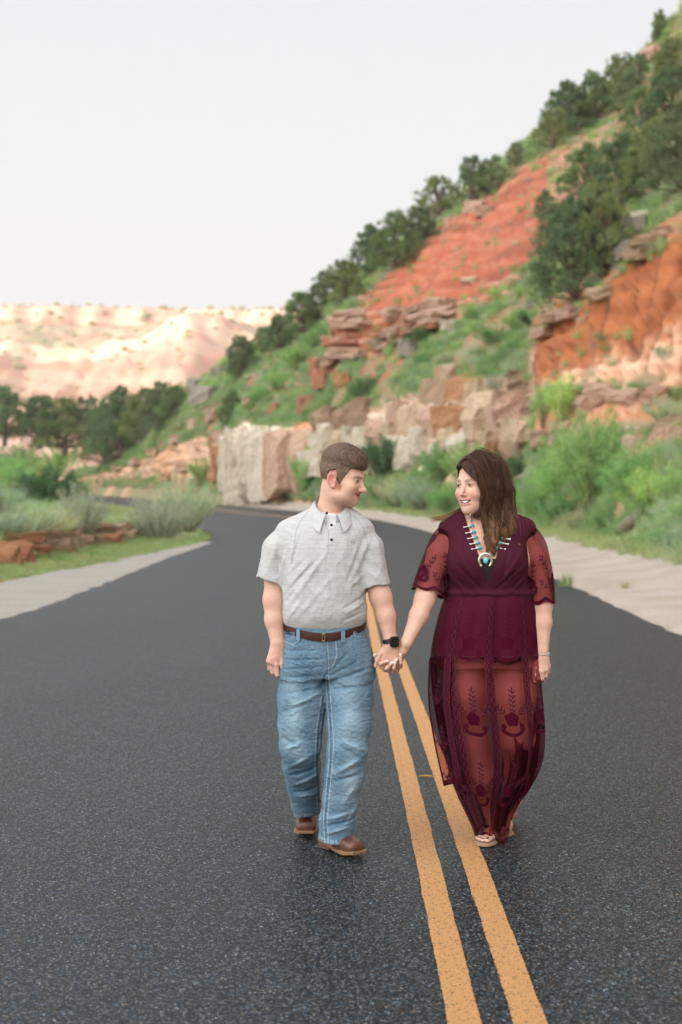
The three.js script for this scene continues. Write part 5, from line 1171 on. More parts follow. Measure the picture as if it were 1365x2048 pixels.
      const hy = x < m(645, 1640, 0)[0] && z < 0 ? hemR[1] + 0.12 * (x - hemR[0]) : hemL[1] - 0.12 * (x - hemL[0]);
      const q = y - hy; if (q > -0.01 && q < 0.022) c = mix3(c, n3(x * 160, 3, z * 160) > 0 ? [0.1, 0.2, 0.3] : [0.36, 0.47, 0.55], 0.6);
    }
    return c;
  };
  const jeans = mesh('jeans', isoMesh(jeansF, [-0.26, 0.03, -0.4], [0.27, 1.06, 0.24], 0.0045, denimC, (x, y, z) => [(x + z * 0.6) / 0.36, y / 0.36]), new THREE.MeshPhysicalMaterial({ vertexColors: true, roughness: 0.9, bumpMap: crease(4, 7, 0.6), bumpScale: 0.0045 }), man);

  // --- the name tape on the pocket and the small stitched mark on the chest
  {
    const font = await new FontLoader().loadAsync('fonts/droid/droid_sans_bold.typeface.json');
    const onJ = (px, py, f) => { for (let z = 0.24; z > -0.05; z -= 0.001) { const w = m(px, py, z); if (f(w[0], w[1], z) < 0) return V(w[0], w[1], z + 0.0012); } return V(...m(px, py, 0.1)); };
    const flat = (txt, sz, px, py, f, tilt, mat, nm, par, yaw) => { const g = new TextGeometry(txt, { font, size: sz, depth: 0.0006, curveSegments: 3 }); g.center(); const t = mesh(nm, g, mat, par); t.position.copy(onJ(px, py, f)); t.rotation.set(0, yaw, tilt); return t; };
    const tape = mesh('pocket_tape', new THREE.BoxGeometry(0.062, 0.011, 0.0012), new THREE.MeshStandardMaterial({ color: RGB(0.035, 0.06, 0.09), roughness: 0.9 }), jeans); tape.position.copy(onJ(583, 1268.5, jeansF)); tape.rotation.set(0, -0.5, -0.2);
    flat('CINCH', 0.0078, 577, 1266.5, (x, y, z) => jeansF(x, y, z) - 0.0012, -0.2, new THREE.MeshStandardMaterial({ color: RGB(0.75, 0.75, 0.74), roughness: 0.8 }), 'lettering', jeans, -0.55);
    flat('GJ', 0.013, 706, 1085, shirtF, 0, new THREE.MeshStandardMaterial({ color: RGB(0.36, 0.37, 0.36), roughness: 1 }), 'stitched_mark', shirt, 0.35);
  }

  // --- belt, loops and buckle
  const leather = new THREE.MeshPhysicalMaterial({ color: RGB(0.05, 0.016, 0.011), roughness: 0.5, specularIntensity: 0.6 });
  const bc = m(648.5, 1245, 0.0), beltAt = (a, r, up) => { const f = Math.cos(a), x = bc[0] + Math.sin(a) * (0.181 + r), z = 0.006 + f * (0.145 + r); return V(x, bc[1] - 0.004 - 0.034 * f * Math.max(0, f) - 0.012 * f + up, z); };
  mesh('belt', (() => { const nU = 121, prof = [[0, -0.018], [0.005, -0.0165], [0.005, 0.0165], [0, 0.018], [0, -0.018]]; return gridGeo(nU, 5, (i, j) => ({ p: beltAt(i / (nU - 1) * 2 * Math.PI, prof[j][0], prof[j][1]) })); })(), leather, man);
  for (const a of [-0.62, 0.46]) { const l = mesh('belt_loop', new THREE.BoxGeometry(0.017, 0.048, 0.005), new THREE.MeshStandardMaterial({ color: RGB(0.17, 0.28, 0.38), roughness: 0.95 }), jeans); l.position.copy(beltAt(a, 0.0085, -0.006)); l.rotation.y = a * 0.9; }
  { const b = mesh('buckle', (() => { const s = new THREE.Shape([[-0.014, -0.02], [0.014, -0.02], [0.014, 0.02], [-0.014, 0.02]].map(([x, y]) => new THREE.Vector2(x, y))); s.holes.push(new THREE.Path([[-0.01, -0.016], [-0.01, 0.016], [0.01, 0.016], [0.01, -0.016]].map(([x, y]) => new THREE.Vector2(x, y)))); return new THREE.ExtrudeGeometry(s, { depth: 0.003, bevelEnabled: true, bevelSize: 0.001, bevelThickness: 0.001, bevelSegments: 2 }); })(), new THREE.MeshStandardMaterial({ color: RGB(0.42, 0.32, 0.18), roughness: 0.35, metalness: 1 }), man); b.position.copy(beltAt(0.0, 0.0065, 0)); b.scale.set(0.42, 0.8, 0.6); }

  // --- boots
  const bootLeather = (x, y, z) => mul3(mix3([0.075, 0.026, 0.017], [0.165, 0.066, 0.042], clamp(0.5 + 0.9 * fbm3(x * 26, y * 26, z * 26, 3))), 1);
  const boot = (o, yaw, lift, heelUp) => {
    const fr = yawFrame(o, yaw, heelUp, 0);
    const up = (x, y, z) => { const p = fr.inv(x, y, z); let d = ell(p[0], p[1], p[2], [0, 0.042, 0.135], [0.056, 0.036, 0.09]); d = smin(d, cone(p[0], p[1], p[2], [0, 0.05, 0.1], [0, 0.08, 0.02], 0.04, 0.046), 0.03); d = smin(d, cone(p[0], p[1], p[2], [0, 0.075, 0.0], [0, 0.2, 0.0], 0.043, 0.05), 0.03); d = smin(d, ell(p[0], p[1], p[2], [0, 0.05, -0.02], [0.036, 0.04, 0.038]), 0.02);
      d = smax(d, Math.abs(p[0]) - 0.048, 0.01); d = smax(d, p[2] - 0.208, 0.016); d += 0.0025 * Math.sin(p[2] * 150 + p[1] * 90) * sstep(0.05, 0.08, p[1]) * sstep(0.03, 0.07, p[2]) * (1 - sstep(0.1, 0.14, p[2])); return smax(d, 0.016 - p[1], 0.003); };
    const g = isoMesh(up, [o[0] - 0.25, o[1] - 0.03, o[2] - 0.25], [o[0] + 0.25, o[1] + 0.2, o[2] + 0.27], 0.005, bootLeather);
    const b = mesh('boot', g, new THREE.MeshPhysicalMaterial({ vertexColors: true, roughness: 0.42, clearcoat: 0.15, clearcoatRoughness: 0.4 }), man);
    const s = new THREE.Shape(); s.moveTo(-0.033, -0.05); s.bezierCurveTo(-0.045, 0, -0.03, 0.05, -0.05, 0.11); s.bezierCurveTo(-0.058, 0.16, -0.05, 0.208, -0.034, 0.217); s.lineTo(0.034, 0.217); s.bezierCurveTo(0.05, 0.208, 0.058, 0.16, 0.05, 0.11); s.bezierCurveTo(0.03, 0.05, 0.045, 0, 0.033, -0.05); s.quadraticCurveTo(0, -0.07, -0.033, -0.05);
    const sg = new THREE.ExtrudeGeometry(s, { depth: 0.009, bevelEnabled: true, bevelSize: 0.002, bevelThickness: 0.002, bevelSegments: 2, curveSegments: 10 }); sg.rotateX(Math.PI / 2); sg.scale(1, 1, 1);
    const P = sg.attributes.position; for (let i = 0; i < P.count; i++) { const zz = P.getZ(i); P.setY(i, P.getY(i) + 0.02 + (zz < 0.06 ? 0.018 * sstep(0.07, 0.03, zz) : 0) + (zz > 0.16 ? 0.008 * sstep(0.16, 0.22, zz) : 0)); } sg.computeVertexNormals();
    const sole = mesh('sole', sg, new THREE.MeshStandardMaterial({ color: RGB(0.24, 0.13, 0.065), roughness: 0.6 }), b); sole.applyMatrix4(fr.matrix);
    const hs = new THREE.Shape(); hs.moveTo(-0.031, 0.03); hs.lineTo(0.031, 0.03); hs.quadraticCurveTo(0.037, -0.03, 0.026, -0.052); hs.quadraticCurveTo(0, -0.066, -0.026, -0.052); hs.quadraticCurveTo(-0.037, -0.03, -0.031, 0.03);
    const hg = new THREE.ExtrudeGeometry(hs, { depth: 0.028, bevelEnabled: true, bevelSize: 0.0015, bevelThickness: 0.0015, bevelSegments: 1, curveSegments: 8 }); hg.rotateX(Math.PI / 2); hg.translate(0, 0.0285, 0);
    const heel = mesh('heel', hg, new THREE.MeshStandardMaterial({ color: RGB(0.14, 0.06, 0.035), roughness: 0.55 }), b); heel.applyMatrix4(fr.matrix);
  };
  { const p = m(613, 1640, -0.33); boot([p[0], 0.012, -0.4], 0.0, 0, 0.0); const q = m(662, 1690, 0.0); boot([q[0], 0.005, -0.02], 0.62, 0, 0.0); }

  // --- watch
  {
    const w = new THREE.Group(); w.name = 'watch'; man.add(w);
    const a = V(...m(778, 1268, 0.07)), b = V(...m(783, 1296, 0.082)), ax = b.clone().sub(a).normalize(), c = V(...m(782, 1283, 0.0765));
    const q = new THREE.Quaternion().setFromUnitVectors(V(0, -1, 0), ax);
    const rub = new THREE.MeshStandardMaterial({ color: RGB(0.012, 0.012, 0.013), roughness: 0.55 });
    const strap = gridGeo(61, 5, (i, j) => { const t = i / 60 * 2 * Math.PI, pr = [[0.0315, -0.0105], [0.035, -0.0095], [0.035, 0.0095], [0.0315, 0.0105], [0.0315, -0.0105]][j]; return { p: V(Math.sin(t) * pr[0] * 1.03, pr[1], Math.cos(t) * pr[0]) }; });
    const st = mesh('strap', strap, rub, w); st.position.copy(c); st.quaternion.copy(q);
    const s = new THREE.Shape(); const R = 0.0095, hw = 0.0185, hh = 0.0215; s.moveTo(-hw + R, -hh); s.lineTo(hw - R, -hh); s.quadraticCurveTo(hw, -hh, hw, -hh + R); s.lineTo(hw, hh - R); s.quadraticCurveTo(hw, hh, hw - R, hh); s.lineTo(-hw + R, hh); s.quadraticCurveTo(-hw, hh, -hw, hh - R); s.lineTo(-hw, -hh + R); s.quadraticCurveTo(-hw, -hh, -hw + R, -hh);
    const dir = V(0.42, 0.05, 0.9).normalize(), cp = c.clone().addScaledVector(dir, 0.033);
    const cs = mesh('case', new THREE.ExtrudeGeometry(s, { depth: 0.006, bevelEnabled: true, bevelSize: 0.0025, bevelThickness: 0.0025, bevelSegments: 4, curveSegments: 8 }), new THREE.MeshPhysicalMaterial({ color: RGB(0.01, 0.01, 0.012), roughness: 0.25, metalness: 0.3, clearcoat: 0.6 }), w); cs.position.copy(cp); cs.quaternion.setFromUnitVectors(V(0, 0, 1), dir);
    const gl = mesh('dial', new THREE.ShapeGeometry(s), new THREE.MeshPhysicalMaterial({ color: RGB(0.006, 0.006, 0.007), roughness: 0.2 }), w); gl.position.copy(cp).addScaledVector(dir, 0.0092); gl.quaternion.copy(cs.quaternion); gl.scale.setScalar(0.86);
    const cr = mesh('crown', new THREE.CylinderGeometry(0.003, 0.003, 0.003, 12).rotateZ(Math.PI / 2), rub, w); cr.quaternion.copy(cs.quaternion); cr.position.copy(V(0.0215, 0.008, 0.004).applyQuaternion(cs.quaternion).add(cp));
  }
}
// ---------------------------------------------------------------- the woman
{
  const PW = 6.4, X0 = (975 - 682.5) / FPX * PW, m = localOf(X0, PW);
  const her = thing('person', 'woman in long sheer burgundy dress and turquoise necklace holding the man\'s hand', 'person', V(X0, 0, -PW));
  const sk = [0.7, 0.43, 0.32], flush = [0.7, 0.29, 0.22];
  const hc = m(953, 975, 0.03), head = yawFrame(hc, -0.74, 0.02, 0.04);
  const HO = { low: 1.0, jaw: 0.043, cheek: 0.0245, nose: 0.95, tip: 0.7, tall: 0.008, skin: sk, flush, lip: [0.55, 0.19, 0.17], brow: [0.22, 0.13, 0.09], browK: 0.65, browY: 0.0295, ear: flush, open: 0.0044, mouth: 0.0225, smile: 9 };
  const hf = headField(HO), hpig = headPigment(HO);
  const headSdf = (x, y, z) => { const p = head.inv(x, y, z); return hf(p[0], p[1], p[2]); };
  const S = (py, xl, xr, cz, b) => { const a = m(xl, py, 0), c = m(xr, py, 0); return [a[1], (a[0] + c[0]) / 2, (c[0] - a[0]) / 2, cz, b]; };
  const torso = sections([S(1330, 872, 1074, 0, 0.14), S(1290, 871, 1076, 0, 0.15), S(1250, 876, 1073, 0, 0.148), S(1205, 893, 1062, 0, 0.132), S(1188, 896, 1060, 0, 0.13), S(1160, 898, 1052, 0.005, 0.14), S(1125, 895, 1051, 0.01, 0.146), S(1090, 895, 1051, 0.004, 0.128), S(1068, 894, 1054, -0.004, 0.105), S(1050, 902, 1048, -0.012, 0.086), S(1038, 920, 1030, -0.016, 0.066), S(1028, 934, 1012, -0.016, 0.056)].sort((a, b) => a[0] - b[0]), 2.3);
  const bustA = m(938, 1128, 0.085), bustB = m(1012, 1128, 0.085);
  const neckF = (x, y, z) => cone(x, y, z, head.fwd([0, -0.05, -0.03]), m(964, 1045, -0.02), 0.048, 0.056);
  const armR = [[m(903, 1066, -0.005), 0.043], [m(878, 1110, 0.01), 0.0535], [m(856, 1178, 0.06), 0.0475], [m(850, 1200, 0.08), 0.045], [m(838, 1232, 0.12), 0.041], [m(813, 1287, 0.185), 0.0255]];
  const armL = [[m(1048, 1066, -0.005), 0.043], [m(1070, 1115, 0.0), 0.053], [m(1081, 1180, 0.01), 0.047], [m(1085, 1210, 0.02), 0.0435], [m(1086, 1245, 0.035), 0.039], [m(1085.5, 1300, 0.06), 0.0262]];
  const legA = [[m(924, 1300, 0.0), 0.1], [m(932, 1390, 0.04), 0.093], [m(946, 1480, 0.045), 0.066], [m(964, 1555, 0.01), 0.062], [m(986, 1620, -0.08), 0.038], [m(995, 1655, -0.11), 0.033]];
  const legB = [[m(1022, 1300, 0.0), 0.1], [m(1028, 1390, 0.03), 0.097], [m(1036, 1475, 0.05), 0.074], [m(1034, 1545, -0.12), 0.052], [m(1026, 1600, -0.33), 0.036], [m(1020, 1625, -0.42), 0.032]];
  // hands
  const gripPalm = (x, y, z) => {
    let d = chain(x, y, z, [[m(813, 1286, 0.185), 0.0255], [m(807, 1300, 0.18), 0.021]], 0.01);
    for (const [a, b] of [[770, 1326], [781, 1332], [792, 1333], [801, 1326]]) d = smin(d, cone(x, y, z, m(806, 1300, 0.178), m(lerp(a, 800, 0.35), b - 6, 0.146), 0.017, 0.013), 0.014);
    return d;
  };
  const gripF = [
    [[m(800, 1300, 0.165), 0.014], [m(780, 1304, 0.15), 0.011], [m(762, 1307, 0.155), 0.0095], [m(750, 1311, 0.168), 0.0078]],                 // thumb, behind his hand
    [[m(774, 1322, 0.146), 0.0112], [m(757.5, 1326, 0.176), 0.0102], [m(762, 1327, 0.207), 0.0092], [m(774, 1322.5, 0.217), 0.0078]],
    [[m(783, 1328, 0.146), 0.0112], [m(770, 1340, 0.176), 0.0102], [m(774, 1336.5, 0.208), 0.0092], [m(784.5, 1326, 0.218), 0.0078]],
    [[m(792, 1330, 0.146), 0.011], [m(786, 1342, 0.178), 0.01], [m(788, 1336, 0.207), 0.009], [m(792.5, 1320.5, 0.214), 0.0077]],
    [[m(800, 1324, 0.146), 0.0098], [m(801, 1334, 0.176), 0.009], [m(802, 1326, 0.2), 0.008], [m(801.5, 1310, 0.205), 0.007]],
  ];
  const hangPalm = (x, y, z) => {
    let d = chain(x, y, z, [[m(1085.5, 1300, 0.06), 0.0255], [m(1085, 1314, 0.066), 0.0215]], 0.01);
    for (const [a, b, c] of [[1075, 1341, 0.082], [1084, 1343, 0.084], [1092, 1339, 0.075], [1097, 1333, 0.06]]) d = smin(d, cone(x, y, z, m(1085 + (a - 1086) * 0.5, 1314, 0.064), m(a, b, c), 0.0165, 0.0118), 0.014);
    return d;
  };
  const hangF = [
    [[m(1075, 1318, 0.072), 0.014], [m(1069.5, 1336, 0.092), 0.0112], [m(1069, 1350, 0.1), 0.0095], [m(1069.5, 1363, 0.1), 0.008]],
    [[m(1075, 1341, 0.082), 0.0114], [m(1077.5, 1358, 0.086), 0.0098], [m(1080, 1364, 0.062), 0.0088], [m(1081, 1358, 0.044), 0.008]],
    [[m(1084, 1343, 0.084), 0.0114], [m(1085, 1357, 0.08), 0.0098], [m(1087, 1361, 0.056), 0.0088], [m(1087, 1354, 0.04), 0.008]],
    [[m(1092, 1339, 0.075), 0.011], [m(1092, 1352, 0.068), 0.0094], [m(1092, 1355, 0.046), 0.0085], [m(1091, 1348, 0.032), 0.0078]],
    [[m(1097, 1333, 0.06), 0.0098], [m(1096.5, 1344, 0.052), 0.0085], [m(1096, 1347, 0.034), 0.0076], [m(1095, 1341, 0.022), 0.007]],
  ];
  const hand = (palm, F) => (x, y, z) => { let d = palm(x, y, z); for (const f of F) d = smin(d, chain(x, y, z, f, 0.003), 0.004); return d; };
  const grip = hand(gripPalm, gripF), hang = hand(hangPalm, hangF);
  // front foot with toes
  const heelP = m(1010, 1672, -0.15); heelP[1] = 0.04;
  const ballP = m(972, 1684, 0.0); ballP[1] = 0.034;
  const fdir = V(ballP[0] - heelP[0], 0, ballP[2] - heelP[2]).normalize(), fside = V(fdir.z, 0, -fdir.x);
  const fp = (along, side, up) => [heelP[0] + fdir.x * along + fside.x * side, up, heelP[2] + fdir.z * along + fside.z * side];
  const toes = [[0.03, 0.222, 0.0125], [0.008, 0.228, 0.0092], [-0.009, 0.222, 0.0085], [-0.024, 0.211, 0.008], [-0.037, 0.197, 0.0075]];
  const foot = (x, y, z) => {
    let d = ball(x, y, z, fp(0.0, 0, 0.046), 0.031);
    d = smin(d, cone(x, y, z, fp(0.0, 0, 0.055), fp(0.13, 0.004, 0.046), 0.03, 0.026), 0.03);
    d = smin(d, cone(x, y, z, fp(0.155, 0.024, 0.034), fp(0.145, -0.022, 0.032), 0.0205, 0.0185), 0.025);
    for (const [s, a, r] of toes) d = smin(d, cone(x, y, z, fp(a - 0.065, s * 0.8, 0.034), fp(a, s, 0.0245 + r * 0.3), r * 1.15, r), 0.006);
    d = smin(d, cone(x, y, z, fp(0.03, 0, 0.07), legA[5][0], 0.033, 0.033), 0.03);
    return smax(d, 0.02 - y, 0.004);
  };
  const footB = (x, y, z) => { const a = legB[5][0]; return smin(cone(x, y, z, a, [a[0] - 0.03, 0.06, a[2] + 0.1], 0.03, 0.026), cone(x, y, z, [a[0] - 0.03, 0.06, a[2] + 0.1], [a[0] - 0.045, 0.035, a[2] + 0.16], 0.028, 0.016), 0.02); };
  const bodyF = (x, y, z) => {
    let d = torso(x, y, z);
    d = smin(d, ball(x, y, z, bustA, 0.072), 0.05); d = smin(d, ball(x, y, z, bustB, 0.072), 0.05);
    d = smin(d, neckF(x, y, z), 0.035); d = smin(d, chain(x, y, z, armR, 0.02), 0.035); d = smin(d, chain(x, y, z, armL, 0.02), 0.035);
    d = smin(d, smin(chain(x, y, z, legA, 0.03), chain(x, y, z, legB, 0.03), 0.01), 0.04);
    d = smin(d, gripPalm(x, y, z), 0.01); d = smin(d, hangPalm(x, y, z), 0.01); d = smin(d, footB(x, y, z), 0.02);
    return smin(d, headSdf(x, y, z), 0.02);
  };
  const nail = (c, x, y, z, F, paint) => { for (const f of F) { const a = f[f.length - 1][0], b = f[f.length - 2][0], l = Math.hypot(a[0] - b[0], a[1] - b[1], a[2] - b[2]), t = ((x - b[0]) * (a[0] - b[0]) + (y - b[1]) * (a[1] - b[1]) + (z - b[2]) * (a[2] - b[2])) / (l * l); const e = Math.hypot(x - a[0], y - a[1], z - a[2]); if (e < 0.0145 && t > 0.78 && z > lerp(b[2], a[2], t) - 0.002) c = t > 1.06 ? paint : mix3(c, [0.8, 0.55, 0.5], 0.5); } return c; };
  const bodyC = (x, y, z) => {
    const p = head.inv(x, y, z); let c = y > 1.42 ? hpig(p[0], p[1], p[2]) : sk;
    c = mul3(c, 1 + 0.04 * n3(x * 40, y * 40, z * 40) + 0.02 * n3(x * 150, y * 150, z * 150));
    if (y < 1.0 && y > 0.6) { c = nail(c, x, y, z, gripF, [0.88, 0.84, 0.84]); c = nail(c, x, y, z, hangF.slice(0, 1), [0.85, 0.8, 0.82]); }
    if (y < 0.06) for (const [s, a, r] of toes) { const q = fp(a, s, 0.0245 + r); if (Math.hypot(x - q[0], y - q[1] - 0.006, z - q[2]) < r * 0.8) c = [0.02, 0.012, 0.016]; }
    return c;
  };
  const neckSkin = (x, y, z) => smin(smin(headSdf(x, y, z), neckF(x, y, z), 0.022), torso(x, y, z), 0.03);
  mesh('body', mergeGeometries([
    isoMesh((x, y, z) => Math.max(neckSkin(x, y, z), hc[1] - 0.155 - y), [hc[0] - 0.15, hc[1] - 0.165, hc[2] - 0.15], [hc[0] + 0.15, hc[1] + 0.14, hc[2] + 0.15], 0.0028, bodyC),
    isoMesh((x, y, z) => smax(bodyF(x, y, z), y - (hc[1] - 0.14), 0.004), [-0.42, 0.0, -0.52], [0.36, 1.5, 0.26], 0.008, bodyC),
    isoMesh((x, y, z) => smin(grip(x, y, z), chain(x, y, z, armR.slice(3), 0.02), 0.01), [m(738, 1300, 0.17)[0], 0.72, 0.05], [m(870, 1300, 0.17)[0], 1.04, 0.26], 0.003, bodyC),
    isoMesh((x, y, z) => smin(hang(x, y, z), chain(x, y, z, armL.slice(3), 0.02), 0.01), [m(1052, 1300, 0.06)[0], 0.7, -0.03], [m(1116, 1300, 0.06)[0], 1.02, 0.14], 0.003, bodyC),
    isoMesh(foot, [-0.14, 0.0, -0.26], [0.16, 0.2, 0.16], 0.0035, bodyC),
  ]), skinMat, her);
  // --- eyes, lashes, teeth
  for (const s of [-1, 1]) {
    const e = mesh('eye', new THREE.SphereGeometry(0.0126, 20, 14), new THREE.MeshStandardMaterial({ color: RGB(0.55, 0.5, 0.47), roughness: 0.15 }), her);
    e.position.set(...head.fwd([s * 0.0318, 0.0095, 0.0756])); e.scale.set(0.95, 0.32, 0.97);
    const i = mesh('iris', new THREE.SphereGeometry(0.0066, 16, 10), new THREE.MeshStandardMaterial({ color: RGB(0.045, 0.028, 0.018), roughness: 0.1 }), e);
    i.position.copy(V(...head.fwd([s * 0.0318 - 0.002, 0.0095, 0.0835])).sub(e.position)).divide(e.scale); i.scale.set(1.1, 2.3, 1);
    const lp = []; for (let k = 0; k <= 8; k++) { const t = k / 8 * 2 - 1; lp.push(V(...head.fwd([s * 0.0318 + 0.0135 * t, 0.0164 - 0.0045 * t * t, 0.0868 - 0.007 * t * t - 0.0035 * t * s]))); }
    mesh('eyelash', limb(lp, lp.map((_, k) => 0.0011 + 0.0009 * Math.sin(k / 8 * 3.14)), 5), new THREE.MeshStandardMaterial({ color: RGB(0.03, 0.018, 0.012), roughness: 0.9 }), her);
  }
  {
    const L = 1.0, g = gridGeo(15, 5, (i, j) => { const t = (i / 14 - 0.5) * 0.038, ax = Math.abs(t), notch = i % 2 ? 0.0006 : 0; return { p: V(...head.fwd([t, -0.062 * L + 9 * ax * ax + 0.0036 - 0.0092 * (j / 4) * (1 - (ax / 0.0235) ** 2), 0.0905 - 13 * ax * ax + 0.0012 * Math.sin(j / 4 * 3.14) - notch])) }; });
    mesh('tooth_row', g, new THREE.MeshStandardMaterial({ color: RGB(0.86, 0.82, 0.77), roughness: 0.25, side: THREE.DoubleSide }), her);
  }

  // --- dress: opaque bodice and slip
  const wineMat = new THREE.MeshPhysicalMaterial({ color: RGB(0.058, 0.006, 0.019), roughness: 0.85, specularIntensity: 0.4, bumpMap: weave, bumpScale: 0.0003 });
  const vTip = m(976, 1170, 0.16), vL = m(932, 1038, 0.05), vR = m(1010, 1042, 0.05);
  const inV = (x, y) => { const t = clamp((y - vTip[1]) / (vL[1] - vTip[1]), -1, 1.4), l = lerp(vTip[0], vL[0], t), r = lerp(vTip[0], vR[0], t); return Math.max(l - x, x - r, vTip[1] - y); };   // < 0 inside the neckline
  const bf = foldField([[[905, 1090], [950, 1165], 0.01, 0.006], [[915, 1130], [965, 1180], 0.009, -0.006], [[1045, 1100], [1000, 1170], 0.01, 0.006], [[1040, 1130], [990, 1180], 0.008, -0.006], [[900, 1150], [930, 1186], 0.008, 0.006], [[1058, 1150], [1020, 1186], 0.008, 0.006], [[925, 1070], [940, 1150], 0.007, -0.004], [[1020, 1075], [1006, 1150], 0.007, -0.004]], m, 0);
  const armholeR = (x, y, z) => { const a = V(...m(899, 1064, 0)), b = V(...m(880, 1104, 0.01)), d = b.clone().sub(a).normalize(); return (x - a.x) * d.x + (y - a.y) * d.y + (z - a.z) * d.z; };
  const bodiceF = (x, y, z) => {
    let d = torso(x, y, z); d = smin(d, ball(x, y, z, bustA, 0.074), 0.055); d = smin(d, ball(x, y, z, bustB, 0.074), 0.055);
    d = smin(d, cone(x, y, z, m(940, 1036, -0.012), m(902, 1060, -0.008), 0.036, 0.05), 0.03); d = smin(d, cone(x, y, z, m(1005, 1036, -0.012), m(1048, 1060, -0.008), 0.036, 0.05), 0.03);
    d -= 0.0075 + bf(x, y, z) + 0.0012 * n3(x * 30, y * 22, z * 30);
    const band = y - m(975, 1186, 0.1)[1]; d -= 0.006 * Math.exp(-((band / 0.012) ** 2)) + 0.008 * sstep(0.03, -0.01, band);
    if (z > -0.03) d = smax(d, -inV(x, y), 0.003);
    d = smax(d, (m(975, 1199, 0)[1]) - y, 0.004);
    return smax(d, y - (m(975, 1026, 0)[1]) - (z < 0 ? 0.005 : 0), 0.004);
  };
  const dress = new THREE.Group(); dress.name = 'dress'; her.add(dress);
  mesh('bodice', isoMesh(bodiceF, [-0.25, 1.1, -0.2], [0.25, 1.52, 0.24], 0.0045, null, (x, y, z) => [(x + 0.4 * z) / 0.1, y / 0.1]), wineMat, dress);
  const camiF = (x, y, z) => { let d = torso(x, y, z); d = smin(d, ball(x, y, z, bustA, 0.072), 0.055); d = smin(d, ball(x, y, z, bustB, 0.072), 0.055); d -= 0.004; d = smax(d, y - m(975, 1117, 0.16)[1] - 0.12 * Math.abs(x - vTip[0]) + 0.004, 0.003); return smax(smax(d, m(975, 1180, 0.1)[1] - y, 0.004), -z, 0.004); };
  mesh('camisole', isoMesh(camiF, [-0.2, 1.12, 0], [0.2, 1.38, 0.24], 0.005), new THREE.MeshStandardMaterial({ color: RGB(0.01, 0.009, 0.01), roughness: 0.8 }), her);

  // --- embroidered net: drawn in metres on a sheet
  const PXM = 1280, NET = '#c8a0a8', THREAD = '#480f22', net = (w, h, draw) => {   // [colour sheet, sheet of how much light passes]
    return [[NET, THREAD, true], ['#ffffff', '#0c0c0c', false]].map(([bg, fg, srgb]) => {
      const c = document.createElement('canvas'); c.width = Math.round(w * PXM); c.height = Math.round(h * PXM); const g = c.getContext('2d');
      g.fillStyle = bg; g.fillRect(0, 0, c.width, c.height); g.scale(PXM, PXM); g.fillStyle = g.strokeStyle = fg; g.lineCap = 'round'; draw(g, bg);
      const t = new THREE.CanvasTexture(c); t.wrapS = t.wrapT = THREE.ClampToEdgeWrapping; if (srgb) t.colorSpace = THREE.SRGBColorSpace; return t;
    });
  };
  const leafD = (g, x, y, a, l, w) => { g.save(); g.translate(x, y); g.rotate(a); g.beginPath(); g.moveTo(0, 0); g.quadraticCurveTo(l * 0.5, -w, l, 0); g.quadraticCurveTo(l * 0.5, w, 0, 0); g.fill(); g.restore(); };
  const spray = (g, x, y, a, n, l, s) => { g.save(); g.translate(x, y); g.rotate(a); g.lineWidth = 0.0022 * s; g.beginPath(); g.moveTo(0, 0); g.lineTo(0, -l); g.stroke(); for (let i = 0; i < n; i++) { const t = (i + 0.6) / n; leafD(g, 0, -l * t, -Math.PI / 2 + 0.85, 0.017 * s, 0.0055 * s); leafD(g, 0, -l * (t + 0.05), -Math.PI / 2 - 0.85, 0.017 * s, 0.0055 * s); } leafD(g, 0, -l, -Math.PI / 2, 0.018 * s, 0.005 * s); g.restore(); };
  const flowerD = (g, x, y, r, bg) => { for (let i = 0; i < 5; i++) { const a = i / 5 * 6.283 - 0.3; g.beginPath(); g.arc(x + Math.cos(a) * r * 0.55, y + Math.sin(a) * r * 0.55, r * 0.52, 0, 6.3); g.fill(); } g.save(); g.strokeStyle = bg; g.lineWidth = r * 0.09; g.beginPath(); g.arc(x, y, r * 0.3, 0, 4.6); g.stroke(); g.beginPath(); g.arc(x + r * 0.1, y, r * 0.14, 1, 6); g.stroke(); g.restore(); };
  const motif = (g, x, y, bg) => {                            // spray of leaves over a flower in a scroll; y: foot of the scroll
    g.lineWidth = 0.016; g.beginPath(); g.moveTo(x - 0.046, y - 0.034); g.quadraticCurveTo(x - 0.05, y, x, y); g.quadraticCurveTo(x + 0.046, y, x + 0.046, y - 0.034); g.stroke();
    g.beginPath(); g.arc(x + 0.041, y - 0.036, 0.011, 0, 6.3); g.arc(x - 0.041, y - 0.036, 0.011, 0, 6.3); g.fill();
    flowerD(g, x - 0.004, y - 0.07, 0.031, bg); g.fillRect(x - 0.024, y - 0.082, 0.042, 0.03);
    spray(g, x, y - 0.09, 0.04, 5, 0.1, 1.3); spray(g, x + 0.024, y - 0.085, 0.75, 3, 0.05, 1.2); spray(g, x - 0.028, y - 0.085, -0.75, 3, 0.05, 1.2);
  };
  const strip = (g, x, y0, y1, bg) => {
    g.lineWidth = 0.0028; for (const s of [-0.0185, 0.0185]) { g.beginPath(); g.moveTo(x + s, y0); g.lineTo(x + s, y1); g.stroke(); }
    g.fillRect(x - 0.016, y0, 0.032, y1 - y0); g.save(); g.strokeStyle = bg; g.lineWidth = 0.0026;
    for (let y = y0; y < y1; y += 0.042) for (const s of [-1, 1]) { g.beginPath(); g.moveTo(x + s * 0.013, y); g.quadraticCurveTo(x + s * 0.001, y + 0.01, x + s * 0.013, y + 0.018); g.stroke(); g.beginPath(); g.ellipse(x, y + 0.03, 0.006, 0.009, 0, s > 0 ? -1.3 : 1.84, s > 0 ? 1.3 : 4.44); g.stroke(); }
    g.restore();
  };
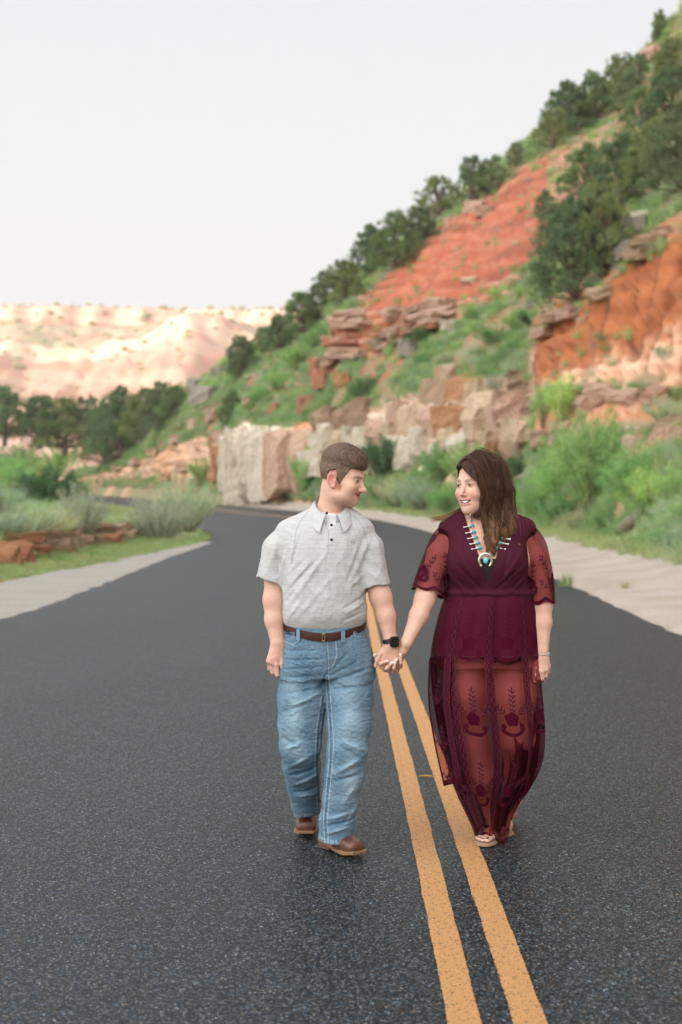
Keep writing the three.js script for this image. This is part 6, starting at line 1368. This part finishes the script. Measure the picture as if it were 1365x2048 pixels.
  const SW = 1.54, SH = 1.13, skirtNet = net(SW, SH, (g, bg) => {
    g.save(); g.globalAlpha = 0.94; g.fillRect(0, 0, SW, 0.262); g.restore();   // net painted dark over the slip to cover its pale haze
    for (let k = -4; k <= 4; k++) strip(g, SW / 2 + k * 0.171, 0, SH, bg);
    for (let k = -4; k < 4; k++) for (const y of [0.275, 0.605, 0.935]) motif(g, SW / 2 + (k + 0.5) * 0.171 + 0.002 * (k % 2), y, bg);
    g.fillRect(0, SH - 0.036, SW, 0.036); g.save(); g.fillStyle = bg; for (let x = 0; x < SW; x += 0.012) { g.beginPath(); g.arc(x, SH - 0.014, 0.0022, 0, 6.3); g.fill(); } g.restore();
  });
  const sheer = ([map, pass], k = 1) => new THREE.MeshPhysicalMaterial({ map, transmission: k, transmissionMap: pass, thickness: 0, roughness: 0.305, specularIntensity: 0.03, side: THREE.DoubleSide });
  const skirtRows = sections ? [[1188, 893, 1064, 0.0, 0.147], [1215, 882, 1071, 0.004, 0.16], [1260, 870, 1076, 0.008, 0.163], [1310, 862, 1080, 0.01, 0.168], [1360, 863, 1083, 0.02, 0.17], [1400, 868, 1086, 0.025, 0.172], [1450, 877, 1089, 0.02, 0.168], [1490, 886, 1088, 0.01, 0.165], [1530, 896, 1080, -0.01, 0.16], [1570, 908, 1060, -0.035, 0.15], [1600, 920, 1040, -0.05, 0.13], [1640, 941, 1022, -0.06, 0.1], [1670, 955, 1018, -0.065, 0.085]].map(([py, l, r, cz, b]) => { const a = m(l, py, cz), c = m(r, py, cz); return [a[1], (a[0] + c[0]) / 2, (c[0] - a[0]) / 2, cz, b]; }) : [];
  const col = (i) => curve1(skirtRows.map((r, k) => [k, r[i]]));
  const sk0 = [0, 1, 2, 3, 4].map(col), nk = skirtRows.length - 1;
  const lenAt = curve1(skirtRows.map((r, k) => [k, skirtRows[0][0] - r[0]]));
  const skirtPt = (u, k, grow = 0) => {                       // u: 0..1 round from the back, k: row
    const a = (u - 0.5) * 2 * Math.PI, v = k / nk, amp = 0.005 + 0.03 * sstep(0.05, 0.7, v), f = Math.cos(a * 9 + 1.2 + 1.5 * v) * 0.55 + Math.cos(a * 14 + 4 * v + 0.4) * 0.35 + Math.cos(a * 23 - 3 * v) * 0.22;
    const R = 1 + (amp * f * (0.4 + 0.6 * Math.abs(Math.cos(a)))) / 0.17 + grow, p = 2.25, s = Math.sin(a), c = Math.cos(a), q = 1 / Math.pow(Math.pow(Math.abs(s), p) + Math.pow(Math.abs(c), p), 1 / p);
    const twist = 0.35 * sstep(0.55, 1, v);
    return V(sk0[1](k) + s * q * sk0[2](k) * (grow ? 1 + grow : 1) * (1 + 0.25 * (R - 1)), sk0[0](k) - 0.02 * sstep(0.8, 1, v) * Math.sin(a * 3), sk0[3](k) + c * q * sk0[4](k) * R);
  };
  {
    const nU = 221, nV = 150;
    const g = gridGeo(nU, nV, (i, j) => { const u = i / (nU - 1), k = j / (nV - 1) * nk; return { p: skirtPt(u, k), uv: [u, 1 - lenAt(k) / SH] }; });
    mesh('skirt', g, sheer(skirtNet), dress);
    // loose front panel on her right, shorter, with its own hem
    const panelNet = net(0.14, 0.6, (g, bg) => { strip(g, 0.112, 0, 0.6, bg); for (const y of [0.2, 0.42, 0.57]) { spray(g, 0.05, y, 0.1, 4, 0.09, 1); spray(g, 0.062, y, 0.8, 2, 0.04, 0.9); spray(g, 0.036, y, -0.7, 2, 0.035, 0.9); flowerD(g, 0.05, y, 0.02, bg); } g.fillRect(0, 0.575, 0.14, 0.025); g.fillRect(0, 0, 0.006, 0.6); });
    const eL = curve1([[1315, 860], [1400, 858], [1480, 869], [1572, 889]]), eR = curve1([[1315, 905], [1400, 903], [1480, 912], [1560, 925]]);
    const panel = (t0, t1) => gridGeo(40, 90, (i, j) => { const v = j / 89, t = lerp(t0, t1, i / 39), py = lerp(1315, 1572 - 8 * t, v), q = m(lerp(eL(py), eR(py), t), py, lerp(0.03, 0.165, Math.sin(t * 1.57)) + 0.008 * Math.sin(t * 16 + v * 2) * v); return { p: V(...q), uv: [t, 1 - v] }; });
    mesh('skirt_panel', panel(0, 1), sheer(panelNet), dress);
    { const ep = []; for (let k = 0; k <= 20; k++) { const py = lerp(1318, 1572, k / 20); ep.push(V(...m(eL(py), py, 0.03))); } mesh('panel_edge', limb(ep, ep.map(() => 0.0035), 5), wineMat, dress); }
    const foldMat = new THREE.MeshPhysicalMaterial({ color: RGB(0.42, 0.14, 0.18), transmission: 0.85, thickness: 0, roughness: 0.4, specularIntensity: 0.15, side: THREE.DoubleSide });
    for (const [u0, u1, k0, k1, d] of [[0.56, 0.8, 6.2, 11.2, -0.03], [0.6, 0.86, 5.6, 10.8, -0.055], [0.55, 0.72, 7.2, 11.6, -0.05]]) {
      const fg = gridGeo(40, 50, (i, j) => { const u = lerp(u0, u1, i / 39), k = lerp(k0 + 0.5 * Math.sin(i * 0.4), k1, j / 49), p = skirtPt(u, k), a = (u - 0.5) * 2 * Math.PI, w = 0.012 * Math.sin(i * 0.55 + j * 0.12); p.x += Math.sin(a) * (d + w); p.z += Math.cos(a) * (d + w) ; return { p, uv: [u + 0.03, 1 - lenAt(k) / SH] }; });
      mesh('skirt_fold', fg, foldMat, dress);
    }
    const sl = gridGeo(161, 60, (i, j) => { const u = i / 160, a = (u - 0.5) * 2 * Math.PI, kEnd = 2.8 + 0.2 * sstep(-0.9, 0.05, a) * (1 - sstep(0.08, 0.14, a)) + 0.42 * Math.exp(-(((a - 0.35) / 0.42) ** 2)) * sstep(0.05, 0.12, a), k = j / 59 * kEnd, p = skirtPt(u, k); p.x -= Math.sin(a) * 0.007; p.z -= Math.cos(a) * 0.008; return { p, uv: [u * 12, k] }; });
    const slip = mesh('slip', sl, new THREE.MeshPhysicalMaterial({ color: RGB(0.1, 0.011, 0.032), roughness: 0.85, side: THREE.DoubleSide }), dress);
  }
  // --- sleeves
  const SLW = 0.46, SLH = 0.34, sleeveNet = net(SLW, SLH, (g, bg) => {
    for (let k = 0; k < 3; k++) { const x = (k + 0.5) * SLW / 3; flowerD(g, x - 0.012, 0.252, 0.036, bg); flowerD(g, x - 0.035, 0.27, 0.022, bg); spray(g, x + 0.01, 0.23, 0.5, 4, 0.085, 1.15); spray(g, x - 0.03, 0.235, -0.35, 3, 0.06, 1.0); spray(g, x + 0.04, 0.27, 0.9, 2, 0.04, 1); g.lineWidth = 0.0012; g.beginPath(); g.moveTo(x + 0.045, 0.15); g.quadraticCurveTo(x + 0.02, 0.07, x + 0.03, 0.02); g.stroke(); }
    for (let x = 0; x < SLW + 0.1; x += SLW / 5) { g.lineWidth = 0.018; g.beginPath(); g.moveTo(x - SLW / 10, SLH - 0.028); g.quadraticCurveTo(x, SLH + 0.014, x + SLW / 10, SLH - 0.028); g.stroke(); }
    g.fillRect(0, 0, SLW, 0.006);
  });
  const sleeveGeo = (pts, rad, flip) => {
    const cv = new THREE.CatmullRomCurve3(pts.map((p) => V(...p))), nU = 61, nV = 50, R = curve1(rad.map((r, i) => [i / (rad.length - 1), r]));
    return gridGeo(nU, nV, (i, j) => {
      const u = i / (nU - 1), v = j / (nV - 1), a = u * 2 * Math.PI, sc = 1 - 0.016 * (1 + Math.cos(u * 5 * 2 * Math.PI)) * sstep(0.9, 1, v), t = Math.min(1, v * sc), c = cv.getPoint(t), d = cv.getTangent(t), s = V(0, 0, 1).cross(d).normalize(), b = d.clone().cross(s).normalize();
      const r = R(t) * (1 + 0.05 * Math.cos(a * 4 + 2 * v) * v + 0.03 * Math.cos(a * 7 - v * 3) * v);
      return { p: c.addScaledVector(s, Math.cos(a) * r).addScaledVector(b, Math.sin(a) * r * 0.95), uv: [(u + 0.08) % 1.0001, 1 - v] };
    });
  };
  const slMat = sheer(sleeveNet);
  mesh('sleeve', sleeveGeo([m(913, 1050, -0.005), m(889, 1084, 0.0), m(876, 1120, 0.018), m(864, 1158, 0.04), m(857, 1188, 0.055)], [0.046, 0.063, 0.067, 0.071, 0.078]), slMat, dress);
  mesh('sleeve', sleeveGeo([m(1038, 1050, -0.005), m(1063, 1087, 0.0), m(1073, 1125, 0.005), m(1080, 1170, 0.01), m(1082, 1208, 0.012)], [0.046, 0.061, 0.064, 0.067, 0.068]), slMat, dress);

  // --- hair
  const hg = [
    [[m(985, 940, -0.06), 0.06], [m(1000, 985, -0.05), 0.054], [m(1006, 1030, 0.0), 0.05], [m(1014, 1060, 0.05), 0.036], [m(1022, 1078, 0.08), 0.018], [m(1026, 1090, 0.09), 0.004]],
    [[m(976, 950, 0.03), 0.03], [m(982, 990, 0.055), 0.03], [m(984, 1035, 0.085), 0.033], [m(987, 1066, 0.125), 0.026], [m(989, 1084, 0.145), 0.013], [m(990, 1096, 0.15), 0.003]],
    [[m(1002, 1040, 0.05), 0.04], [m(1005, 1066, 0.095), 0.028], [m(1008, 1084, 0.115), 0.01], [m(1009, 1094, 0.12), 0.003]],
    [[m(955, 1000, -0.07), 0.04], [m(932, 1020, -0.05), 0.014], [m(918, 1028, -0.035), 0.003]],
    [[m(1018, 1036, 0.01), 0.028], [m(1038, 1056, 0.02), 0.014], [m(1054, 1070, 0.03), 0.004]],
  ];
  const cap = (p) => { const [x, y, z] = p; const f = 0.098 - (x > -0.015 ? 0.95 * (x + 0.015) : 0.25 * -(x + 0.015)); const side = x > 0 ? lerp(-0.2, f, sstep(0.034, 0.07, z)) : lerp(-0.12, f, sstep(-0.03, 0.03, z)); return y - side; };
  const hairF = (x, y, z) => {
    const p = head.inv(x, y, z);
    let d = smax(smin(hf(p[0], p[1], p[2]) - 0.016 - 0.008 * sstep(0.05, 0.12, p[1]), cone(x, y, z, head.fwd([0, 0.03, -0.04]), head.fwd([0, -0.06, -0.05]), 0.09, 0.07), 0.03), -cap(p) * 0.7, 0.008);
    for (const q of hg) d = smin(d, chain(x, y, z, q, 0.015), 0.018);
    return d + 0.0012 * n3(x * 30, y * 9, z * 30);
  };
  const hairMat = new THREE.MeshPhysicalMaterial({ vertexColors: true, roughness: 0.55, specularIntensity: 0.35, side: THREE.DoubleSide });
  const dyed = (y, t) => { const low = sstep(1.58, 1.36, y); return mix3(mix3([0.022, 0.01, 0.0065], [0.1, 0.043, 0.022], t), mix3([0.05, 0.022, 0.011], [0.3, 0.155, 0.07], t), low * 0.9); };
  const hair = mesh('hair', isoMesh(hairF, [m(860, 1000)[0], 1.3, -0.2], [m(1075, 1000)[0], 1.8, 0.2], 0.0045, (x, y, z) => mul3(dyed(y, clamp(0.35 + 0.5 * n3(x * 70, y * 9, z * 70))), 0.9)), hairMat, her);
  {
    reseed(606); const pos = [], colr = [], idx = [];
    const toSurf = (p, off) => { for (let k = 0; k < 3; k++) { const d = hairF(p.x, p.y, p.z) - off, e = 0.003; if (Math.abs(d) > 0.05) break; const g = V(hairF(p.x + e, p.y, p.z) - hairF(p.x - e, p.y, p.z), hairF(p.x, p.y + e, p.z) - hairF(p.x, p.y - e, p.z), hairF(p.x, p.y, p.z + e) - hairF(p.x, p.y, p.z - e)).normalize(); p.addScaledVector(g, -d); } return p; };
    const strand = (P, w, off, fray, ph = rnd() * 6.28, am = rr(0.001, 0.004), lite = 0, tone = 0) => {
      const cv = new THREE.CatmullRomCurve3(P), n = 18, t0 = clamp(Math.pow(rnd(), 1.5) + tone), base = pos.length / 3;
      for (let i = 0; i <= n; i++) {
        const t = i / n, p = cv.getPoint(t); if (t < 1 - fray) toSurf(p, off); p.x += am * Math.sin(t * 10 + ph) * t; p.z += 0.6 * am * Math.cos(t * 9 + ph) * t;
        const d = cv.getTangent(t), s = d.clone().cross(V(0.3, 0.1, 1)).normalize().multiplyScalar(w * (t > 0.75 ? (1 - t) * 4 * 0.85 + 0.15 : 1)), c = mix3(dyed(p.y, t0), [0.36, 0.22, 0.11], lite * t);
        pos.push(p.x - s.x, p.y - s.y, p.z - s.z, p.x + s.x, p.y + s.y, p.z + s.z); colr.push(...c, ...c);
        if (i) { const a = base + i * 2; idx.push(a - 2, a - 1, a, a - 1, a + 1, a); }
      }
    };
    const L = (a, b, u) => V(lerp(a[0], b[0], u), lerp(a[1], b[1], u), lerp(a[2], b[2], u)), jit = (v, s) => v.add(V(gauss() * s, gauss() * s, gauss() * s));
    for (let k = 0; k < 3800; k++) {
      const lock = Math.floor(rnd() * 34), u = clamp((lock + 0.5 + gauss() * 0.45) / 34), q = clamp(u + gauss() * 0.02 + 0.12 * Math.sin(lock * 7.3)), e = clamp(q + 0.14 * Math.sin(lock * 3.1)), dn = 14 * Math.sin(lock * 5.7);
      strand([jit(L(m(934, 918, 0.1), m(985, 908, -0.09), u), 0.003), jit(L(m(952, 940, 0.11), m(1012, 945, -0.08), q), 0.004), jit(L(m(962, 990, 0.11), m(1020, 1000, -0.03), q), 0.006), jit(L(m(964, 1040, 0.12), m(1030, 1048, 0.03), q), 0.007), jit(L(m(972, 1080, 0.15), m(1036, 1078, 0.07), q), 0.007), jit(L(m(976, 1108 + dn, 0.165), m(1042, 1102 + dn, 0.1), e), 0.004)], rr(0.0005, 0.001), rr(-0.002, 0.004) + 0.006 * Math.sin(lock * 2.2), 0.25, lock * 1.9 + gauss() * 0.3, 0.009 + 0.005 * Math.sin(lock * 4.4), 0, 0.3 * Math.sin(lock * 8.1));
    }
    for (let k = 0; k < 150; k++) { const q = rnd(), w = rr(0.006, 0.02); strand([jit(L(m(938, 914, 0.1), m(985, 906, -0.09), q), 0.004), jit(L(m(955, 935, 0.12), m(1016, 945, -0.08), q), 0.008), jit(L(m(962, 990, 0.12), m(1026, 1000, -0.03), q), 0.012), jit(L(m(964, 1045, 0.13), m(1036, 1050, 0.03), q), 0.016), jit(L(m(972, 1100, 0.17), m(1048, 1100, 0.09), q), 0.02)], 0.0004, w, 0.5, rnd() * 6, 0.01, 0.3); }
    for (let k = 0; k < 170; k++) strand([jit(m(950, 1005, -0.08) && V(...m(950, 1005, -0.08)), 0.008), jit(V(...m(924, 1019, -0.03)), 0.006), jit(V(...m(900, 1029, 0.01)), 0.005), jit(V(...m(866 + rr(-6, 22), 1040 + rr(-5, 5), 0.04)), 0.005)], rr(0.0007, 0.0013), rr(0, 0.004), 0.85, rnd() * 2, 0.003, 0.8);
    for (let k = 0; k < 90; k++) strand([jit(V(...m(1010, 1020, -0.01)), 0.008), jit(V(...m(1030, 1050, 0.015)), 0.006), jit(V(...m(1050, 1066, 0.025)), 0.005), jit(V(...m(1068, 1078 + rr(-6, 8), 0.035)), 0.006)], rr(0.0007, 0.0014), rr(0, 0.004), 0.7);
    for (let k = 0; k < 60; k++) strand([jit(V(...m(934, 918, 0.09)), 0.006), jit(V(...m(927, 928, 0.07)), 0.003), jit(V(...m(924, 940, 0.03)), 0.004), jit(V(...m(926, 965, -0.02)), 0.006)], rr(0.0007, 0.0012), rr(0.0, 0.002), 0.1);
    mesh('hair_strands', geoFrom(pos, idx, colr), hairMat, hair);
  }

  // --- necklace
  {
    const N = new THREE.Group(); N.name = 'necklace'; her.add(N);
    const silver = new THREE.MeshStandardMaterial({ color: RGB(0.62, 0.58, 0.52), roughness: 0.28, metalness: 1 }), turq = new THREE.MeshPhysicalMaterial({ color: RGB(0.045, 0.3, 0.3), roughness: 0.25, clearcoat: 0.5 });
    const onChest = (px, py) => { for (let z = 0.26; z > -0.02; z -= 0.001) { const w = m(px, py, z); if (bodyF(w[0], w[1], z) < 0.003 || camiF(w[0], w[1], z) < 0.002) return V(w[0], w[1], z + 0.004); } return V(...m(px, py, 0.12)); };
    const L = [[941, 1030], [942.5, 1040], [944, 1052], [948, 1064], [952, 1075], [956.5, 1086], [960, 1096], [964, 1104]], Rr = [[1006, 1040], [1009, 1052], [1008, 1064], [1004, 1076], [1000, 1086], [994, 1096], [984, 1104]];
    const beads = [], stones = [];
    for (const [P, out] of [[L, -1], [Rr, 1]]) {
      for (let i = 0; i < P.length - 1; i++) for (let k = 0; k < 3; k++) { const p = onChest(lerp(P[i][0], P[i + 1][0], k / 3), lerp(P[i][1], P[i + 1][1], k / 3)); beads.push(new THREE.SphereGeometry(0.0044, 10, 8).translate(p.x, p.y, p.z)); }
      for (let i = 2; i < P.length - 1; i++) {
        const p = onChest(...P[i]), st = mesh('turquoise_bead', new THREE.SphereGeometry(0.0105, 14, 10).scale(1, 0.82, 0.7), turq, N); st.position.copy(p).add(V(0, 0, 0.004));
        const b = new THREE.Vector2(0, 0), lat = new THREE.LatheGeometry([[0.004, 0], [0.0046, 0.007], [0.0028, 0.011], [0.0036, 0.02], [0.0068, 0.029], [0.0045, 0.0295], [0.0007, 0.025]].map(([x, y]) => new THREE.Vector2(x, y)), 10);
        const bl = mesh('blossom', lat, silver, N); bl.position.copy(p).add(V(out * 0.009, 0, 0.002)); bl.rotation.z = -out * (Math.PI / 2 + 0.25 * out * 0 - 0.2 * 0) - out * 0.22; 
      }
    }
    kind(mesh('bead_string', mergeGeometries(beads), silver, N), 'stuff');
    const c = onChest(971, 1121).add(V(0, 0, 0.004));
    const arc = new THREE.TorusGeometry(0.0275, 0.0058, 10, 36, 4.7); arc.rotateZ(-0.78); const na = mesh('crescent', arc, silver, N); na.position.copy(c); na.scale.set(1, 1.08, 0.7);
    for (const s of [-1, 1]) { const b = mesh('crescent_tip', new THREE.SphereGeometry(0.0062, 12, 8), silver, N); b.position.copy(c).add(V(s * 0.0195, -0.0225, 0)); }
    const st = mesh('turquoise_drop', new THREE.SphereGeometry(0.0125, 16, 12).scale(0.9, 1.1, 0.6), new THREE.MeshPhysicalMaterial({ color: RGB(0.16, 0.52, 0.52), roughness: 0.22, clearcoat: 0.5 }), N); st.position.copy(c).add(V(0.001, 0.0, 0.003));
  }
  // --- bracelet
  {
    const B = new THREE.Group(); B.name = 'bracelet'; her.add(B);
    const silver = new THREE.MeshStandardMaterial({ color: RGB(0.6, 0.56, 0.5), roughness: 0.3, metalness: 1 });
    const c = m(1085, 1307, 0.062), t = mesh('band', new THREE.TorusGeometry(0.0285, 0.0018, 8, 40).rotateX(Math.PI / 2), silver, B); t.position.set(...c); t.rotation.z = -0.08; t.rotation.x = 0.12;
    const st = mesh('turquoise_stone', new THREE.SphereGeometry(0.0078, 14, 10).scale(0.8, 1.15, 1), new THREE.MeshPhysicalMaterial({ color: RGB(0.1, 0.42, 0.42), roughness: 0.25, clearcoat: 0.4 }), B); st.position.set(c[0] + 0.0285, c[1] - 0.002, c[2] + 0.008);
  }
  // --- sandals
  {
    const s = new THREE.Shape(); s.moveTo(-0.03, -0.03); s.bezierCurveTo(-0.034, 0.05, -0.026, 0.09, -0.048, 0.165); s.bezierCurveTo(-0.056, 0.21, -0.03, 0.243, 0.01, 0.248); s.bezierCurveTo(0.05, 0.25, 0.054, 0.2, 0.045, 0.15); s.bezierCurveTo(0.028, 0.08, 0.034, 0.03, 0.03, -0.03); s.quadraticCurveTo(0, -0.06, -0.03, -0.03);
    const g = new THREE.ExtrudeGeometry(s, { depth: 0.011, bevelEnabled: true, bevelSize: 0.002, bevelThickness: 0.002, bevelSegments: 2, curveSegments: 10 }); g.rotateX(Math.PI / 2);
    const tan = new THREE.MeshStandardMaterial({ color: RGB(0.36, 0.24, 0.15), roughness: 0.7 }), strapM = new THREE.MeshStandardMaterial({ color: RGB(0.4, 0.17, 0.05), roughness: 0.5 });
    const yaw = Math.atan2(fdir.x, fdir.z), sole = mesh('sandal', g, tan, her); sole.position.set(heelP[0], 0.0165, heelP[2]); sole.rotation.y = yaw;
    const on = (a, sd) => { for (let y = 0.12; y > 0.01; y -= 0.001) { const q = fp(a, sd, y); if (foot(q[0], y, q[2]) < 0) return V(q[0], y + 0.001, q[2]); } return V(...fp(a, sd, 0.03)); };
    for (const sd of [0.036, -0.034]) { const P = []; for (let k = 0; k <= 14; k++) { const t = k / 14; P.push(on(lerp(0.185, 0.075, t), lerp(0.018, sd * (t > 0.6 ? 1 : t / 0.6), t))); } const st = mesh('strap', limb(P, P.map(() => 0.0042), 6), strapM, her); }
  }
}
renderer.render(scene, camera);
